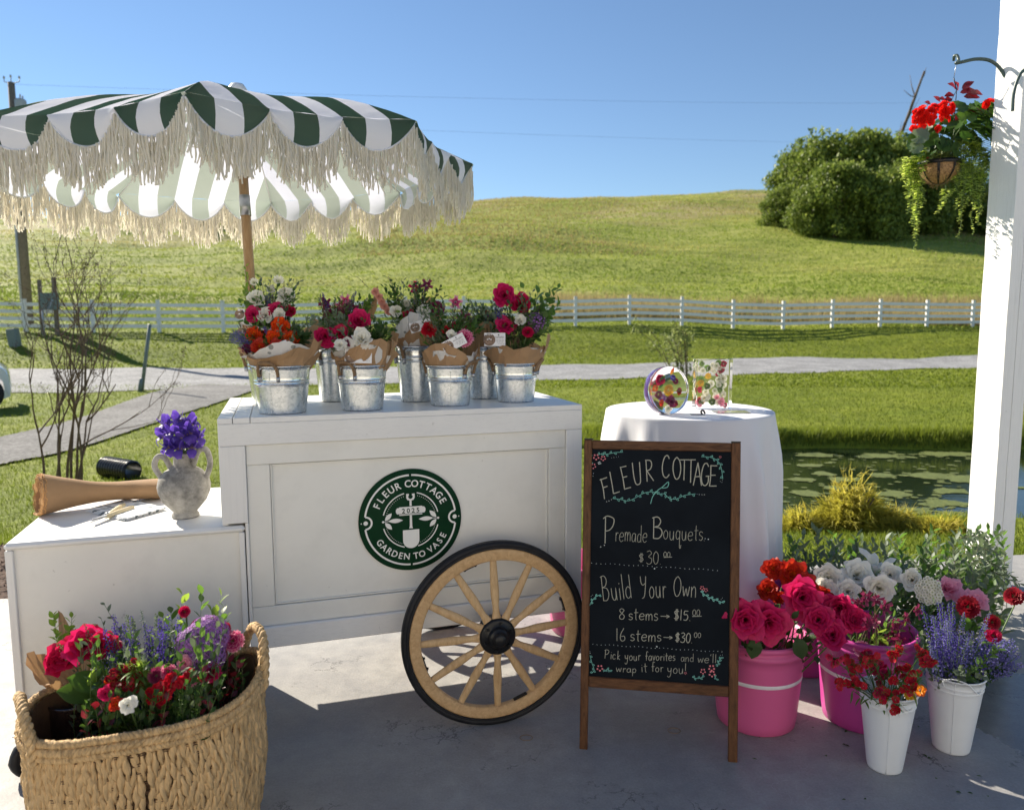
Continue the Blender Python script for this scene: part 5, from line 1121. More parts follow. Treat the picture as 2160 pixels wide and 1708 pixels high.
# ================================================================== BUCKETS
def bucket(name, c, rt, rb, h, mt, label, cat='bucket', group=None, rot=0., beads=(.30, .36), seam=-1.7, rim=.0035, n=48, handles='rope'):
    c = Vector(c); t = thing(name, c, label, cat, group); m4 = Matrix.Translation(c)
    def rr(z): return rb+(rt-rb)*z/h
    pr = [(0, .006), (rb-.006, .006), (rb-.001, .0), (rb, .004)]; zs = sorted([h*i/14 for i in range(1, 15)]+[h*(1-b)+d for b in beads for d in (-.004, -.002, 0, .002, .004)])
    for z in zs:
        e = sum(.0022*math.exp(-((z-h*(1-b))/.0022)**2) for b in beads); pr.append((rr(z)+e, z))
    pr += [(rt+rim, h-.002), (rt+rim, h+rim), (rt-.001, h+rim*1.2), (rt-.003, h-.003), (rb-.002, .012), (0, .010)]
    mb = M(); mb.lathe(pr, n, 0, m4); part('bucket_body', mb, mt, t)
    if seam is not None:
        mb = M(); mb.tube([c+Vector((rr(z)*math.cos(seam)*1.002, rr(z)*math.sin(seam)*1.002, z)) for z in [h*i/8 for i in range(9)]], .0014, 5); part('seam', mb, mt, t)
    if handles == 'rope':
        for s in (0, math.pi):
            a = rot+s; mb = M(); q = [Vector((math.cos(a+da)*(rr(z)+o), math.sin(a+da)*(rr(z)+o), z)) for da, z, o in ((-.36, h*.72, .004), (-.35, h*.86, .006), (-.30, h*1.0, .010), (-.15, h*1.10, .018), (.15, h*1.10, .018), (.30, h*1.0, .010), (.35, h*.86, .006), (.36, h*.72, .004))]
            P = spline(q, 6); 
            for tw in (0, 2.09, 4.19):
                Q = []
                for i, p in enumerate(P):
                    d = (P[min(i+1, len(P)-1)]-P[max(i-1, 0)]).normalized(); o1 = d.orthogonal().normalized(); o2 = d.cross(o1); Q.append(c+p+(o1*math.cos(i*.9+tw)+o2*math.sin(i*.9+tw))*.0030)
                mb.tube(Q, .0030, 5)
            hd = part('rope_handle', mb, ROPE, t); 
            for da in (-.36, .36): mb = M(); mb.tube([c+Vector((math.cos(a+da)*(rr(h*z)+.005), math.sin(a+da)*(rr(h*z)+.005), h*z)) for z in (.70, .80)], .0062, 8); part('crimp', mb, STEEL, hd)
    return t
def plan(px, py): # point on the cart top
    return G(px, py, ZT+.018)
bk = []
for (px, py, rt, rb, h, rot, lb) in [(585, 874, .097, .079, .160, -1.75, 'galvanised bucket holding the orange rose bouquet, leftmost on the cart'), (758, 867, .088, .072, .156, -2.0, 'galvanised bucket second from left, under the pink and white rose bouquet'), (947, 857, .087, .073, .146, -.45, 'galvanised bucket third from left, holding the red dianthus bouquet'), (1088, 849, .086, .071, .146, -.2, 'galvanised bucket at the right end of the cart, under two tall red roses')]:
    p = plan(px, py); p = p+(p-CAMP).normalized()*Vector((1, 1, 0)) * 0 + Vector((0, rb*.8, 0)); p.z = ZT+.0185
    bk.append(bucket('galvanised_bucket', p, rt, rb, h, GALV, lb, group='galvanised buckets on the cart', rot=rot, seam=rot+.05 if rot < -1 else -1.0+rot))
for (px, py, y, h, lb) in [(706, 0, 2.98, .205, 'tall galvanised bucket glimpsed behind the second bucket'), (878, 0, 2.96, .212, 'tall galvanised bucket between the second and third buckets'), (1021, 0, 3.06, .205, 'tall galvanised bucket between the third and fourth buckets'), (566, 0, 2.86, .18, 'tall galvanised bucket hidden behind the leftmost bucket')]:
    p = D(px, 740, y); p.z = ZT+.0185; bk.append(bucket('tall_galvanised_bucket', p, .082, .062, h, GALV, lb, group='tall buckets at the back of the cart', rot=.7, beads=(.16, .24)))

# ================================================================== WICKER BASKET
WICK = mat('dried_water_hyacinth', (.56, .38, .19), .7, var=.55, vscale=95, bmp=1., bscale=240, stretch=(1, 1, .14), spec=.3); WICKD = mat('dark_wicker_rod', (.11, .06, .028), .8, var=.3, vscale=40, bmp=.5)
BC = Vector((-1.005, 1.985, 0)); BA, BB, BPH, BH = .292, .182, R_(19), .466
bt = thing('wicker_basket', BC, 'big oval woven wicker basket with rope handles, full of loose flowers', 'basket')
def rimz(a): # height of the rim round the oval, high at the ends
    c = math.cos(a); return BH-.055+.075*(abs(c)**2.2)*(1 if c > 0 else .30)+.012*math.sin(a*3)
def bpt(a, z, off=0.):
    k = .90+.10*min(1, z/.22)+.015*math.sin(min(1, z/.45)*math.pi); x = (BA*k+off)*math.cos(a); y = (BB*k+off)*math.sin(a)
    c = math.copysign(abs(math.cos(a))**.85, math.cos(a)); s = math.copysign(abs(math.sin(a))**.85, math.sin(a)); x = (BA*k+off)*c; y = (BB*k+off)*s
    return BC+Vector((x*math.cos(BPH)-y*math.sin(BPH), x*math.sin(BPH)+y*math.cos(BPH), z))
def bnrm(a): d = bpt(a, .3, .01)-bpt(a, .3, 0); d.z = 0; return d.normalized()
mb = M(); mb.grid(lambda u, v: bpt(u*2*math.pi, .01+v*(rimz(u*2*math.pi)-.02), -.012), 90, 10, closeu=True); mb.grid(lambda u, v: bpt(u*2*math.pi, .01, -.012-.0).lerp(BC+Vector((0, 0, .01)), v), 60, 3, closeu=True); part('basket_lining', mb, WICKD, bt)
# strand pieces: fat spindle twists bulging out between the rods
strand_meshes = []
for vv in range(6):
    mb = M(); k = 9; n = 9; vs = []; tw = rnd.uniform(1.5, 4)*rnd.choice((-1, 1)); sk = rnd.uniform(-.004, .004)
    for i in range(k+1):
        t_ = i/k; rr = .0070*(.42+.62*math.sin(math.pi*t_)**.7)*rnd.uniform(.92, 1.08)
        for j in range(n):
            b = 2*math.pi*j/n+tw*t_; q = rr*(1+.34*math.cos(2*(b-tw*t_*2))); vs.append(Vector((q*math.cos(b)+sk*math.sin(t_*3), q*math.sin(b)*.8+.0055*math.sin(math.pi*t_), (t_-.5)*.084)))
    mb.add(vs, [(i*n+j, i*n+(j+1) % n, (i+1)*n+(j+1) % n, (i+1)*n+j) for i in range(k) for j in range(n)]); strand_meshes.append(mesh('strand', mb, WICK)); strand_meshes[-1]['q'] = 1; 
strand_src = []
rows, ncol = 9, 164; pl_ = []
for j in range(rows*2):
    z = .02+j*.0262
    for i in range(ncol//2):
        u = (i*2+(j % 2)+rnd.uniform(-.18, .18))/ncol*2*math.pi
        if z > rimz(u)-.066: continue
        n_ = bnrm(u); front = n_.dot(Vector((0, -1, 0)))*1.0+(.25 if n_.x > 0 else 0)
        pl_.append((-(front)-z*.4, u, z))
pl_.sort(); rest = M(); sbase = []
for vv in range(6):
    me = strand_meshes[vv]; q = M(); q.add([v.co.copy() for v in me.vertices], [tuple(p.vertices) for p in me.polygons]); sbase.append(q)
for i, (_, u, z) in enumerate(pl_):
    n_ = bnrm(u); p = bpt(u, z+.018, -.004+rnd.uniform(-.002, .002)); y = n_; zz = Vector((0, 0, 1)); up2 = (bpt(u, z+.04)-bpt(u, z)).normalized(); x = y.cross(up2).normalized(); y2 = up2.cross(x)
    m4 = Matrix.Translation(p) @ Matrix((x, y2, up2)).transposed().to_4x4() @ Matrix.Rotation(rnd.gauss(0, .12), 4, 'Y') @ Matrix.Diagonal((rnd.uniform(.85, 1.25), rnd.uniform(.8, 1.3), rnd.uniform(.9, 1.12), 1))
    if i < 296: link('strand', strand_meshes[i % 6], bt, mat=Matrix.Translation(-BC) @ m4)
    else: rest.join(sbase[i % 6], m4)
part('strand_weave', rest, WICK, bt, kind='stuff')
rods = M()
for j in range(17):
    z = .045+j*.0262; 
    if z > BH-.06: break
    for s in (-.0028, .0028): rods.tube([bpt(2*math.pi*i/90, z+s, .0005+.0022*math.sin(i*2.1+j)) for i in range(90)], .0017, 5, closed=True)
part('rod', rods, WICKD, bt, kind='stuff')
def braid(path, nrm, R, rs, turns, strands=3, closed=True, nseg=6):
    mbx = M(); k = len(path)
    for s in range(strands):
        Q = []
        for i, p in enumerate(path):
            d = (path[(i+1) % k]-path[i-1]) if closed else (path[min(i+1, k-1)]-path[max(i-1, 0)]); d.normalize(); o1 = nrm(i); o1 = (o1-d*o1.dot(d)).normalized(); o2 = d.cross(o1); ph = i/k*turns*2*math.pi+s*2*math.pi/strands; Q.append(p+(o1*math.cos(ph)+o2*math.sin(ph))*R)
        mbx.tube(Q, [rs*(1+.15*math.sin(i*1.7+s)) for i in range(k)], nseg, closed=closed)
    return mbx
NB = 420; an = [2*math.pi*i/NB for i in range(NB)]
for dz, off, R, rs, tn, sg in ((-.006, .006, .0055, .0064, 84, 1), (-.026, .008, .0062, .0070, 60, -1), (-.044, .007, .0055, .0062, 66, 1)):
    P = [bpt(a, rimz(a)+dz, off) for a in an]; mbx = braid(P, lambda i: bnrm(an[i]), R, rs, tn*sg); part('rim_braid', mbx, WICK, bt)
def handle(a, wd, h, out_):
    p0, p1 = bpt(a-wd, rimz(a-wd)-.03, .012), bpt(a+wd, rimz(a+wd)-.03, .012); n_ = bnrm(a); m_ = (p0+p1)/2; P = spline([p0-Vector((0, 0, .03)), p0+Vector((0, 0, h*.45))+n_*out_*.4, p0.lerp(m_, .45)+Vector((0, 0, h*.92))+n_*out_, m_+Vector((0, 0, h*1.05))+n_*out_, p1.lerp(m_, .45)+Vector((0, 0, h*.92))+n_*out_, p1+Vector((0, 0, h*.45))+n_*out_*.4, p1-Vector((0, 0, .03))], 14)
    mbx = braid(P, lambda i: n_, .0068, .0076, 7, 3, False, 7); part('handle', mbx, WICK, bt)
handle(R_(196), .40, .085, .012); handle(R_(14), .42, .115, .016)

# ================================================================== FLOWERS
def toc(p, upk=.6, sp=.25): # direction from p towards the viewer, tipped up
    d = (CAMP-Vector(p)); d.z = 0; d.normalize(); d = d*1.0+Vector((0, 0, upk))+rv(sp); return d.normalized()
def loose(kind, px, py, y, rpx, foot, label, name='rose', cat='rose', group=None, mats=None, mb=None, parts=None, direction=None, upk=.6, leafmat=None, nleaf=2, sep=True):
    """a cut flower as a thing of its own: head, outer petals, sepals, stem, leaves"""
    p = D(px, py, y); r = rpx/FPX*y*1.16; d = direction or toc(p, upk, .18); t = thing(name, p-d*r*.5, label, cat, group); m4 = orient(p-d*r*.45, d, rnd.random()*6)
    if kind == 'rose':
        q = M(); q.join(rose(r, 24, parts or .5, 1.15, .06, 0, .66, nu=5, nv=5), m4); part('bloom', q, mats, t)
        n = 24
        for k in range(n):
            f = k/(n-1)
            if f <= .66: continue
            rad = r*(.12+.66*f**.9); o_ = parts or .5; q = M(); z1 = r*(1.15-.15*(1-f)-.62*o_*f**1.6)*rnd.uniform(.94, 1.04); petal(q, k*2.399+rnd.uniform(-.2, .2), 1.25-.45*f, rad, -.1*r*f, z1, r*(.07+.25*o_*f), 0, .08, 6, 6); qq = M(); qq.join(q, m4); part('petal', qq, mats, t)
    else: q = M(); q.join(mb, m4); part('bloom', q, mats, t)
    if sep: q = M(); q.join(sepals(r*.8), m4); part('sepals', q, STEMG, t)
    b = p-d*r*.55; q = M(); foot = Vector(foot); mid = b.lerp(foot, .45)-d*.02+rv(.006); q.tube(spline([b, b-d*.03, mid, foot], 5), .0026, 6); part('stem', q, STEMG, t)
    for k in range(nleaf):
        a = b.lerp(mid, .5+.3*k); x = (rv(.7)+Vector((0, -.5, .35))).normalized(); L_ = rnd.uniform(.04, .065); q = M(); q.join(leaf(L_, L_*.5, .35, .25, wav=.06), frame(a, x)); part('leaf', q, leafmat or LEAFD, t)
    return t
def Z7(x, y): return ((1760+x*.4197)/1.15741, (1260+y*.4197)/1.15741)
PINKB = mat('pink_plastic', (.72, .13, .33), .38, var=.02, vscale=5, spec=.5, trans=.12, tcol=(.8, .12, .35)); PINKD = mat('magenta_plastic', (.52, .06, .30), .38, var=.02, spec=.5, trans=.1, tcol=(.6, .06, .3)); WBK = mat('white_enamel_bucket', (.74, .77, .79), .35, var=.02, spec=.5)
WSTR = mat('white_print', (.75, .70, .74), .5)
def pail(c, rt, rb, h, mt, label, name='pink_pail'):
    c = Vector(c); t = thing(name, c, label, 'bucket', 'pink plastic buckets'); m4 = Matrix.Translation(c); rr = lambda z: rb+(rt-rb)*z/h
    pr = [(0, .006), (rb-.012, 0), (rb-.002, .006)]+[(rr(h*i/8), h*i/8) for i in range(1, 7)]+[(rr(h*.84), h*.84), (rr(h*.84)+.006, h*.845), (rr(h*.9)+.007, h*.9), (rr(h*.9)+.001, h*.905), (rt, h*.95), (rt+.008, h*.955), (rt+.009, h*.985), (rt+.004, h), (rt-.003, h), (rt-.004, h*.9), (rb-.004, .01), (0, .01)]
    mb = M(); mb.lathe(pr, 64, 0, m4); part('pail_body', mb, mt, t)
    mb = M(); mb.lathe([(rr(h*.57)+.0008, h*.555), (rr(h*.57)+.0012, h*.556), (rr(h*.59)+.0012, h*.594), (rr(h*.59)+.0008, h*.595)], 64, 0, m4); part('white_stripe', mb, WSTR, t)
    mb = M(); P = [c+Vector((math.cos(a)*(rt+.012), math.sin(a)*(rt+.012)*.7-.0, h*.9-.10*math.sin(a-.0) if False else h*.88-.09*math.sin(max(0, a)))) for a in [math.pi*i/20 for i in range(21)]]
    P = [c+Vector((rt+.012, 0, h*.9)).lerp(Vector((-(rt+.012), 0, h*.9)), i/20)+Vector((0, -(rt+.02)*math.sin(math.pi*i/20), -.07*math.sin(math.pi*i/20))) for i in range(21)]
    P = [c+Vector((math.cos(a)*(rt+.013), math.sin(a)*(rt+.013), h*.9+.0*a)) for a in [R_(-20)+R_(60)*i/10 for i in range(11)]]; mb.tube([p+Vector((0, 0, -.05*math.sin(math.pi*i/10))) for i, p in enumerate(P)], .0018, 6); part('wire_handle', mb, STEEL, t)
    return t
P1c, P2c, P3c, P4c = Vector((.885, 2.625, 0)), Vector((1.275, 2.63, 0)), Vector((1.215, 3.06, 0)), Vector((.315, 3.44, 0))
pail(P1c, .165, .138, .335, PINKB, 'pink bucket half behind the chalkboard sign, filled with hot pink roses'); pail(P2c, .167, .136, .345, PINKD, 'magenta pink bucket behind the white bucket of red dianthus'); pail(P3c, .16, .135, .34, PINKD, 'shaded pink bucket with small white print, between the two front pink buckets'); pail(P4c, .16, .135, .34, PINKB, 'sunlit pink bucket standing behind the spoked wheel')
mb = M()
def cyl(x, y):
    a = R_(212)+x/ .16; r_ = .1585; return (P3c+Vector((r_*math.cos(a), r_*math.sin(a), y)), Vector((math.cos(a), math.sin(a), 0)))
for s, z in (('PR', .245), ('SO', .222)):
    gx = 0.
    for c in s:
        for st in GL[c]: stroke(mb, [(gx+a*.018, z+b*.017) for a, b in st], cyl, .0026)
        gx += adv(c)*.024
tp = thing('bucket_print', P3c, 'small white lettering printed on the shaded pink bucket', 'lettering') if False else None
p3 = [o for o in bpy.data.objects if o.name.startswith('pink_pail') and (o.location-P3c).length < .01][0]; part('printed_lettering', mb, WSTR, p3, kind='stuff')
wb = []
for (c, rt, rb, h, lb, sm) in ((Vector((1.21, 2.325, 0)), .086, .053, .265, 'white tall bucket nearest the viewer, holding red dianthus', -1.95), (Vector((1.49, 2.435, 0)), .089, .057, .265, 'white tall bucket at right, holding blue catmint', -2.1)):
    wbk = bucket('white_bucket', c, rt, rb, h, WBK, lb, group='white flower buckets', seam=sm, beads=(.10, .155), rim=.003, handles=None); wb.append(wbk)
    mb = M(); P = spline([c+Vector((rt*math.cos(a)*1.03, rt*math.sin(a)*1.03, h+dz)) for a, dz in ((R_(-140), -.02), (R_(-142), -.002), (R_(-125), .012), (R_(-100), .004), (R_(-85), -.018), (R_(-75), -.032), (R_(-68), -.030), (R_(-66), -.022))], 6); mb.tube(P, .0022, 6); part('bail_handle', mb, WBK, wbk)
    mb = M(); q = c+Vector((rt*1.02, -.0, h)); mb.lathe([(.0, 0), (.014, .0), (.013, .006), (0, .008)], 12, 0, Matrix.Translation(q) @ Matrix.Rotation(.3, 4, 'Y')); part('handle_ear', mb, WBK, wbk)

# hot pink roses in the pail by the sign
for (x, y, r, yy, lb, o) in ((140, 600, 112, 2.42, 'hot pink rose farthest left, touching the sign leg', .62), (278, 618, 120, 2.43, 'big open hot pink rose second from left, over the bucket rim', .72), (476, 470, 112, 2.52, 'topmost hot pink rose, below the orange roses', .65), (566, 600, 92, 2.47, 'hot pink rose in the middle of the right group, above the lowest bloom', .5),
                         (690, 530, 92, 2.55, 'hot pink rose just under the white roses', .55), (775, 602, 78, 2.52, 'hot pink rose farthest right', .45), (648, 690, 92, 2.44, 'lowest hot pink rose, drooping beside the bucket rim', .55)):
    px, py = Z7(x, y); loose('rose', px, py, yy, r*.3626*1.0, P1c+Vector((rnd.uniform(-.06, .06), rnd.uniform(-.05, .05), .05)), lb, mats=HOT, group='hot pink roses', parts=o, upk=.35)
for (x, y, r, yy, lb, o) in ((305, 305, 66, 2.66, 'orange rose at the top left of its group', .6), (412, 332, 84, 2.64, 'largest orange and red rose, just right of the top one', .6), (272, 430, 64, 2.60, 'rusty orange rose lowest at left against the tablecloth', .35), (500, 398, 66, 2.60, 'orange rose just left of the white roses', .5), (595, 458, 48, 2.62, 'small orange rose peeping out between pink and white roses', .4), (340, 478, 44, 2.60, 'dark small orange rose half hidden above the pink roses', .3)):
    px, py = Z7(x, y); loose('rose', px, py, yy, r*.3626, P1c+Vector((rnd.uniform(-.06, .06), rnd.uniform(-.0, .08), .05)), lb, mats=ORNR, group='orange roses', parts=o, upk=.45)
for (x, y, r, yy, lb, o) in ((625, 362, 88, 2.80, 'white rose at the upper left of the white group', .5), (792, 344, 92, 2.84, 'white rose second from left in the upper row', .6), (985, 342, 66, 2.86, 'white rose right of the upright stem in the upper row', .5), (918, 418, 92, 2.74, 'big white rose lowest in the middle of the white group', .6), (738, 440, 74, 2.74, 'white rose lower left, above the hot pink roses', .4), (602, 418, 66, 2.76, 'white rose lowest left, beside the orange rose', .5), (1112, 372, 68, 2.80, 'white rose farthest right, a tight bud', .25)):
    px, py = Z7(x, y); loose('rose', px, py, yy, r*.3626, P3c.lerp(P2c, .5)*1.0+Vector((rnd.uniform(-.05, .05), rnd.uniform(-.05, .1), .05)), lb, mats=WPET, group='white roses', parts=o*.7, upk=.42)
# open white peony above them
px, py = Z7(912, 262); q = M()
for k in range(9): petal(q, k*.698+rnd.uniform(-.1, .1), .40, .052, 0, .040+.02*(k % 3), .012+.01*(k % 2), 0, .15, 5, 6, .15)
loose('x', px, py, 2.92, 60, P3c+Vector((0, 0, .1)), 'wide open white flower standing above the white roses', name='white_flower', cat='flower', mats=WPET, mb=q, direction=Vector((.05, -.25, 1)).normalized(), sep=False)
# white lace flower
q = M()
for i in range(70):
    a = i*2.399; rr_ = .047*math.sqrt(i/70); q.join(flatflower(.0085, 5, .1, .6), Matrix.Translation((rr_*math.cos(a), rr_*math.sin(a), .012-rr_*.25+rnd.uniform(-.003, .003))) @ Matrix.Rotation(rnd.uniform(-.5, .5), 4, 'X'))
px, py = Z7(1195, 435); loose('x', px, py, 2.66, 30, P2c+Vector((.03, 0, .1)), 'white lacy flower head between the white roses and pink peonies', name='lace_flower', cat='flower', mats=WPET, mb=q, upk=.25, sep=False)
for (x, y, r, yy, lb) in ((1318, 412, 92, 2.78, 'soft pink peony at upper left of the pair'), (1462, 492, 98, 2.70, 'soft pink peony lower right of the pair')):
    px, py = Z7(x, y); rr_ = r*.3626/FPX*yy; loose('x', px, py, yy, r*.3626, P2c.lerp(wb[1].location, .3)+Vector((0, .1, .1)), lb, name='peony', cat='peony', mats=PINKP, mb=peony(rr_, 34), upk=.9, group='pink peonies')
for (x, y, r, yy, lb) in ((1696, 455, 56, 2.52, 'dark red round bloom on a long stem, farthest right'), (1582, 616, 44, 2.48, 'dark red bloom under the long stemmed one'), (1588, 690, 46, 2.46, 'magenta red bloom below the dark red one'), (1440, 520, 66, 2.56, 'dark red bloom tucked beneath the pink peonies')):
    px, py = Z7(x, y); rr_ = r*.3626/FPX*yy; loose('x', px, py, yy, r*.3626, wb[1].location+Vector((.02, .02, .08)), lb, name='ranunculus', cat='ranunculus', mats=DKRED if y != 690 else CRIM, mb=pom(rr_, 60, sq=.6), upk=.5, group='dark red blooms', nleaf=1, leafmat=LEAFM)
# plum columbines between the pails
q0 = M()
q0.join(pom(.016, 18, sq=1.2)); 
for k in range(5): petal(q0, k*1.2566, .35, .020, -.006, .018, .006, 0, .1, 2, 3)
for i, (x, y) in enumerate(((842, 472), (950, 528), (1012, 620), (893, 612), (800, 505), (852, 622), (1132, 552), (1040, 712), (905, 480), (1068, 600), (760, 560), (990, 690))):
    px, py = Z7(x, y); p = D(px, py, 2.52+rnd.uniform(-.06, .08)); foot = P2c+Vector((rnd.uniform(-.08, .08), rnd.uniform(-.06, .06), .1)); t = thing('columbine', p, 'plum purple columbine on a thin stem in the magenta pink bucket', 'columbine', 'plum columbines')
    q = M(); q.join(q0, orient(p, (Vector((rnd.gauss(0, .5), -.8, rnd.uniform(-.5, .6)))).normalized(), rnd.random()*6)); part('bloom', q, PLUM, t); q = M(); q.tube(spline([p, p+Vector((0, .01, .012)), p.lerp(foot, .4)+Vector((0, .02, .03)), foot], 5), .0014, 5); part('stem', q, STEMR, t)
# leafy filler in the pails
def leafy_stem(name, foot, tip, label, group, mats, nl, L, W, cat='greenery', **k):
    t = thing(name, foot, label, cat, group); q = M(); sprig(q, foot, tip, nl, L, W, **k); 
    a = M(); b = M(); 
    for f, m_ in zip(q.f, q.m): pass
    part('leafy_branch', q, mats, t); return t
for i in range(22):
    px, py = Z7(rnd.uniform(740, 1240), rnd.uniform(440, 720)); leafy_stem('leafy_stem', P2c+Vector((rnd.uniform(-.1, .1), rnd.uniform(-.08, .08), .12)), D(px, py, rnd.uniform(2.54, 2.72)), 'green leafy stem among the columbines in the magenta bucket', 'leafy stems in the magenta bucket', [STEMG, LEAFM if i % 3 else LEAFB], 9, .055, .02, start=.35)
for i in range(12):
    px, py = Z7(rnd.uniform(130, 640), rnd.uniform(480, 770)); leafy_stem('rose_sprig', P1c+Vector((rnd.uniform(-.1, .1), rnd.uniform(-.08, .08), .15)), D(px, py, rnd.uniform(2.44, 2.60)), 'dark green rose foliage between the hot pink roses', 'rose foliage in the pink bucket', [STEMR, LEAFD], 6, .06, .034, start=.5)
for (x, y, dx, dy) in ((200, 740, -.02, -.05), (440, 740, .02, -.06)):
    px, py = Z7(x, y); p = D(px, py-14, 2.46); t = thing('rose_leaf', p, 'dark glossy leaf hanging over the bucket rim, '+('left one' if x < 300 else 'right and larger one'), 'leaf'); q = M(); q.join(leaf(.085, .055, .6, .2, wav=.08), frame(p, Vector((dx, dy, -.09)), (0, -1, .2))); part('blade', q, LEAFD, t)
# grey green branches massed behind: olive and eucalyptus, lying on the slab
for i in range(130):
    u = rnd.random(); px, py = Z7(400+1240*u+rnd.uniform(-50, 50), 100+rnd.uniform(-40, 230)+(40 if .25 < u < .6 else 0)); yy = rnd.uniform(3.1, 3.75); tip = D(px, py, yy); tip.z = max(tip.z, .12); foot = Vector((tip.x*.92+rnd.uniform(-.12, .12)+.05, yy-.12, rnd.uniform(.0, .06)))
    tagl = 'grey green olive branch in the heap behind the buckets' if i % 3 else 'green leafy branch in the heap behind the buckets'
    leafy_stem('olive_branch', foot, tip, tagl, 'olive branches heaped behind the buckets' if i % 3 else 'green branches heaped behind the buckets', [STEMR, SAGE if i % 3 else LEAFM], 24, .074, .030, start=.10, droop=.1)
for (x0, y0, x1, y1) in ((1500, 260, 1750, 380), (1480, 230, 1700, 340), (1450, 170, 1600, 200), (1380, 130, 1530, 100)):
    a = D(*Z7(x0, y0), 3.25); b = D(*Z7(x1, y1), 3.1); leafy_stem('olive_branch', a, b, 'long olive branch reaching right in front of the post foot', 'olive branches reaching towards the post', [STEMR, SAGE], 24, .055, .016, start=.05, droop=.2)
# catmint
for i in range(52):
    u = rnd.gauss(.5, .26); u = min(1.05, max(0, u)); px, py = Z7(1170+430*u, 520+rnd.uniform(-30, 330)*(1-.4*abs(u-.4))); c = wb[1].location; tip = D(px, py, c.y+rnd.uniform(-.12, .12)); foot = c+Vector((rnd.uniform(-.03, .03), rnd.uniform(-.03, .03), .12))
    t = thing('catmint', foot, 'lavender blue catmint stem in the right white bucket', 'catmint', 'catmint stems'); q = M(); spike(q, foot, tip, 90, .016, .0062, 0, 1, .5); part('flower_spike', q, [STEMG, NEPE if i % 3 else VIOL], t); q = M(); sprig(q, foot, foot.lerp(tip, .75)+rv(.02), 9, .024, .014, ms=0, ml=1, start=.4); part('leaves', q, [STEMG, SAGE if i % 2 else LEAFD], t)
for (x, y) in ((1650, 780), (1700, 720), (1740, 800), (1690, 870), (1620, 900), (1755, 860), (1720, 760), (1600, 830), (1650, 720)):
    c = wb[1].location; foot = c+Vector((.05, 0, .22)); tip = D(*Z7(x, y), 2.42); t = thing('catmint', foot, 'catmint stem arching out to the right over the wet slab', 'catmint', 'catmint stems arching right'); q = M(); spike(q, foot, tip, 80, .018, .0066, 0, 1, .62); part('flower_spike', q, [STEMG, NEPE], t); q = M(); sprig(q, foot, foot.lerp(tip, .8), 9, .036, .024, start=.2); part('leaves', q, [STEMG, LEAFD], t)
for i in range(16):
    c = wb[1].location; a = rnd.random()*6.28; foot = c+Vector((0, 0, .2)); tip = c+Vector((math.cos(a)*.12, math.sin(a)*.10, .30+rnd.random()*.1)); leafy_stem('mint_leaf_stem', foot, tip, 'soft green leaves at the rim of the right white bucket', 'leaves at the rim of the right white bucket', [STEMG, SAGE if i % 2 else LEAFM], 9, .042, .026, start=.3)
# dianthus: clusters of small red flowers with spiky green collars
ff = [flatflower(.0115, 5, .25, .7) for _ in range(3)]
for i, (x, y) in enumerate(((662, 835), (740, 830), (700, 965), (760, 870), (845, 825), (880, 830), (1000, 800), (1040, 770), (960, 920), (1040, 895), (1025, 960), (985, 1030), (920, 1010), (950, 1055), (1130, 960), (1110, 910), (1200, 835), (1165, 800), (1025, 1105), (1075, 1000), (900, 870), (830, 850), (780, 985), (1215, 850), (930, 940))):
    px, py = Z7(x, y); c = wb[0].location; p = D(px, py, c.y-.02+rnd.uniform(-.09, .07) if y < 950 else c.y-.09); foot = c+Vector((rnd.uniform(-.03, .03), rnd.uniform(-.03, .03), .16)); t = thing('dianthus', foot, 'red dianthus cluster in the nearest white bucket', 'dianthus', 'red dianthus stems')
    d = toc(p, .5, .3); q = M(); o4 = orient(p, d)
    for k in range(rnd.randrange(4, 7)): q.join(ff[k % 3], o4 @ Matrix.Translation((rnd.gauss(0, .010), rnd.gauss(0, .010), rnd.uniform(-.006, .008))) @ Matrix.Rotation(rnd.uniform(-.7, .7), 4, 'X') @ Matrix.Rotation(rnd.uniform(-.7, .7), 4, 'Y'))
    part('flower_cluster', q, REDP if i % 4 else CRIM, t); q = M()
    for k in range(48):
        e = (d*.3+rv(.6)).normalized()*rnd.uniform(.018, .042); s = e.orthogonal().normalized()*.0014; b = p-d*.008; q.add([b-s, b+s, b+e*.6+s*.6, b+e], [(0, 1, 2), (0, 2, 3)], 0)
    q.tube(spline([p-d*.008, p.lerp(foot, .5)+Vector((0, 0, .02)), foot], 5), .0017, 5)
    for k in range(6):
        a = p.lerp(foot, rnd.uniform(.15, .8)); e = (rv(.7)+Vector((0, 0, .3))).normalized(); q.join(leaf(rnd.uniform(.03, .055), .007, .5, .2), frame(a, e))
    part('stem', q, [LEAFM], t)
for k, (x, y, m_, lb) in enumerate(((1105, 1035, YEL, 'yellow bloom at the rim of the nearest white bucket'), (1155, 1010, ORNG, 'orange bloom beside the yellow one at the bucket rim'))):
    p = D(*Z7(x, y), 2.25); loose('x', *Z7(x, y), 2.25, 14, wb[0].location+Vector((.03, 0, .18)), lb, name='small_bloom', cat='flower', mats=m_, mb=pom(.019, 22), nleaf=0, sep=False)
p = D(*Z7(820, 770), 2.5); loose('x', *Z7(820, 770), 2.48, 15, P2c+Vector((-.05, 0, .2)), 'pale daisy-like bloom at the rim of the magenta bucket', name='pale_bloom', cat='flower', mats=STRP, mb=flatflower(.03, 14, .2, .22), nleaf=0)

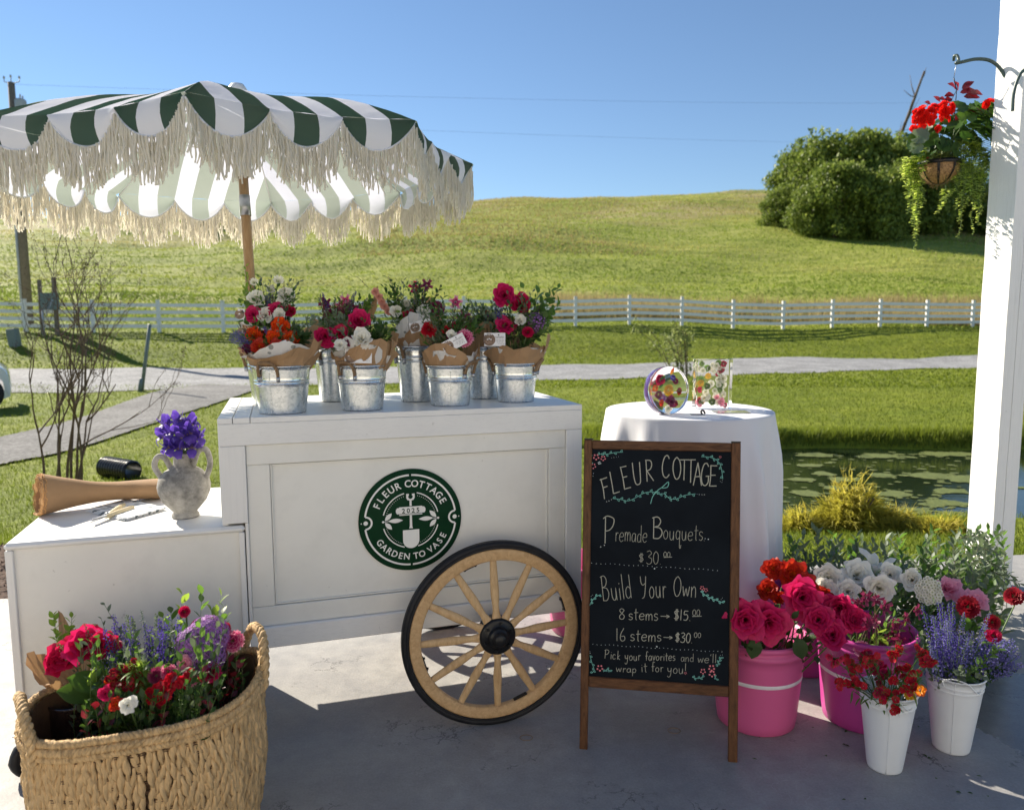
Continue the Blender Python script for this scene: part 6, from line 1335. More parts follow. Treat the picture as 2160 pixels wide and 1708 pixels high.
# ================================================================== CONTENTS OF THE WICKER BASKET
def Z3(x, y): return ((x*.39639)/1.15741, (1300+y*.39639)/1.15741)
GLZ = mat('dark_glazed_pot', (.035, .022, .018), .12, var=.4, coat=.6, spec=.6)
pc = D(*Z3(455, 1040), 2.02); pc.z = .03; t = thing('glazed_pot', pc, 'dark glazed pot standing inside the left end of the basket', 'pot'); mb = M(); hz = D(*Z3(450, 1020), 2.0).z-.01; mb.lathe([(0, .01), (.045, 0), (.058, .1), (.062, hz-pc.z-.015), (.0645, hz-pc.z-.004), (.063, hz-pc.z), (.060, hz-pc.z-.004), (.056, hz-pc.z-.06), (0, hz-pc.z-.07)], 40, 0, Matrix.Translation(pc)); part('pot_body', mb, GLZ, t)
bfoot = lambda x=0.: Vector((BC.x+x+rnd.uniform(-.03, .03), BC.y+rnd.uniform(-.04, .06), .06))
def bask(x, y, yy): return D(*Z3(x, y), yy)
# rose bunch in kraft paper at the left
rb_ = bask(460, 700, 2.12); t = thing('wrapped_roses', rb_-Vector((0, 0, .2)), 'crimson roses wrapped in torn kraft paper at the left of the basket', 'bouquet')
for (x, y, r_, o) in ((520, 690, 112, .45), (400, 755, 98, .4), (345, 800, 70, .5), (620, 690, 78, .5), (540, 640, 76, .4), (680, 690, 60, .4)):
    p = bask(x, y, 2.04+rnd.uniform(-.03, .03)); q = M(); R0 = r_*.39639/1.157/FPX*2.1*1.25; d = toc(p, .6, .2); q.join(rose(R0, 18, o, 1.15), orient(p-d*R0*.5, d, rnd.random()*6)); part('rose', q, CRIM if x != 520 else HOT, t)
mb = M(); c0 = bask(430, 1040, 2.08)
def paper(c0, axis, r0, r1, L, a0, a1, mtl, parent, seed, ragged=.12, nu=17, nv=4, name='paper_wrap', side=Vector((0, -1, 0)), flare=1.):
    axis = axis.normalized(); o1 = (side-axis*side.dot(axis)).normalized(); o2 = axis.cross(o1); mbx = M()
    fold = [rnd.uniform(-.10, .10) for _ in range(9)]
    def fn(u, v):
        a = R_(a0+(a1-a0)*u); k = u*8; j = int(min(k, 7.999)); fo = fold[j]*(1-(k-j))+fold[j+1]*(k-j); rad = r0+(r1-r0)*v**flare*(1+fo*v); top = 1+ragged*math.sin(u*9+seed)*1.0+ragged*.9*math.sin(u*4+seed*2)
        crink = .045*mnoise.noise(Vector((u*14+seed, v*5, seed)))*rad
        return c0+axis*L*v*(1 if v < .7 else 1+(top-1)*(v-.7)/.3)+(o1*math.cos(a)+o2*math.sin(a))*(rad+crink)
    jit = {}
    def fj(u, v):
        k = (round(u*nu), round(v*nv))
        if k not in jit: jit[k] = rv(.0045*v)
        return fn(u, v)+jit[k]
    mbx.grid(fj, nu, nv); return part(name, mbx, mtl, parent, smooth=False)
paper(bask(480, 1060, 2.06), Vector((-.22, .05, 1)), .02, .088, .135, -120, 60, KRAFT, t, 3.1, .2, side=Vector((-.8, -.6, 0)))
paper(bask(450, 1040, 2.12), Vector((-.2, .3, 1)), .02, .09, .20, 110, 230, KRAFT, t, 5.1, .2)
for (x0, y0, x1, y1, wd) in ((600, 1010, 350, 960, .075), (640, 960, 420, 880, .07), (640, 1020, 500, 1160, .075), (600, 930, 560, 810, .06), (650, 1010, 640, 1150, .06)):
    a = bask(x0, y0, 1.97); b = bask(x1, y1, 1.92); q = M(); q.join(leaf(1, wd/(b-a).length, .25, .22, 0, 8, 1., .03), frame(a, b-a, (0, -.6, 1)) @ Matrix.Scale((b-a).length, 4)); part('leaf', q, LEAFB if y1 == 810 else LEAFM, t, label='large pointed green leaf')
q = M(); sprig(q, bask(400, 900, 2.15), bask(330, 480, 2.15), 16, .042, .024, start=.3); sprig(q, bask(420, 900, 2.15), bask(440, 500, 2.17), 14, .045, .026, start=.35); part('greenery', q, [STEMG, LEAFB], t)
for i in range(110):
    x = 480+rnd.random()*900; y = 560+rnd.random()*400-(110 if x > 1000 else 0); t2 = thing('filler_sprig', bfoot(.0), 'dark green filler foliage between the basket flowers', 'foliage', 'filler foliage in the basket'); q = M(); yy = 1.88+rnd.random()*.24; sprig(q, bfoot((x-900)*.0003), bask(x, y, yy), 13, .044, .021, start=.35); part('leafy_sprig', q, [STEMG, (LEAFD, LEAFM, SAGE)[i % 3]], t2)
for i in range(26):
    x = 520+rnd.random()*860; y = 1010-.26*(x-520)+rnd.uniform(-40, 70); t2 = thing('spilling_sprig', bfoot(.0), 'leafy sprig spilling towards the front rim of the basket', 'sprig', 'sprigs at the front rim of the basket'); q = M(); sprig(q, bfoot((x-900)*.0003), bask(x, y, 1.86), 10, .040, .022, start=.5); part('leafy_sprig', q, [STEMG, (LEAFM, LEAFD, BURG)[i % 3]], t2)
for i in range(22):
    t2 = thing('plum_sprig', bfoot(.1), 'dark plum leafed sprig at the shaded right end of the basket', 'sprig', 'plum sprigs at the right of the basket'); q = M(); sprig(q, bfoot(.14), bask(rnd.uniform(1300, 1500), rnd.uniform(700, 880), rnd.uniform(1.98, 2.12)), 12, .040, .024, start=.3); part('leafy_sprig', q, [STEMR, BURG if i % 2 else LEAFD], t2)
# loose stems
for i, (x, y) in enumerate(((640, 370), (620, 460), (700, 470), (740, 560), (560, 560), (540, 530), (830, 520), (930, 560))):
    a = bfoot(-.05); leafy_stem('eucalyptus_stem', a, bask(x, y, 2.14+rnd.uniform(-.03, .05)), 'grey green round leaved stem standing in the back of the basket', 'eucalyptus stems in the basket', [STEMG, SAGE], 16, .036, .020, start=.4)
for i, (x, y) in enumerate(((1360, 310), (1370, 380), (1120, 310), (1240, 300), (1380, 460), (1050, 420), (1000, 450), (1340, 520), (1300, 420))):
    leafy_stem('leafy_stem', bfoot(.12), bask(x, y, 2.16+rnd.uniform(-.03, .04)), 'fresh green leafy stem rising tall at the right of the basket', 'fresh green stems at the right of the basket', [STEMG, LEAFM if i % 2 else LEAFB], 14, .060, .030, start=.5)
for i in range(30):
    x = 640+rnd.random()*480; y = 500+rnd.random()*180; t2 = thing('salvia', bfoot(.02), 'violet blue salvia spike in the middle of the basket', 'salvia', 'salvia spikes in the basket'); tip = bask(x, y, 2.06+rnd.uniform(-.06, .08)); q = M(); spike(q, bfoot(.02), tip, 110, .015, .0075, 0, 1, .55); part('flower_spike', q, [STEMG, VIOL if i % 5 else SAGE], t2)
for i, (x, y) in enumerate(((870, 480), (520, 560), (570, 620), (330, 640), (600, 600), (1060, 560), (700, 640))):
    t2 = thing('silver_sprig', bfoot(.0), 'silvery seed headed sprig among the basket flowers', 'sprig', 'silvery sprigs in the basket'); tip = bask(x, y, 2.02); q = M(); spike(q, bfoot(), tip, 70, .012, .006, 0, 1, .7); part('flower_spike', q, [STEMG, SAGE if i % 2 else mat('silver_bud', (.42, .44, .40), .7) if i == 0 else NEPE], t2)
for (x, y, r_, yy, lb) in ((1285, 640, 112, 2.06, 'larger purple allium globe, upper right in the basket'), (1180, 680, 84, 2.00, 'second purple allium globe, left of the larger one'), (1270, 760, 100, 1.99, 'lowest purple allium globe, above the pink bloom')):
    p = bask(x, y, yy); R0 = r_*.39639/1.157/FPX*yy*1.22; t2 = thing('allium', p, lb, 'allium', 'allium globes'); q = M(); al = allium(R0, 420); q.join(al, Matrix.Translation(p)); part('flower_globe', q, [STEMG, PURP], t2); q = M(); q.tube(spline([p, p+Vector((0, .01, -.08)), bfoot(.12)], 5), .003, 6); part('stem', q, STEMG, t2)
for (x, y, r_, yy, lb, m_, kind) in ((1430, 660, 62, 2.08, 'pink and white striped bloom at the far right of the basket', STRP, 'pom'), (1140, 805, 58, 1.94, 'pale pink rose below the allium globes', PINKP, 'rose'), (1300, 850, 60, 1.95, 'bright pink bloom nearest the right rim of the basket', HOT, 'pom'), (1170, 895, 46, 1.90, 'mottled pink carnation above the red cluster', STRP, 'pom'), (1035, 850, 48, 1.91, 'dusky pink frilled bloom in the middle of the basket front', STRP, 'pom'), (960, 880, 48, 1.90, 'dusky rose frilled bloom left of its twin', PLUM, 'pom'),
                         (650, 990, 52, 1.87, 'magenta pink ranunculus beside the orange bloom', HOT, 'rose'), (715, 1055, 48, 1.84, 'orange red bloom at the basket rim beside the white one', ORNR, 'rose'), (788, 1062, 58, 1.82, 'white ranunculus with a dark centre at the basket rim', WPET, 'rose'), (672, 918, 34, 1.90, 'small orange bloom above the magenta ranunculus', ORNG, 'rose'), (1135, 485, 32, 2.12, 'small crimson bloom high among the green stems', CRIM, 'pom'), (1210, 570, 34, 2.1, 'red bloom behind the allium globes', REDP, 'pom'), (1385, 585, 34, 2.1, 'red bloom right behind the larger allium globe', REDP, 'pom'),
                         (1350, 690, 30, 2.05, 'pink bloom between the allium globes', PINKP, 'rose')):
    R0 = r_*.39639/1.157/FPX*yy*1.15; loose('x', *Z3(x, y), yy, r_*.3425, bfoot(.05), lb, name='ranunculus' if kind == 'rose' else 'frilled_bloom', cat='flower', mats=m_, mb=pom(R0, 56) if kind == 'pom' else rose(R0, 20, .5, .8), nleaf=1, leafmat=LEAFM, upk=.5)
for i, (x, y) in enumerate(((985, 960), (1030, 940), (1060, 905), (1010, 990), (1130, 915), (975, 990), (940, 1010))):
    p = bask(x, y, 1.88); t2 = thing('dianthus', bfoot(.05), 'small red dianthus cluster at the basket rim', 'dianthus', 'red dianthus in the basket'); q = M(); d = toc(p, .5, .2); o4 = orient(p, d)
    for k in range(7): q.join(ff[k % 3], o4 @ Matrix.Translation((rnd.gauss(0, .009), rnd.gauss(0, .009), 0)) @ Matrix.Rotation(rnd.uniform(-.6, .6), 4, 'X'))
    part('flower_cluster', q, REDP, t2)
for i, (x, y, m_) in enumerate(((760, 860, DKRED), (820, 850, DKRED), (870, 840, LEAFB), (850, 930, DKRED), (780, 920, DKRED), (900, 940, LEAFM), (720, 900, DKRED), (880, 880, LEAFM))):
    p = bask(x, y, 1.90); t2 = thing('sweet_william', bfoot(), 'dark burgundy sweet william head with spiky green collar' if m_ is DKRED else 'green spiky sweet william bud head', 'sweet william', 'dark sweet william heads' if m_ is DKRED else 'green sweet william bud heads'); d = toc(p, .6, .2); q = M(); o4 = orient(p, d)
    if m_ is DKRED:
        for k in range(12): q.join(ff[k % 3], o4 @ Matrix.Translation((rnd.gauss(0, .012), rnd.gauss(0, .012), .004)) @ Matrix.Rotation(rnd.uniform(-.7, .7), 4, 'X') @ Matrix.Scale(.8, 4))
        part('flower_cluster', q, DKRED, t2)
    q = M()
    for k in range(70):
        e = (d*.4+rv(.6)).normalized()*rnd.uniform(.018, .042); s = e.orthogonal().normalized()*.0012; b = p-d*.004; q.add([b-s, b+s, b+e*.6+s*.7, b+e], [(0, 1, 2), (0, 2, 3)])
    for k in range(5): q.join(leaf(rnd.uniform(.05, .08), .010, .6, .2), frame(p-d*.02, rv(.7)+Vector((0, -.4, -.4))))
    part('spiky_leaves', q, LEAFB if m_ is LEAFB else LEAFM, t2)

mb = M()
for i in range(26):
    p = Vector((rnd.uniform(.75, 1.7), rnd.uniform(2.0, 2.6), .002)); q = leaf(rnd.uniform(.008, .02), rnd.uniform(.006, .010), .3, .4, 0, 3); mb.join(q, frame(p, Vector((rnd.gauss(0, 1), rnd.gauss(0, 1), 0))))
struct('fallen_leaf_bits', mb, [LEAFD], kind='stuff', label='bits of leaf fallen on the slab round the buckets')
mb = M()
for (px, py) in ((1110, 1555), (1422, 1540)):
    c = G(px, py, .0012); mb.tube([c+Vector((.022*math.cos(a), .018*math.sin(a), 0)) for a in [2*math.pi*i/24 for i in range(24)]], .0012, 5, closed=True)
    solo('rubber_band', mb, mat('tan_rubber_band', (.25, .17, .10), .6), c, 'thin tan ring lying on the slab '+('right of the big wheel' if px < 1200 else 'under the chalkboard sign'), 'rubber band'); mb = M()

# ================================================================== ON THE LOW COUNTER: vase, paper roll, shears, napkin
STONE = None
m_, n_, b_ = nodes('weathered_grey_stoneware'); v_ = coord(n_); k1_ = noise_(n_, 9, 6, .7, v_); k2_ = noise_(n_, 45, 5, .7, v_)
c_ = ramp(n_, k1_.outputs[0], [(.3, (.13, .12, .105)), (.48, (.34, .325, .295)), (.7, (.47, .45, .41))]); c2_ = mixc(n_, .75, c_.outputs[0], ramp(n_, k2_.outputs[0], [(.32, (.55,)*3), (.62, (1.1,)*3)]).outputs[0], 'MULTIPLY'); n_.links.new(c2_, b_.inputs['Base Color']); b_.inputs['Roughness'].default_value = .9; bump(n_, b_, k2_.outputs[0], .6, .004); STONE = m_
vb = G(384, 1094, LZ); vb = vb+Vector((0, .03, 0)); vb.z = LZ; vs_ = vb.y/FPX*1.045
t = thing('stone_vase', vb, 'weathered grey stoneware jar with two loop handles holding irises', 'vase')
prof = [(0, .004), (.040, 0), (.0435, .004), (.043, .010), (.036, .018), (.045, .028), (.068, .055), (.081, .085), (.0835, .105), (.078, .130), (.060, .152), (.038, .166), (.031, .174), (.029, .190), (.030, .200), (.0335, .207), (.038, .211), (.037, .214), (.028, .213), (.025, .200), (.025, .18), (.05, .15), (.03, .05), (0, .04)]
mb = M(); mb.lathe([(a*1.04, b*1.06) for a, b in prof], 56, 0, Matrix.Translation(vb)); part('vase_body', mb, STONE, t)
for sx, z0, z1, out_, zt in ((-1, .150, .135, .122, .218), (1, .178, .130, .110, .243)):
    pts = [vb+Vector((sx*.034, .0, z0)), vb+Vector((sx*.056, -.006, zt-.014)), vb+Vector((sx*.076, -.006, zt-.004)), vb+Vector((sx*.090, -.006, zt-.016)), vb+Vector((sx*.095, -.004, (zt+z1)/2-.004)), vb+Vector((sx*.072, 0, z1-.004))]
    mb = M(); mb.tube(spline(pts, 6), .0098, 10); part('handle', mb, STONE, t)
def iris(p, d, parent, s=1.):
    mb = M()
    for k in range(3):
        a = k*2.094+.3
        def fall(u, v, a=a):
            U = u*2-1; w_ = .020*math.sin(math.pi*min(1, v*.75+.12))*(1+.15*math.sin(U*6)); r_ = .038*math.sin(v*1.9)+.004*v; z = .014*math.sin(v*2.2)-.034*v**2.4
            x = r_; y = U*w_; z += -.004*abs(U); return (x*math.cos(a)-y*math.sin(a), x*math.sin(a)+y*math.cos(a), z)
        mb.grid(fall, 5, 7)
        b = a+1.047
        def stand(u, v, a=b):
            U = u*2-1; w_ = .017*math.sin(math.pi*min(1, v*.7+.15)); r_ = .010+.016*v; y = U*w_; z = .048*v-.004*abs(U)+.002*math.sin(U*5); return (r_*math.cos(a)-y*math.sin(a), r_*math.sin(a)+y*math.cos(a), z)
        mb.grid(stand, 4, 6)
        def sty(u, v, a=a):
            U = u*2-1; y = U*.006; r_ = .022*v; z = .010+.012*v; return (r_*math.cos(a)-y*math.sin(a), r_*math.sin(a)+y*math.cos(a), z)
        mb.grid(sty, 2, 3)
    q = M(); q.join(mb, orient(p, d, rnd.random()*6, s*.80)); part('bloom', q, IRIS, parent)
IL = ['iris at the far left of the vase', 'iris low at the front left of the vase', 'iris at the top left', 'upright iris at the top centre', 'iris in the middle of the bunch facing front', 'iris at the top right of the bunch', 'iris at the far right, drooping', 'iris low at the front right', 'iris low in the front centre', 'iris at the back between the top ones', 'iris bloom filling the left centre', 'iris bloom filling the right centre']
for (x, y, yy), lb in zip(((347, 925, .0), (358, 948, -.04), (352, 900, .02), (377, 893, .01), (384, 925, -.05), (401, 898, .02), (415, 925, .01), (405, 948, -.03), (378, 950, -.05), (390, 905, .05), (368, 915, -.03), (399, 918, -.03)), IL):
    p = D(x, y-4, vb.y+yy); t = thing('iris', vb+Vector((0, 0, .21)), 'violet '+lb, 'iris', 'violet irises in the vase'); d = (Vector(((x-380)*.012, -.35+yy*4, 1))).normalized(); iris(p, d, t, 1.0); mb = M(); mb.tube(spline([p-d*.004, p-d*.04, vb+Vector((rnd.uniform(-.02, .02), rnd.uniform(-.015, .015), .235)), vb+Vector((rnd.uniform(-.02, .02), 0, .12))], 5), .0024, 6); part('stem', mb, STEMG, t)
# kraft roll: a loosely wound cone of paper, open mouth at the left
ra, rb2 = G(88, 1085, LZ), G(322, 1050, LZ); ra.z = LZ+.072; rb2.z = LZ+.034; rb2 = rb2+Vector((.02, .01, 0)); ra = ra+Vector((.01, .0, 0)); ax = (rb2-ra); t = thing('paper_roll', ra.lerp(rb2, .5)-Vector((0, 0, .05)), 'loosely rolled sheet of kraft paper lying on the low counter', 'paper roll')
o2 = Vector((0, 0, 1)); o1 = ax.normalized().cross(o2).normalized(); o2 = o1.cross(ax.normalized()); mb = M()
def rollf(u, v):
    a = u*2*math.pi*2.35-.9; rr = (.074-.034*math.sin(min(1, v/.62)*math.pi/2)+.012*max(0, v-.62)/.38)*(1-.05*u); rr *= 1+.03*mnoise.noise(Vector((a*.8, v*6, 1))); edge = .005*mnoise.noise(Vector((a*3.1, 0, 7)))-.010*u*(v < .5)
    h = rr*math.sin(a)*(1-.28*v); wd = rr*math.cos(a)*(1.0+.55*v**2); return ra+ax*(v+edge*(1 if v < .02 else 0)/ax.length*2)+o1*wd+o2*(h if h > -(.0+rr*1.) else -rr)
mb.grid(rollf, 110, 26); ro = part('rolled_sheet', mb, KRAFT, t)
mb = M(); mb.tube([rollf(i/220, 0)-ax.normalized()*.002*(i % 3) for i in range(221)], [.0014+.0006*(i % 2) for i in range(221)], 5); part('torn_edge', mb, mat('torn_paper_edge', (.58, .32, .13), .9, var=.3, vscale=90), t)
zmin = min((ro.matrix_world @ v.co).z for v in ro.data.vertices); ro.parent.location.z += 0
for o in t.children:
    for v in o.data.vertices:
        if v.co.z+t.location.z < LZ+.0015: v.co.z = LZ+.0015-t.location.z
NAPK = None; m_, n_, b_ = nodes('leaf_print_cloth'); vo_ = N(n_, 'TexVoronoi', Scale=24.); n_.links.new(coord(n_, (1, 2.2, 1)), vo_.inputs['Vector']); n_.links.new(ramp(n_, vo_.outputs['Distance'], [(.34, (.12, .15, .17)), (.40, (.72, .74, .76))]).outputs[0], b_.inputs['Base Color']); b_.inputs['Roughness'].default_value = .85; NAPK = m_
q = [G(*p, LZ+.003) for p in ((180, 1078), (262, 1098), (345, 1075), (262, 1056))]; mb = M()
for k in range(3): mb.add([(p.x+.003*k, p.y+.004*k, LZ+.002+.0028*k) for p in q]+[(p.x+.003*k, p.y+.004*k, LZ+.0042+.0028*k) for p in q], [(3, 2, 1, 0), (4, 5, 6, 7), (0, 1, 5, 4), (1, 2, 6, 5), (2, 3, 7, 6), (3, 0, 4, 7)], flat=True)
solo('napkin', mb, NAPK, q[0].lerp(q[2], .5), 'folded cloth with a grey leaf print under the garden shears', 'napkin')
z0 = LZ+.012; sh = [G(*p, z0) for p in ((192, 1103), (228, 1086), (262, 1064), (281, 1070), (222, 1090))]; t = thing('garden_shears', sh[1], 'garden shears with cream handles lying open on the napkin', 'shears'); CRM = mat('cream_handle_wood', (.62, .52, .32), .4, var=.08)
for a, b in ((sh[1], sh[2]), (sh[4], sh[3])): mb = M(); d = b-a; mb.tube([a, a+d*.15, a+d*.5, a+d*.9, b], [.005, .0085, .0095, .009, .006], 10); part('handle', mb, CRM, t)
mb = M(); d = (sh[0]-sh[1]); nn = Vector((-d.y, d.x, 0)).normalized(); mb.add([sh[1]+nn*.008, sh[1]-nn*.008, sh[1]+d*.5-nn*.010, sh[0]-nn*.004, sh[1]+d*.6+nn*.004]+[p+Vector((0, 0, .003)) for p in (sh[1]+nn*.008, sh[1]-nn*.008, sh[1]+d*.5-nn*.010, sh[0]-nn*.004, sh[1]+d*.6+nn*.004)], [(0, 1, 2, 3, 4), (9, 8, 7, 6, 5), (0, 5, 6, 1), (1, 6, 7, 2), (2, 7, 8, 3), (3, 8, 9, 4), (4, 9, 5, 0)], flat=True); part('blade', mb, STEEL, t)
mb = M(); mb.add([sh[4]+nn*.006, sh[4]-nn*.007, sh[1]+d*.72-nn*.015, sh[1]+d*.74-nn*.010]+[p+Vector((0, 0, .006)) for p in (sh[4]+nn*.006, sh[4]-nn*.007, sh[1]+d*.72-nn*.015, sh[1]+d*.74-nn*.010)], [(0, 1, 2, 3), (7, 6, 5, 4), (0, 4, 5, 1), (1, 5, 6, 2), (2, 6, 7, 3), (3, 7, 4, 0)], flat=True); part('blade', mb, STEEL, t)
mb = M(); mb.lathe([(0, .010), (.006, .010), (.007, .006), (.007, 0)], 12, 0, Matrix.Translation(sh[1]+d*.06)); part('pivot', mb, STEEL, t)

# ================================================================== RESIN BLOCKS AND SMALL THINGS ON THE ROUND TABLE
def resin_mat(name, tint):
    m, n, b = nodes(name); b.inputs['Base Color'].default_value = (*tint, 1); b.inputs['Roughness'].default_value = .02; b.inputs['Transmission Weight'].default_value = 1.0; b.inputs['IOR'].default_value = 1.38; return m
RES = resin_mat('clear_resin', (.97, .98, .96)); RESP = mat('purple_resin_edge', (.14, .05, .28), .15, var=.7, vscale=12, coat=.5)
dc = D(1406, 818, 3.40); R0 = 50/FPX*3.40; dc.z = TZ+R0*1.0; t = thing('resin_disc', Vector((dc.x, dc.y, TZ)), 'round clear resin disc with dried flowers standing on edge', 'resin disc'); dn = Vector((.40, -.92, .10)).normalized()
d4 = orient(dc, dn); TH = .052; mb = M(); mb.lathe([(0, 0), (R0-.003, 0), (R0, .003), (R0, TH-.003), (R0-.003, TH), (0, TH)], 64, 0, d4 @ Matrix.Translation((0, 0, -TH/2))); part('clear_resin', mb, RES, t)
mb = M(); mb.lathe([(R0-.004, -TH/2+.004), (R0-.0022, -TH/2+.005), (R0-.0022, TH/2-.02), (R0-.004, TH/2-.018)], 40, 0, d4); sel = [f for f in mb.f if sum((d4.inverted() @ Vector(mb.v[i])).x for i in f) < .03]; mb.f = sel; mb.m = [0]*len(sel); part('coloured_edge', mb, RESP, t)
def inres(lst, m4, parent, zr=(-.012, .012)):
    for (x, y, r_, m_, kind) in lst:
        q = M(); f = pom(r_, 30, sq=.5) if kind == 'p' else flatflower(r_, 12, .15, .22) if kind == 'd' else rose(r_, 12, .5, .7) if kind == 'r' else leaf(r_*2, r_*.8, .2, .2)
        q.join(f, m4 @ Matrix.Translation((x, y, rnd.uniform(*zr))) @ (Matrix.Rotation(rnd.uniform(-.4, .4), 4, 'X') if kind != 'l' else Matrix.Rotation(rnd.random()*6, 4, 'Z'))); part('dried_flower' if kind != 'l' else 'dried_leaf', q, m_, parent)
r_ = R0
inres([(.0, .0, .026, YEL, 'p'), (-.30*r_, .42*r_, .026, CRIM, 'p'), (.05*r_, -.50*r_, .034, PLUM, 'r'), (.42*r_, .35*r_, .016, DKRED, 'p'), (-.45*r_, -.15*r_, .020, PLUM, 'p'), (.5*r_, -.05*r_, .02, DKRED, 'r'), (.15*r_, .62*r_, .02, ORNR, 'l'), (-.1*r_, .6*r_, .018, LEAFM, 'l'), (-.55*r_, .1*r_, .016, ORNR, 'p'), (.35*r_, -.55*r_, .018, DKRED, 'p'), (-.4*r_, -.5*r_, .018, ORNR, 'r'), (.0, -.74*r_, .022, WPET, 'd'), (.25*r_, .5*r_, .014, VIOL, 'p'), (-.15*r_, .25*r_, .016, LEAFD, 'l'), (.2*r_, -.2*r_, .02, LEAFD, 'l'), (-.25*r_, -.3*r_, .02, PURP, 'p')], d4, t)
bx0, bx1 = D(1462, 857, 3.62), D(1541, 857, 3.60); Lb = (bx1-bx0).length; Hb = 104/FPX*3.62; c = bx0.lerp(bx1, .5); c.z = TZ+.0005; b4 = Matrix.Translation(c) @ Matrix.Rotation(R_(6), 4, 'Z') @ Matrix.Rotation(math.pi/2, 4, 'X')
t = thing('resin_block', c, 'tall clear resin block full of white and pink dried flowers', 'resin block'); mb = M(); mb.box((-Lb/2, 0, -.03), (Lb/2, Hb, .03), mat=b4, bev=.0025); part('clear_resin', mb, RES, t)
lst = [(rnd.uniform(-.36, .30)*Lb, rnd.uniform(.12, .92)*Hb, rnd.uniform(.012, .02), WPET if rnd.random() < .72 else YEL if rnd.random() < .2 else LEAFM, 'd' if rnd.random() < .6 else 'p') for _ in range(46)]
lst += [(.27*Lb, .90*Hb, .016, CRIM, 'p'), (.22*Lb, .78*Hb, .018, CRIM, 'p'), (.14*Lb, .70*Hb, .014, CRIM, 'p'), (.2*Lb, .66*Hb, .013, CRIM, 'p'), (-.38*Lb, .38*Hb, .017, CRIM, 'r'), (-.4*Lb, .10*Hb, .022, PINKP, 'r'), (-.38*Lb, .17*Hb, .015, CRIM, 'p'), (.22*Lb, .12*Hb, .024, PINKP, 'r'), (.34*Lb, .06*Hb, .012, CRIM, 'p'), (.12*Lb, .22*Hb, .018, PINKP, 'r'), (-.3*Lb, .12*Hb, .014, DKRED, 'p')]
inres(lst, b4, t, (-.014, .014))
a = G(1458, 876, TZ); mb = M(); mb.box((-.002, 0, 0), (.062, .030, .004), mat=Matrix.Translation((a.x, a.y, TZ+.001)) @ Matrix.Rotation(-.05, 4, 'Z'), bev=.0015); t = thing('bottle_opener', (a.x+.03, a.y, TZ), 'small flat steel opener with a black loop lying on the cloth', 'opener'); part('steel_plate', mb, STEEL, t); mb = M(); k_ = Vector((a.x+.052, a.y+.01, TZ)); mb.tube(spline([k_+Vector((0, 0, .004)), k_+Vector((-.006, 0, .014)), k_+Vector((-.002, 0, .022)), k_+Vector((.006, 0, .018)), k_+Vector((.012, 0, .006))], 5), .004, 8); part('black_loop', mb, BLACK, t)
a = G(1512, 873, TZ); ACR = resin_mat('clear_acrylic', (.95, .96, .97)); t = thing('card_holder', (a.x+.05, a.y, TZ), 'clear acrylic card sleeve lying flat beside the resin block', 'card holder'); mb = M(); m4 = Matrix.Translation((a.x, a.y, TZ+.001)) @ Matrix.Rotation(.02, 4, 'Z'); mb.box((0, 0, .0012), (.155, .085, .004), mat=m4, bev=.0005); part('acrylic_sleeve', mb, ACR, t); mb = M(); mb.box((.004, .004, 0), (.150, .080, .0010), mat=m4); part('card', mb, CARD, t)

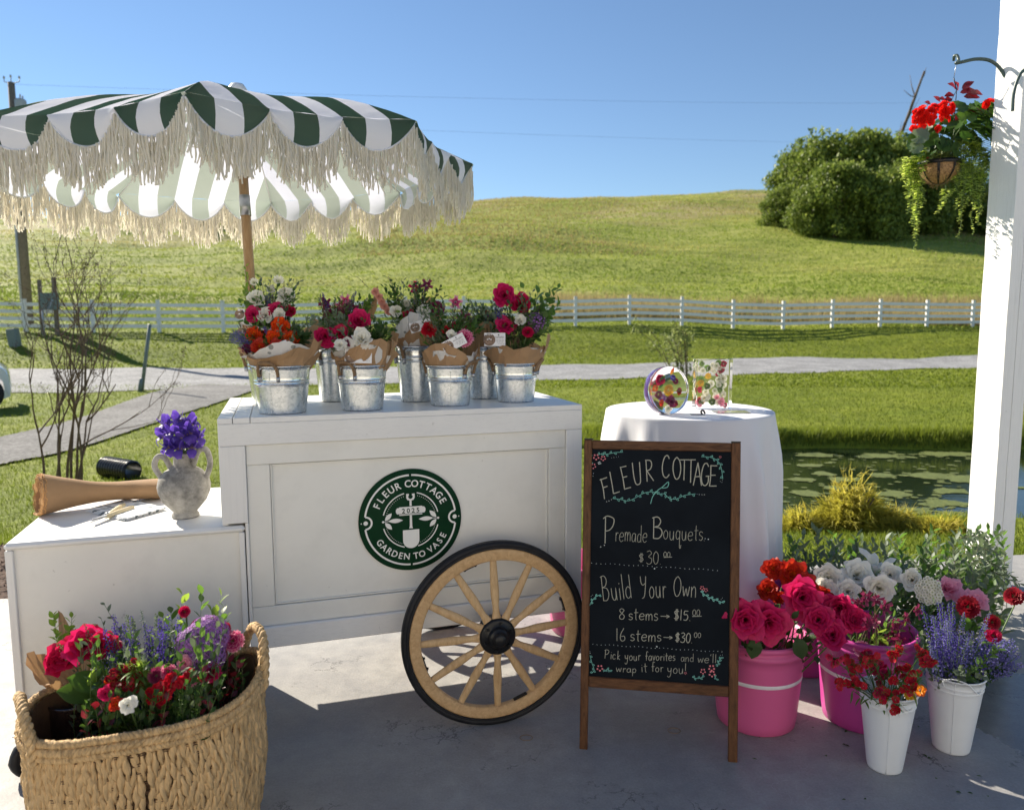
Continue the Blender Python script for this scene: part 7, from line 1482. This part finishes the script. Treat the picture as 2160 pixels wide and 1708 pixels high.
# ================================================================== WRAPPED BOUQUETS IN THE GALVANISED BUCKETS
def Z4(x, y): return ((520+x*.40741)/1.15741, (620+y*.40741)/1.15741)
def Z6(x, y): return ((560+x*.18735)/1.15741, (640+y*.18735)/1.15741)
def Z7b(x, y): return ((1000+x*.18735)/1.15741, (640+y*.18735)/1.15741)
def bouquet(label, bk_, h, P, items, sprs, wraps, card=None, extra=None):
    """items: (picture x, y, radius px, depth offset, kind, material, tilt)"""
    c = bk_.location.copy(); y0 = c.y; base = c+Vector((0, 0, h-.02)); t = thing('bouquet', base, label, 'bouquet', 'wrapped bouquets on the cart')
    for (x, y, r_, dy, kind, m_, up_) in items:
        p = D(*P(x, y), y0+dy); R0 = r_/FPX*y0*(.92 if m_ is WPET else 1.04); d = toc(p, up_, .14); q = M()
        if kind == 'rose': f = rose(R0, 20, .35, 1.35)
        elif kind == 'open': f = rose(R0, 22, .6, 1.0)
        elif kind == 'pom': f = pom(R0, 60)
        elif kind == 'allium': f = allium(R0, 190)
        elif kind == 'bell': f = q0
        elif kind == 'star': f = flatflower(R0, 10, .5, .25)
        q.join(f, orient(p-d*R0*.5, d, rnd.random()*6)); part({'allium': 'flower_globe', 'pom': 'frilled_bloom', 'bell': 'bell_bloom', 'star': 'star_bloom'}.get(kind, 'rose'), q, [STEMG, m_] if kind == 'allium' else m_, t)
        q = M(); q.tube([p-d*R0*.5, base+Vector((rnd.uniform(-.02, .02), 0, .02))], .002, 5); part('stem', q, STEMG, t)
    for (x, y, dy, kind, m_, n_, L, W) in sprs:
        tip = D(*P(x, y), y0+dy); q = M(); b = base+Vector((rnd.uniform(-.03, .03), dy*.4, .05))
        if kind == 'spike': spike(q, b, tip, n_, L, W, 0, 1, .62)
        else: sprig(q, b, tip, n_, L, W, start=.35)
        part('flower_spike' if kind == 'spike' else 'leafy_sprig', q, [STEMG, m_], t)
    xs_ = [P(q[0], q[1])[0] for q in items]; ys_ = [P(q[0], q[1])[1] for q in items]; xa_, xb_, ya_, yb_ = min(xs_)-14, max(xs_)+14, min(ys_)-8, max(ys_)+4
    for k in range(44):
        tip = D(rnd.uniform(xa_-6, xb_+6), rnd.uniform(ya_-12, yb_), y0+rnd.uniform(-.085, .04)); q = M(); b = base+Vector((rnd.uniform(-.04, .04), rnd.uniform(-.03, .01), .03))
        if k % 4 == 0: spike(q, b, tip, 34, .012, .0045, 0, 1, .6); part('airy_spray', q, [STEMR, (PLUM, SAGE, NEPE)[k % 3]], t)
        else: sprig(q, b, tip, 10, .034, .013+.006*(k % 3 == 0), start=.45); part('leafy_sprig', q, [STEMG, (LEAFD, SAGE, LEAFM)[k % 3]], t)
    for (axx, axy, r0, r1, L, a0, a1, m_, sd2, rg) in wraps: paper(base+Vector((0, 0, -.04)), Vector((axx, axy, 1)), r0, r1, L, a0, a1, m_, t, sd2, rg, flare=.8, name='paper_wrap' if m_ is KRAFT else 'tissue_wrap')
    if card:
        (x0, y0_, x1, y1_, hh) = card; yc = y0-.085*1.0+card_off.get(label, 0); a = D(*P(x0, y0_), yc); b = D(*P(x1, y1_), yc); u = (b-a); Lc = u.length; u.normalize(); nn = Vector((0, -1, .12)).normalized(); nn = (nn-u*nn.dot(u)).normalized(); v = nn.cross(u); 
        if v.z < 0: v = -v
        Hc = hh/FPX*yc; m4 = Matrix.Translation(a) @ Matrix((u, v, nn)).transposed().to_4x4(); q = M(); q.box((0, 0, -.0008), (Lc, Hc, 0), mat=m4, bev=.0003); cdp = part('card', q, CARD, t, label='small white care card with a round photo and fine print')
        pl2 = lambda X, Y: (m4 @ Vector((X, Y, .0006)), nn)
        q = M(); dot(q, Lc*.24, Hc*.48, Hc*.46, pl2, n=20, thick=0); part('round_picture', q, PHOTO, cdp); q = M()
        for k in range(5): stroke(q, [(Lc*.03+k*Lc*.075, Hc*.80), (Lc*.045+k*Lc*.075, Hc*.92)], pl2, .002, 0, 1, .0004)
        for k in range(3): dot(q, Lc*(.16+.08*k), Hc*(.5+.05*(k % 2)), Hc*.055, pl2, n=7, thick=.0004)
        part('picture_light', q, CARD, cdp, kind='stuff'); q = M(); dot(q, Lc*.68, Hc*.84, Hc*.055, pl2, n=10, thick=.0002)
        write(q, 'Market Stem' if False else 'garden to vase', Lc*.52, Hc*.62, Lc*.95, Hc*.62, Hc*.13, pl2, .0007) if False else None
        P_ = [(Lc*(.50+.035*i), Hc*(.64+(.07 if i % 2 else -.02)+.03*math.sin(i*3))) for i in range(13)]; stroke(q, P_, pl2, .0009, 0, 3, .0002)
        for k, (xa, xb) in enumerate(((.55, .94), (.52, .95), (.60, .93), (.66, .94))):
            n9 = int((xb-xa)*40)
            for j in range(n9):
                if (j*7+k*3) % 5: X = Lc*(xa+(xb-xa)*j/n9); stroke(q, [(X, Hc*(.48-.10*k)), (X+Lc*.016, Hc*(.48-.10*k))], pl2, .0011, 0, 1, .0002)
        part('fine_print', q, INK, cdp, kind='stuff')
    return t
card_off = {}
B1, B2, B3, B4, T1, T2, T3, T0 = bk
w_ = lambda n, x0, x1, y0, y1, m_, L=.034, W=.015, k=12: [(rnd.uniform(x0, x1), rnd.uniform(y0, y1), rnd.uniform(-.05, .07), 'leaf', m_, k, L, W) for _ in range(n)]
sp_ = lambda n, x0, x1, y0, y1, m_, r_=.010, s_=.0052, k=50: [(rnd.uniform(x0, x1), rnd.uniform(y0, y1), rnd.uniform(-.05, .06), 'spike', m_, k, r_, s_) for _ in range(n)]
KW = lambda r1, L, s, ax=0., rg=.16: [(ax, .10, .055, r1*.88, L*.70, -95, 100, KRAFT, s, rg), (ax, .0, .060, r1*.95, L*.98, 70, 215, KRAFT, s+2, rg*1.3), (ax, .10, .050, r1*.84, L*.71, -100, 95, TISSUE, s+1, rg*.7)]
bouquet('orange and red roses in kraft paper, leftmost front bouquet', B1, .16, Z6, [(320, 960, 20, -.03, 'rose', ORNG, .35), (655, 840, 22, -.01, 'rose', ORNG, .4), (590, 1000, 20, -.05, 'rose', ORNG, .3), (800, 990, 20, -.04, 'open', ORNG, .5), (390, 1095, 19, -.07, 'open', ORNR, .5), (600, 1090, 19, -.08, 'open', ORNR, .5), (470, 960, 14, .0, 'rose', ORNR, .5), (230, 1120, 10, -.04, 'pom', PLUM, .4)],
        w_(16, 780, 1120, 620, 980, SAGE, .040, .014)+w_(8, 820, 1050, 760, 1020, LEAFD, .045, .024)+sp_(11, -30, 160, 880, 1010, NEPE)+sp_(5, 180, 560, 840, 980, VIOL, .008), KW(.145, .155, 1.3), (440, 1300, 795, 1165, 27))
bouquet('white roses and pink ranunculus, tallest bouquet behind the orange roses', T0, .18, Z6, [(345, 495, 23, -.04, 'rose', WPET, .5), (745, 450, 23, .0, 'rose', WPET, .5), (310, 680, 20, -.08, 'open', HOT, .2), (600, 610, 18, -.06, 'open', HOT, .7), (470, 700, 22, -.06, 'rose', WPET, .3), (690, 580, 18, -.03, 'rose', WPET, .5), (655, 690, 16, -.08, 'rose', WPET, .5), (800, 650, 15, -.04, 'rose', CRIM, .4), (320, 255, 10, 0, 'star', WPET, .6), (640, 230, 13, 0, 'star', WPET, .6), (540, 350, 11, 0, 'star', WPET, .5), (700, 380, 9, -.02, 'star', WPET, .5)],
        w_(7, 180, 330, 20, 330, LEAFB, .030, .016)+w_(10, 150, 300, 420, 780, LEAFM, .034, .020)+w_(9, 350, 640, 230, 460, SAGE, .024, .009)+sp_(4, 380, 600, 300, 600, NEPE)+[(210, -10, .02, 'leaf', LEAFB, 16, .036, .016)], [(-.05, .05, .05, .10, .17, -100, 90, KRAFT, 4.4, .15), (-.05, .05, .05, .095, .18, -100, 90, TISSUE, 5.4, .15)], (110, 745, 200, 745, 22))
bouquet('hot pink and white roses in kraft paper, second front bouquet', B2, .156, Z6, [(1250, 970, 27, -.05, 'rose', HOT, .15), (1680, 780, 27, -.02, 'rose', HOT, .4), (1440, 930, 21, -.05, 'open', CRIM, .3), (1725, 1010, 27, -.08, 'rose', WPET, .4), (1440, 1075, 17, -.10, 'open', WPET, .5), (1610, 790, 15, .02, 'rose', CRIM, .3), (1590, 1020, 12, -.08, 'pom', PLUM, .3)],
        w_(16, 1060, 1500, 600, 820, SAGE, .045, .015)+w_(12, 1850, 2150, 760, 960, LEAFD, .040, .022)+sp_(6, 1300, 1500, 820, 1000, NEPE)+sp_(3, 1560, 1680, 650, 800, PLUM), KW(.128, .165, 2.2, .05, .2), (1500, 1312, 1855, 1318, 30))
bouquet('plum columbines and dusky sprays, bouquet behind the second bucket', T1, .205, Z6, [(1250, 540, 9, 0, 'bell', PLUM, .2), (1370, 650, 14, -.02, 'pom', PLUM, .3), (1600, 590, 11, 0, 'bell', PLUM, .2), (1450, 560, 10, 0, 'bell', STRP, .3), (1520, 500, 9, .02, 'bell', STRP, .3), (1390, 740, 12, 0, 'bell', PLUM, .2), (1530, 720, 14, 0, 'pom', STRP, .3), (1470, 660, 10, 0, 'bell', PINKP, .3)],
        sp_(14, 1220, 1620, 480, 720, PLUM, .011)+[(1215, 410, 0, 'spike', VIOL, 60, .010, .006), (1650, 385, 0, 'spike', VIOL, 60, .010, .006), (1800, 470, 0, 'spike', VIOL, 60, .010, .006)]+w_(12, 1080, 1750, 440, 760, SAGE, .040, .015)+w_(6, 1640, 1900, 400, 640, LEAFM, .045, .026), [(.1, .05, .05, .10, .14, -100, 100, KRAFT, 6.1, .15), (.25, .15, .05, .10, .26, 60, 130, KRAFT, 7.1, .15)])
bouquet('white roses with peach snapdragon, bouquet behind the third bucket', T2, .212, Z4, [(1095, 345, 17, -.04, 'rose', WPET, .3), (1265, 360, 22, -.03, 'rose', WPET, .3), (1170, 365, 14, -.04, 'open', CRIM, .3), (1335, 315, 17, -.03, 'pom', PLUM, .4), (1210, 200, 12, .02, 'bell', CRIM, .3), (1280, 185, 9, .02, 'bell', PLUM, .3), (1160, 290, 10, 0, 'pom', WPET, .4)]+[(975+18*k+rnd.uniform(-6, 6), 225+30*k, 9, -.02, 'open', PEACH, .1) for k in range(5)],
        w_(18, 1000, 1330, 160, 330, LEAFD, .040, .018)+w_(9, 1080, 1300, 290, 420, SAGE, .030, .012)+w_(5, 1090, 1200, 330, 440, LEAFB, .042, .028)+[(870, 110, .03, 'leaf', STEMR, 16, .016, .008), (1040, 110, .03, 'leaf', LEAFM, 8, .030, .010)]+sp_(6, 1230, 1330, 290, 400, SAGE), [(.0, .05, .05, .092, .13, -100, 100, KRAFT, 8.3, .16), (.0, .05, .05, .088, .145, -90, 90, TISSUE, 9.3, .16), (.05, .25, .05, .11, .24, 120, 230, KRAFT, 9.9, .16)], (1190, 478, 1315, 440, 22))
bouquet('red dianthus and striped carnation in kraft paper, third front bouquet', B3, .146, Z4, [(1300, 450, 16, -.05, 'pom', REDP, .3), (1470, 440, 20, -.02, 'open', CRIM, .4), (1430, 490, 15, -.06, 'rose', WPET, .4), (1505, 495, 19, -.07, 'pom', STRP, .4), (1395, 450, 9, -.04, 'pom', REDP, .4), (1455, 290, 9, 0, 'bell', STRP, -.2), (1500, 375, 11, -.02, 'bell', PLUM, .3), (1440, 490, 8, -.04, 'bell', PLUM, .3)],
        w_(14, 1290, 1430, 380, 560, LEAFD, .032, .010)+w_(10, 1400, 1620, 360, 500, LEAFM, .040, .022)+sp_(8, 1380, 1560, 350, 460, SAGE, .012)+[(1455, 270, 0, 'spike', PLUM, 20, .010, .006), (1490, 280, 0, 'spike', PLUM, 30, .008, .005)], KW(.122, .155, 3.7, .02, .2), (1395, 600, 1525, 532, 25))
bouquet('eucalyptus and small red bud, bouquet behind the fourth bucket', T3, .205, Z4, [(1635, 358, 9, -.03, 'open', CRIM, .2), (1600, 430, 12, -.02, 'pom', WPET, .4)],
        w_(26, 1490, 1700, 260, 430, SAGE, .042, .016)+w_(12, 1480, 1680, 400, 500, LEAFM, .045, .026), [(.0, .05, .05, .085, .12, -100, 100, KRAFT, 2.9, .16)])
bouquet('two tall red roses with purple allium, bouquet at right end of the cart', B4, .146, Z4, [(1745, 250, 27, -.02, 'rose', HOT, .35), (1842, 305, 25, -.01, 'rose', CRIM, .3), (1755, 425, 25, -.05, 'open', HOT, .4), (1838, 400, 17, -.05, 'rose', WPET, .5), (1930, 400, 25, -.03, 'allium', PURP, .3), (1885, 460, 12, -.07, 'pom', CRIM, .5)],
        w_(12, 1850, 2080, 170, 400, LEAFM, .050, .032)+[(2050, 165, .02, 'spike', SAGE, 26, .010, .005), (2060, 280, .02, 'leaf', LEAFM, 8, .052, .034), (1950, 170, .0, 'leaf', LEAFM, 8, .056, .036), (1860, 180, .0, 'leaf', LEAFM, 7, .056, .036)]+sp_(6, 1690, 1760, 260, 400, VIOL, .012, .006)+w_(8, 1620, 1740, 240, 440, SAGE, .035, .020)+w_(5, 1960, 2020, 380, 460, LEAFM, .035, .022), KW(.135, .158, 5.6, .03, .08), (1625, 552, 1752, 552, 28))

# ================================================================== HANGING BASKET ON ITS BRACKET
t = thing('hanging_bracket', D(2133, 260, 4.0), 'curved dark green iron bracket fixed to the post', 'bracket'); GIR = mat('dark_green_iron', (.05, .085, .075), .4, var=.2)
hk = [(2012, 128), (2013, 119), (2019, 118), (2022, 128), (2016, 134), (2030, 131), (2060, 125), (2090, 129), (2112, 148), (2127, 180), (2133, 215), (2134, 262)]; Pb = [D(x, y, 4.12-.16*i/11) for i, (x, y) in enumerate(hk)]; Pb[-1] = D(2134, 262, 3.96)
mb = M(); mb.tube(spline(Pb[4:], 6), .0085, 10); part('arm', mb, GIR, t); mb = M(); mb.tube(spline(Pb[:5], 6), .0075, 10); part('hook', mb, GIR, t); mb = M(); mb.box((-.012, -.012, -.20), (.012, .012, .05), mat=Matrix.Translation(Pb[-1]+Vector((.0, 0, 0))) @ Matrix.Rotation(R_(17), 4, 'Z'), bev=.003); part('mounting_bar', mb, GIR, t)
mb = M(); mb.tube(spline([D(x, y, 3.86) for x, y in ((2136, 235), (2138, 200), (2146, 170), (2160, 148), (2185, 142), (2215, 150))], 6), .0075, 10); part('arm', mb, GIR, t, label='second arm curving right, out of the frame')
hc = D(1982, 345, 4.18); HR = .102; t = thing('hanging_basket', hc-Vector((0, 0, HR)), 'coir lined wire basket hanging with red geraniums and trailing lime foliage', 'hanging basket'); COIR = mat('coconut_fibre', (.34, .20, .09), .95, var=.6, vscale=120, bmp=1.2, bscale=180)
mb = M(); mb.lathe([(HR*math.cos(a)*(1+.02*math.sin(a*9)), HR*1.05*math.sin(a)) for a in [R_(-90+i*90/14) for i in range(15)]], 40, 0, Matrix.Translation(hc)); mb.lathe([(HR-.008, -.0), (HR, -.0)], 40, 0, Matrix.Translation(hc)); part('coir_liner', mb, COIR, t)
mb = M()
for i in range(420):
    a = rnd.random()*6.28; b = rnd.uniform(-1.5, -.05); q = hc+Vector((HR*1.01*math.cos(b)*math.cos(a), HR*1.01*math.cos(b)*math.sin(a), HR*1.06*math.sin(b))); e = rv(.012); mb.tube([q, q+e*.5+(q-hc)*.03, q+e], .0006, 3, caps=False)
part('coir_fibres', mb, COIR, t, kind='stuff')
mb = M(); mb.lathe([(HR+.003, -.012), (HR+.006, -.012), (HR+.006, .010), (HR+.003, .010)], 40, 0, Matrix.Translation(hc)); part('rim_band', mb, IRON, t)
for k in range(8):
    a = k*math.pi/4+.25; mb = M(); o = Vector((-math.sin(a), math.cos(a), 0))*.007; vs = []
    for i in range(11):
        b = R_(-90*i/10); q = hc+Vector((math.cos(a)*math.cos(b), math.sin(a)*math.cos(b), 1.06*math.sin(b)))*(HR+.004); vs += [q-o*(1-.5*i/10), q+o*(1-.5*i/10)]
    mb.add(vs, [(2*i, 2*i+1, 2*i+3, 2*i+2) for i in range(10)]); part('iron_strap', mb, IRON, t)
hp = Pb[4].copy(); hp.z -= .01; hp = D(2017, 138, 4.12)
for k in range(3):
    a = k*2.094+.6; e = hc+Vector((math.cos(a)*HR, math.sin(a)*HR, 0)); tp2 = D(2018, 190, 4.15); n9 = 16; mb = M()
    for i in range(n9):
        c1 = e.lerp(tp2, i/n9); c2 = e.lerp(tp2, (i+1.2)/n9); mb.tube([c1, c2], .0016, 4)
    part('chain', mb, IRON, t)
mb = M(); mb.tube([hp, D(2012, 165, 4.14)], .0015, 5); part('wire_hook', mb, STEEL, t); mb = M(); mb.tube([D(2012, 165, 4.14), D(2018, 190, 4.15)], .003, 5); part('chain_top', mb, IRON, t)
def HP(x, y, dy=0.): return D((1800+x*.46854)/1.15741, (100+y*.46854)/1.15741, 4.18+dy)
# geranium leaves: round, scalloped, ribbed
def ger_leaf(r):
    q = M(); n = 28; vs = [Vector((0, 0, 0))]; ts = [0]
    for ring in (.5, 1.):
        for i in range(n):
            a = -2.75+5.5*i/(n-1); rr = r*ring*(1+.07*math.sin(a*9)*(ring == 1)); vs.append(Vector((rr*math.cos(a), rr*math.sin(a), r*.22*ring*ring+.035*r*math.cos(a*14)*ring))); ts.append(ring)
    q.add(vs, [(0, i, i+1) for i in range(1, n)]+[(i, n+i, n+i+1, i+1) for i in range(1, n)], 0, ts); return q
for i in range(120):
    x = rnd.choice((rnd.uniform(915, 1150), rnd.uniform(1130, 1370), rnd.uniform(1150, 1360))); y = rnd.uniform(350, 570) if x > 1150 else rnd.uniform(420, 590); p = HP(x, y, rnd.uniform(-.12, .12)); d = (p-hc); d.normalize(); q = M(); d = (d*.8+Vector((0, -.5, .3))+rv(.35)).normalized(); q.join(ger_leaf(rnd.uniform(.032, .052)), orient(p, d, rnd.random()*6)); part('geranium_leaf', q, LEAFD if i % 4 else LEAFM, t)
    if i % 2 == 0: q = M(); q.tube([p, hc+Vector((rnd.uniform(-.05, .05), 0, .02))], .0014, 4); part('leaf_stalk', q, STEMG, t)
for (x, y, r_) in ((950, 500, .045), (930, 560, .035)): q = M(); q.join(ger_leaf(r_), orient(HP(x, y, -.13), Vector((-.3, -.9, .3)))); part('geranium_leaf', q, SAGE, t, label='pale silvery geranium leaf')
def gcluster(cx, cy, rad, n, dy):
    for i in range(n):
        a = rnd.random()*6.28; rr = rad*math.sqrt(rnd.random()); p = HP(cx+rr*math.cos(a)*1.25, cy+rr*math.sin(a), dy-.03*(1-rr/rad)); d = (Vector(((math.cos(a)*rr/rad), -.8, -math.sin(a)*rr/rad+.2))+rv(.15)).normalized(); q = M(); q.join(flatflower(.019, 5, .35, .72), orient(p, d, rnd.random()*6)); q.join(flatflower(.012, 5, .6, .7), orient(p+d*.004, d, rnd.random()*6)); part('geranium_floret', q, GRED, t)
GRED = tmat('geranium_red', [(0, (.55, .01, .008)), (1, (.85, .02, .012))], .5, .4)
gcluster(1015, 395, 72, 44, -.12); gcluster(1085, 350, 32, 14, -.10); gcluster(1325, 330, 24, 8, -.06); gcluster(1408, 365, 24, 7, -.05); gcluster(1385, 300, 12, 3, -.04); gcluster(920, 455, 10, 2, -.08)
for (x, y, dx, dz, L) in ((1140, 250, -.5, .25, .065), (1170, 250, .4, .3, .065), (1130, 280, -.9, -.1, .06), (1210, 270, .9, -.1, .07), (1060, 320, -.5, .3, .06), (1200, 380, .9, -.3, .07), (1230, 400, .4, -.6, .06), (1150, 260, -.2, .3, .06), (1160, 270, .5, .1, .075), (1180, 290, 1., -.02, .085), (1120, 300, -.8, -.3, .06), (1090, 310, -.6, .1, .055), (1010, 330, -.5, .1, .05), (1190, 365, .8, .1, .07), (1160, 380, -.3, -.4, .06), (1200, 400, .5, -.5, .05), (1000, 600, -.4, -.2, .04)):
    q = M(); q.join(leaf(L, L*.6, .3, .25, 0, 6, .8, .05), frame(HP(x, y, -.02), Vector((dx, -.25, dz)), (0, -.8, .5))); part('coleus_leaf', q, BURG, t)
for (x0, y0, x1, y1, n, r_) in ((950, 600, 920, 1100, 52, 1.), (900, 600, 900, 900, 30, 1.), (880, 640, 890, 800, 24, 1.), (930, 620, 940, 960, 34, 1.), (1090, 770, 1045, 900, 18, .95), (1150, 600, 1140, 790, 22, .9), (1240, 560, 1255, 960, 44, 1.), (1210, 560, 1200, 860, 36, 1.), (1190, 600, 1150, 1030, 36, .9), (1280, 570, 1265, 870, 34, 1.), (1310, 580, 1290, 740, 24, 1.), (1225, 700, 1235, 1010, 22, .8), (1170, 520, 1165, 660, 20, .9), (1260, 520, 1230, 640, 22, .9), (960, 560, 980, 640, 16, .9), (1060, 560, 1050, 600, 8, .8), (1300, 560, 1310, 700, 26, 1.), (1240, 520, 1285, 700, 30, 1.), (1200, 500, 1220, 720, 30, 1.), (1330, 600, 1330, 680, 14, .8), (910, 620, 905, 760, 26, 1.), (935, 600, 950, 740, 24, 1.), (980, 570, 930, 640, 18, .9)):
  for rep in range(3 if n > 20 else 2):
    dx_ = (0, 22, -20)[rep]; A, B_ = HP(x0+dx_, y0, -.09+.02*rep), HP(x1+dx_*.6+rnd.uniform(-10, 10), y1-(0, 90, 150)[rep]*(1 if y1-y0 > 220 else .3), -.09+.02*rep); A2 = hc+(A-hc)*.6; A2.z = hc.z+.03; k = 14; pts = [A2]+[A.lerp(B_, i/k)+Vector((.006*math.sin(i*1.1+x0), .006*math.cos(i*1.3), 0)) for i in range(k+1)]; q = M(); q.tube(pts, .0011, 4, 0, caps=False)
    n_l = int(n*1.4)
    for i in range(n_l):
        f = (i+.5)/n_l*k+1; j = min(int(f), k); p = pts[j].lerp(pts[min(j+1, k+1)], f-j); a = rnd.random()*6.28; d = Vector((math.cos(a), math.sin(a)-.3, rnd.uniform(-.2, .2))).normalized(); L = .031*r_*rnd.uniform(.7, 1.15)*(1-.3*i/n); q.join(leaf(L, L*.92, .3, .1, 0, 3, .75), frame(p, d, (0, -.3, 1)), 1)
    part('trailing_stem', q, [STEMG, LIME], t)
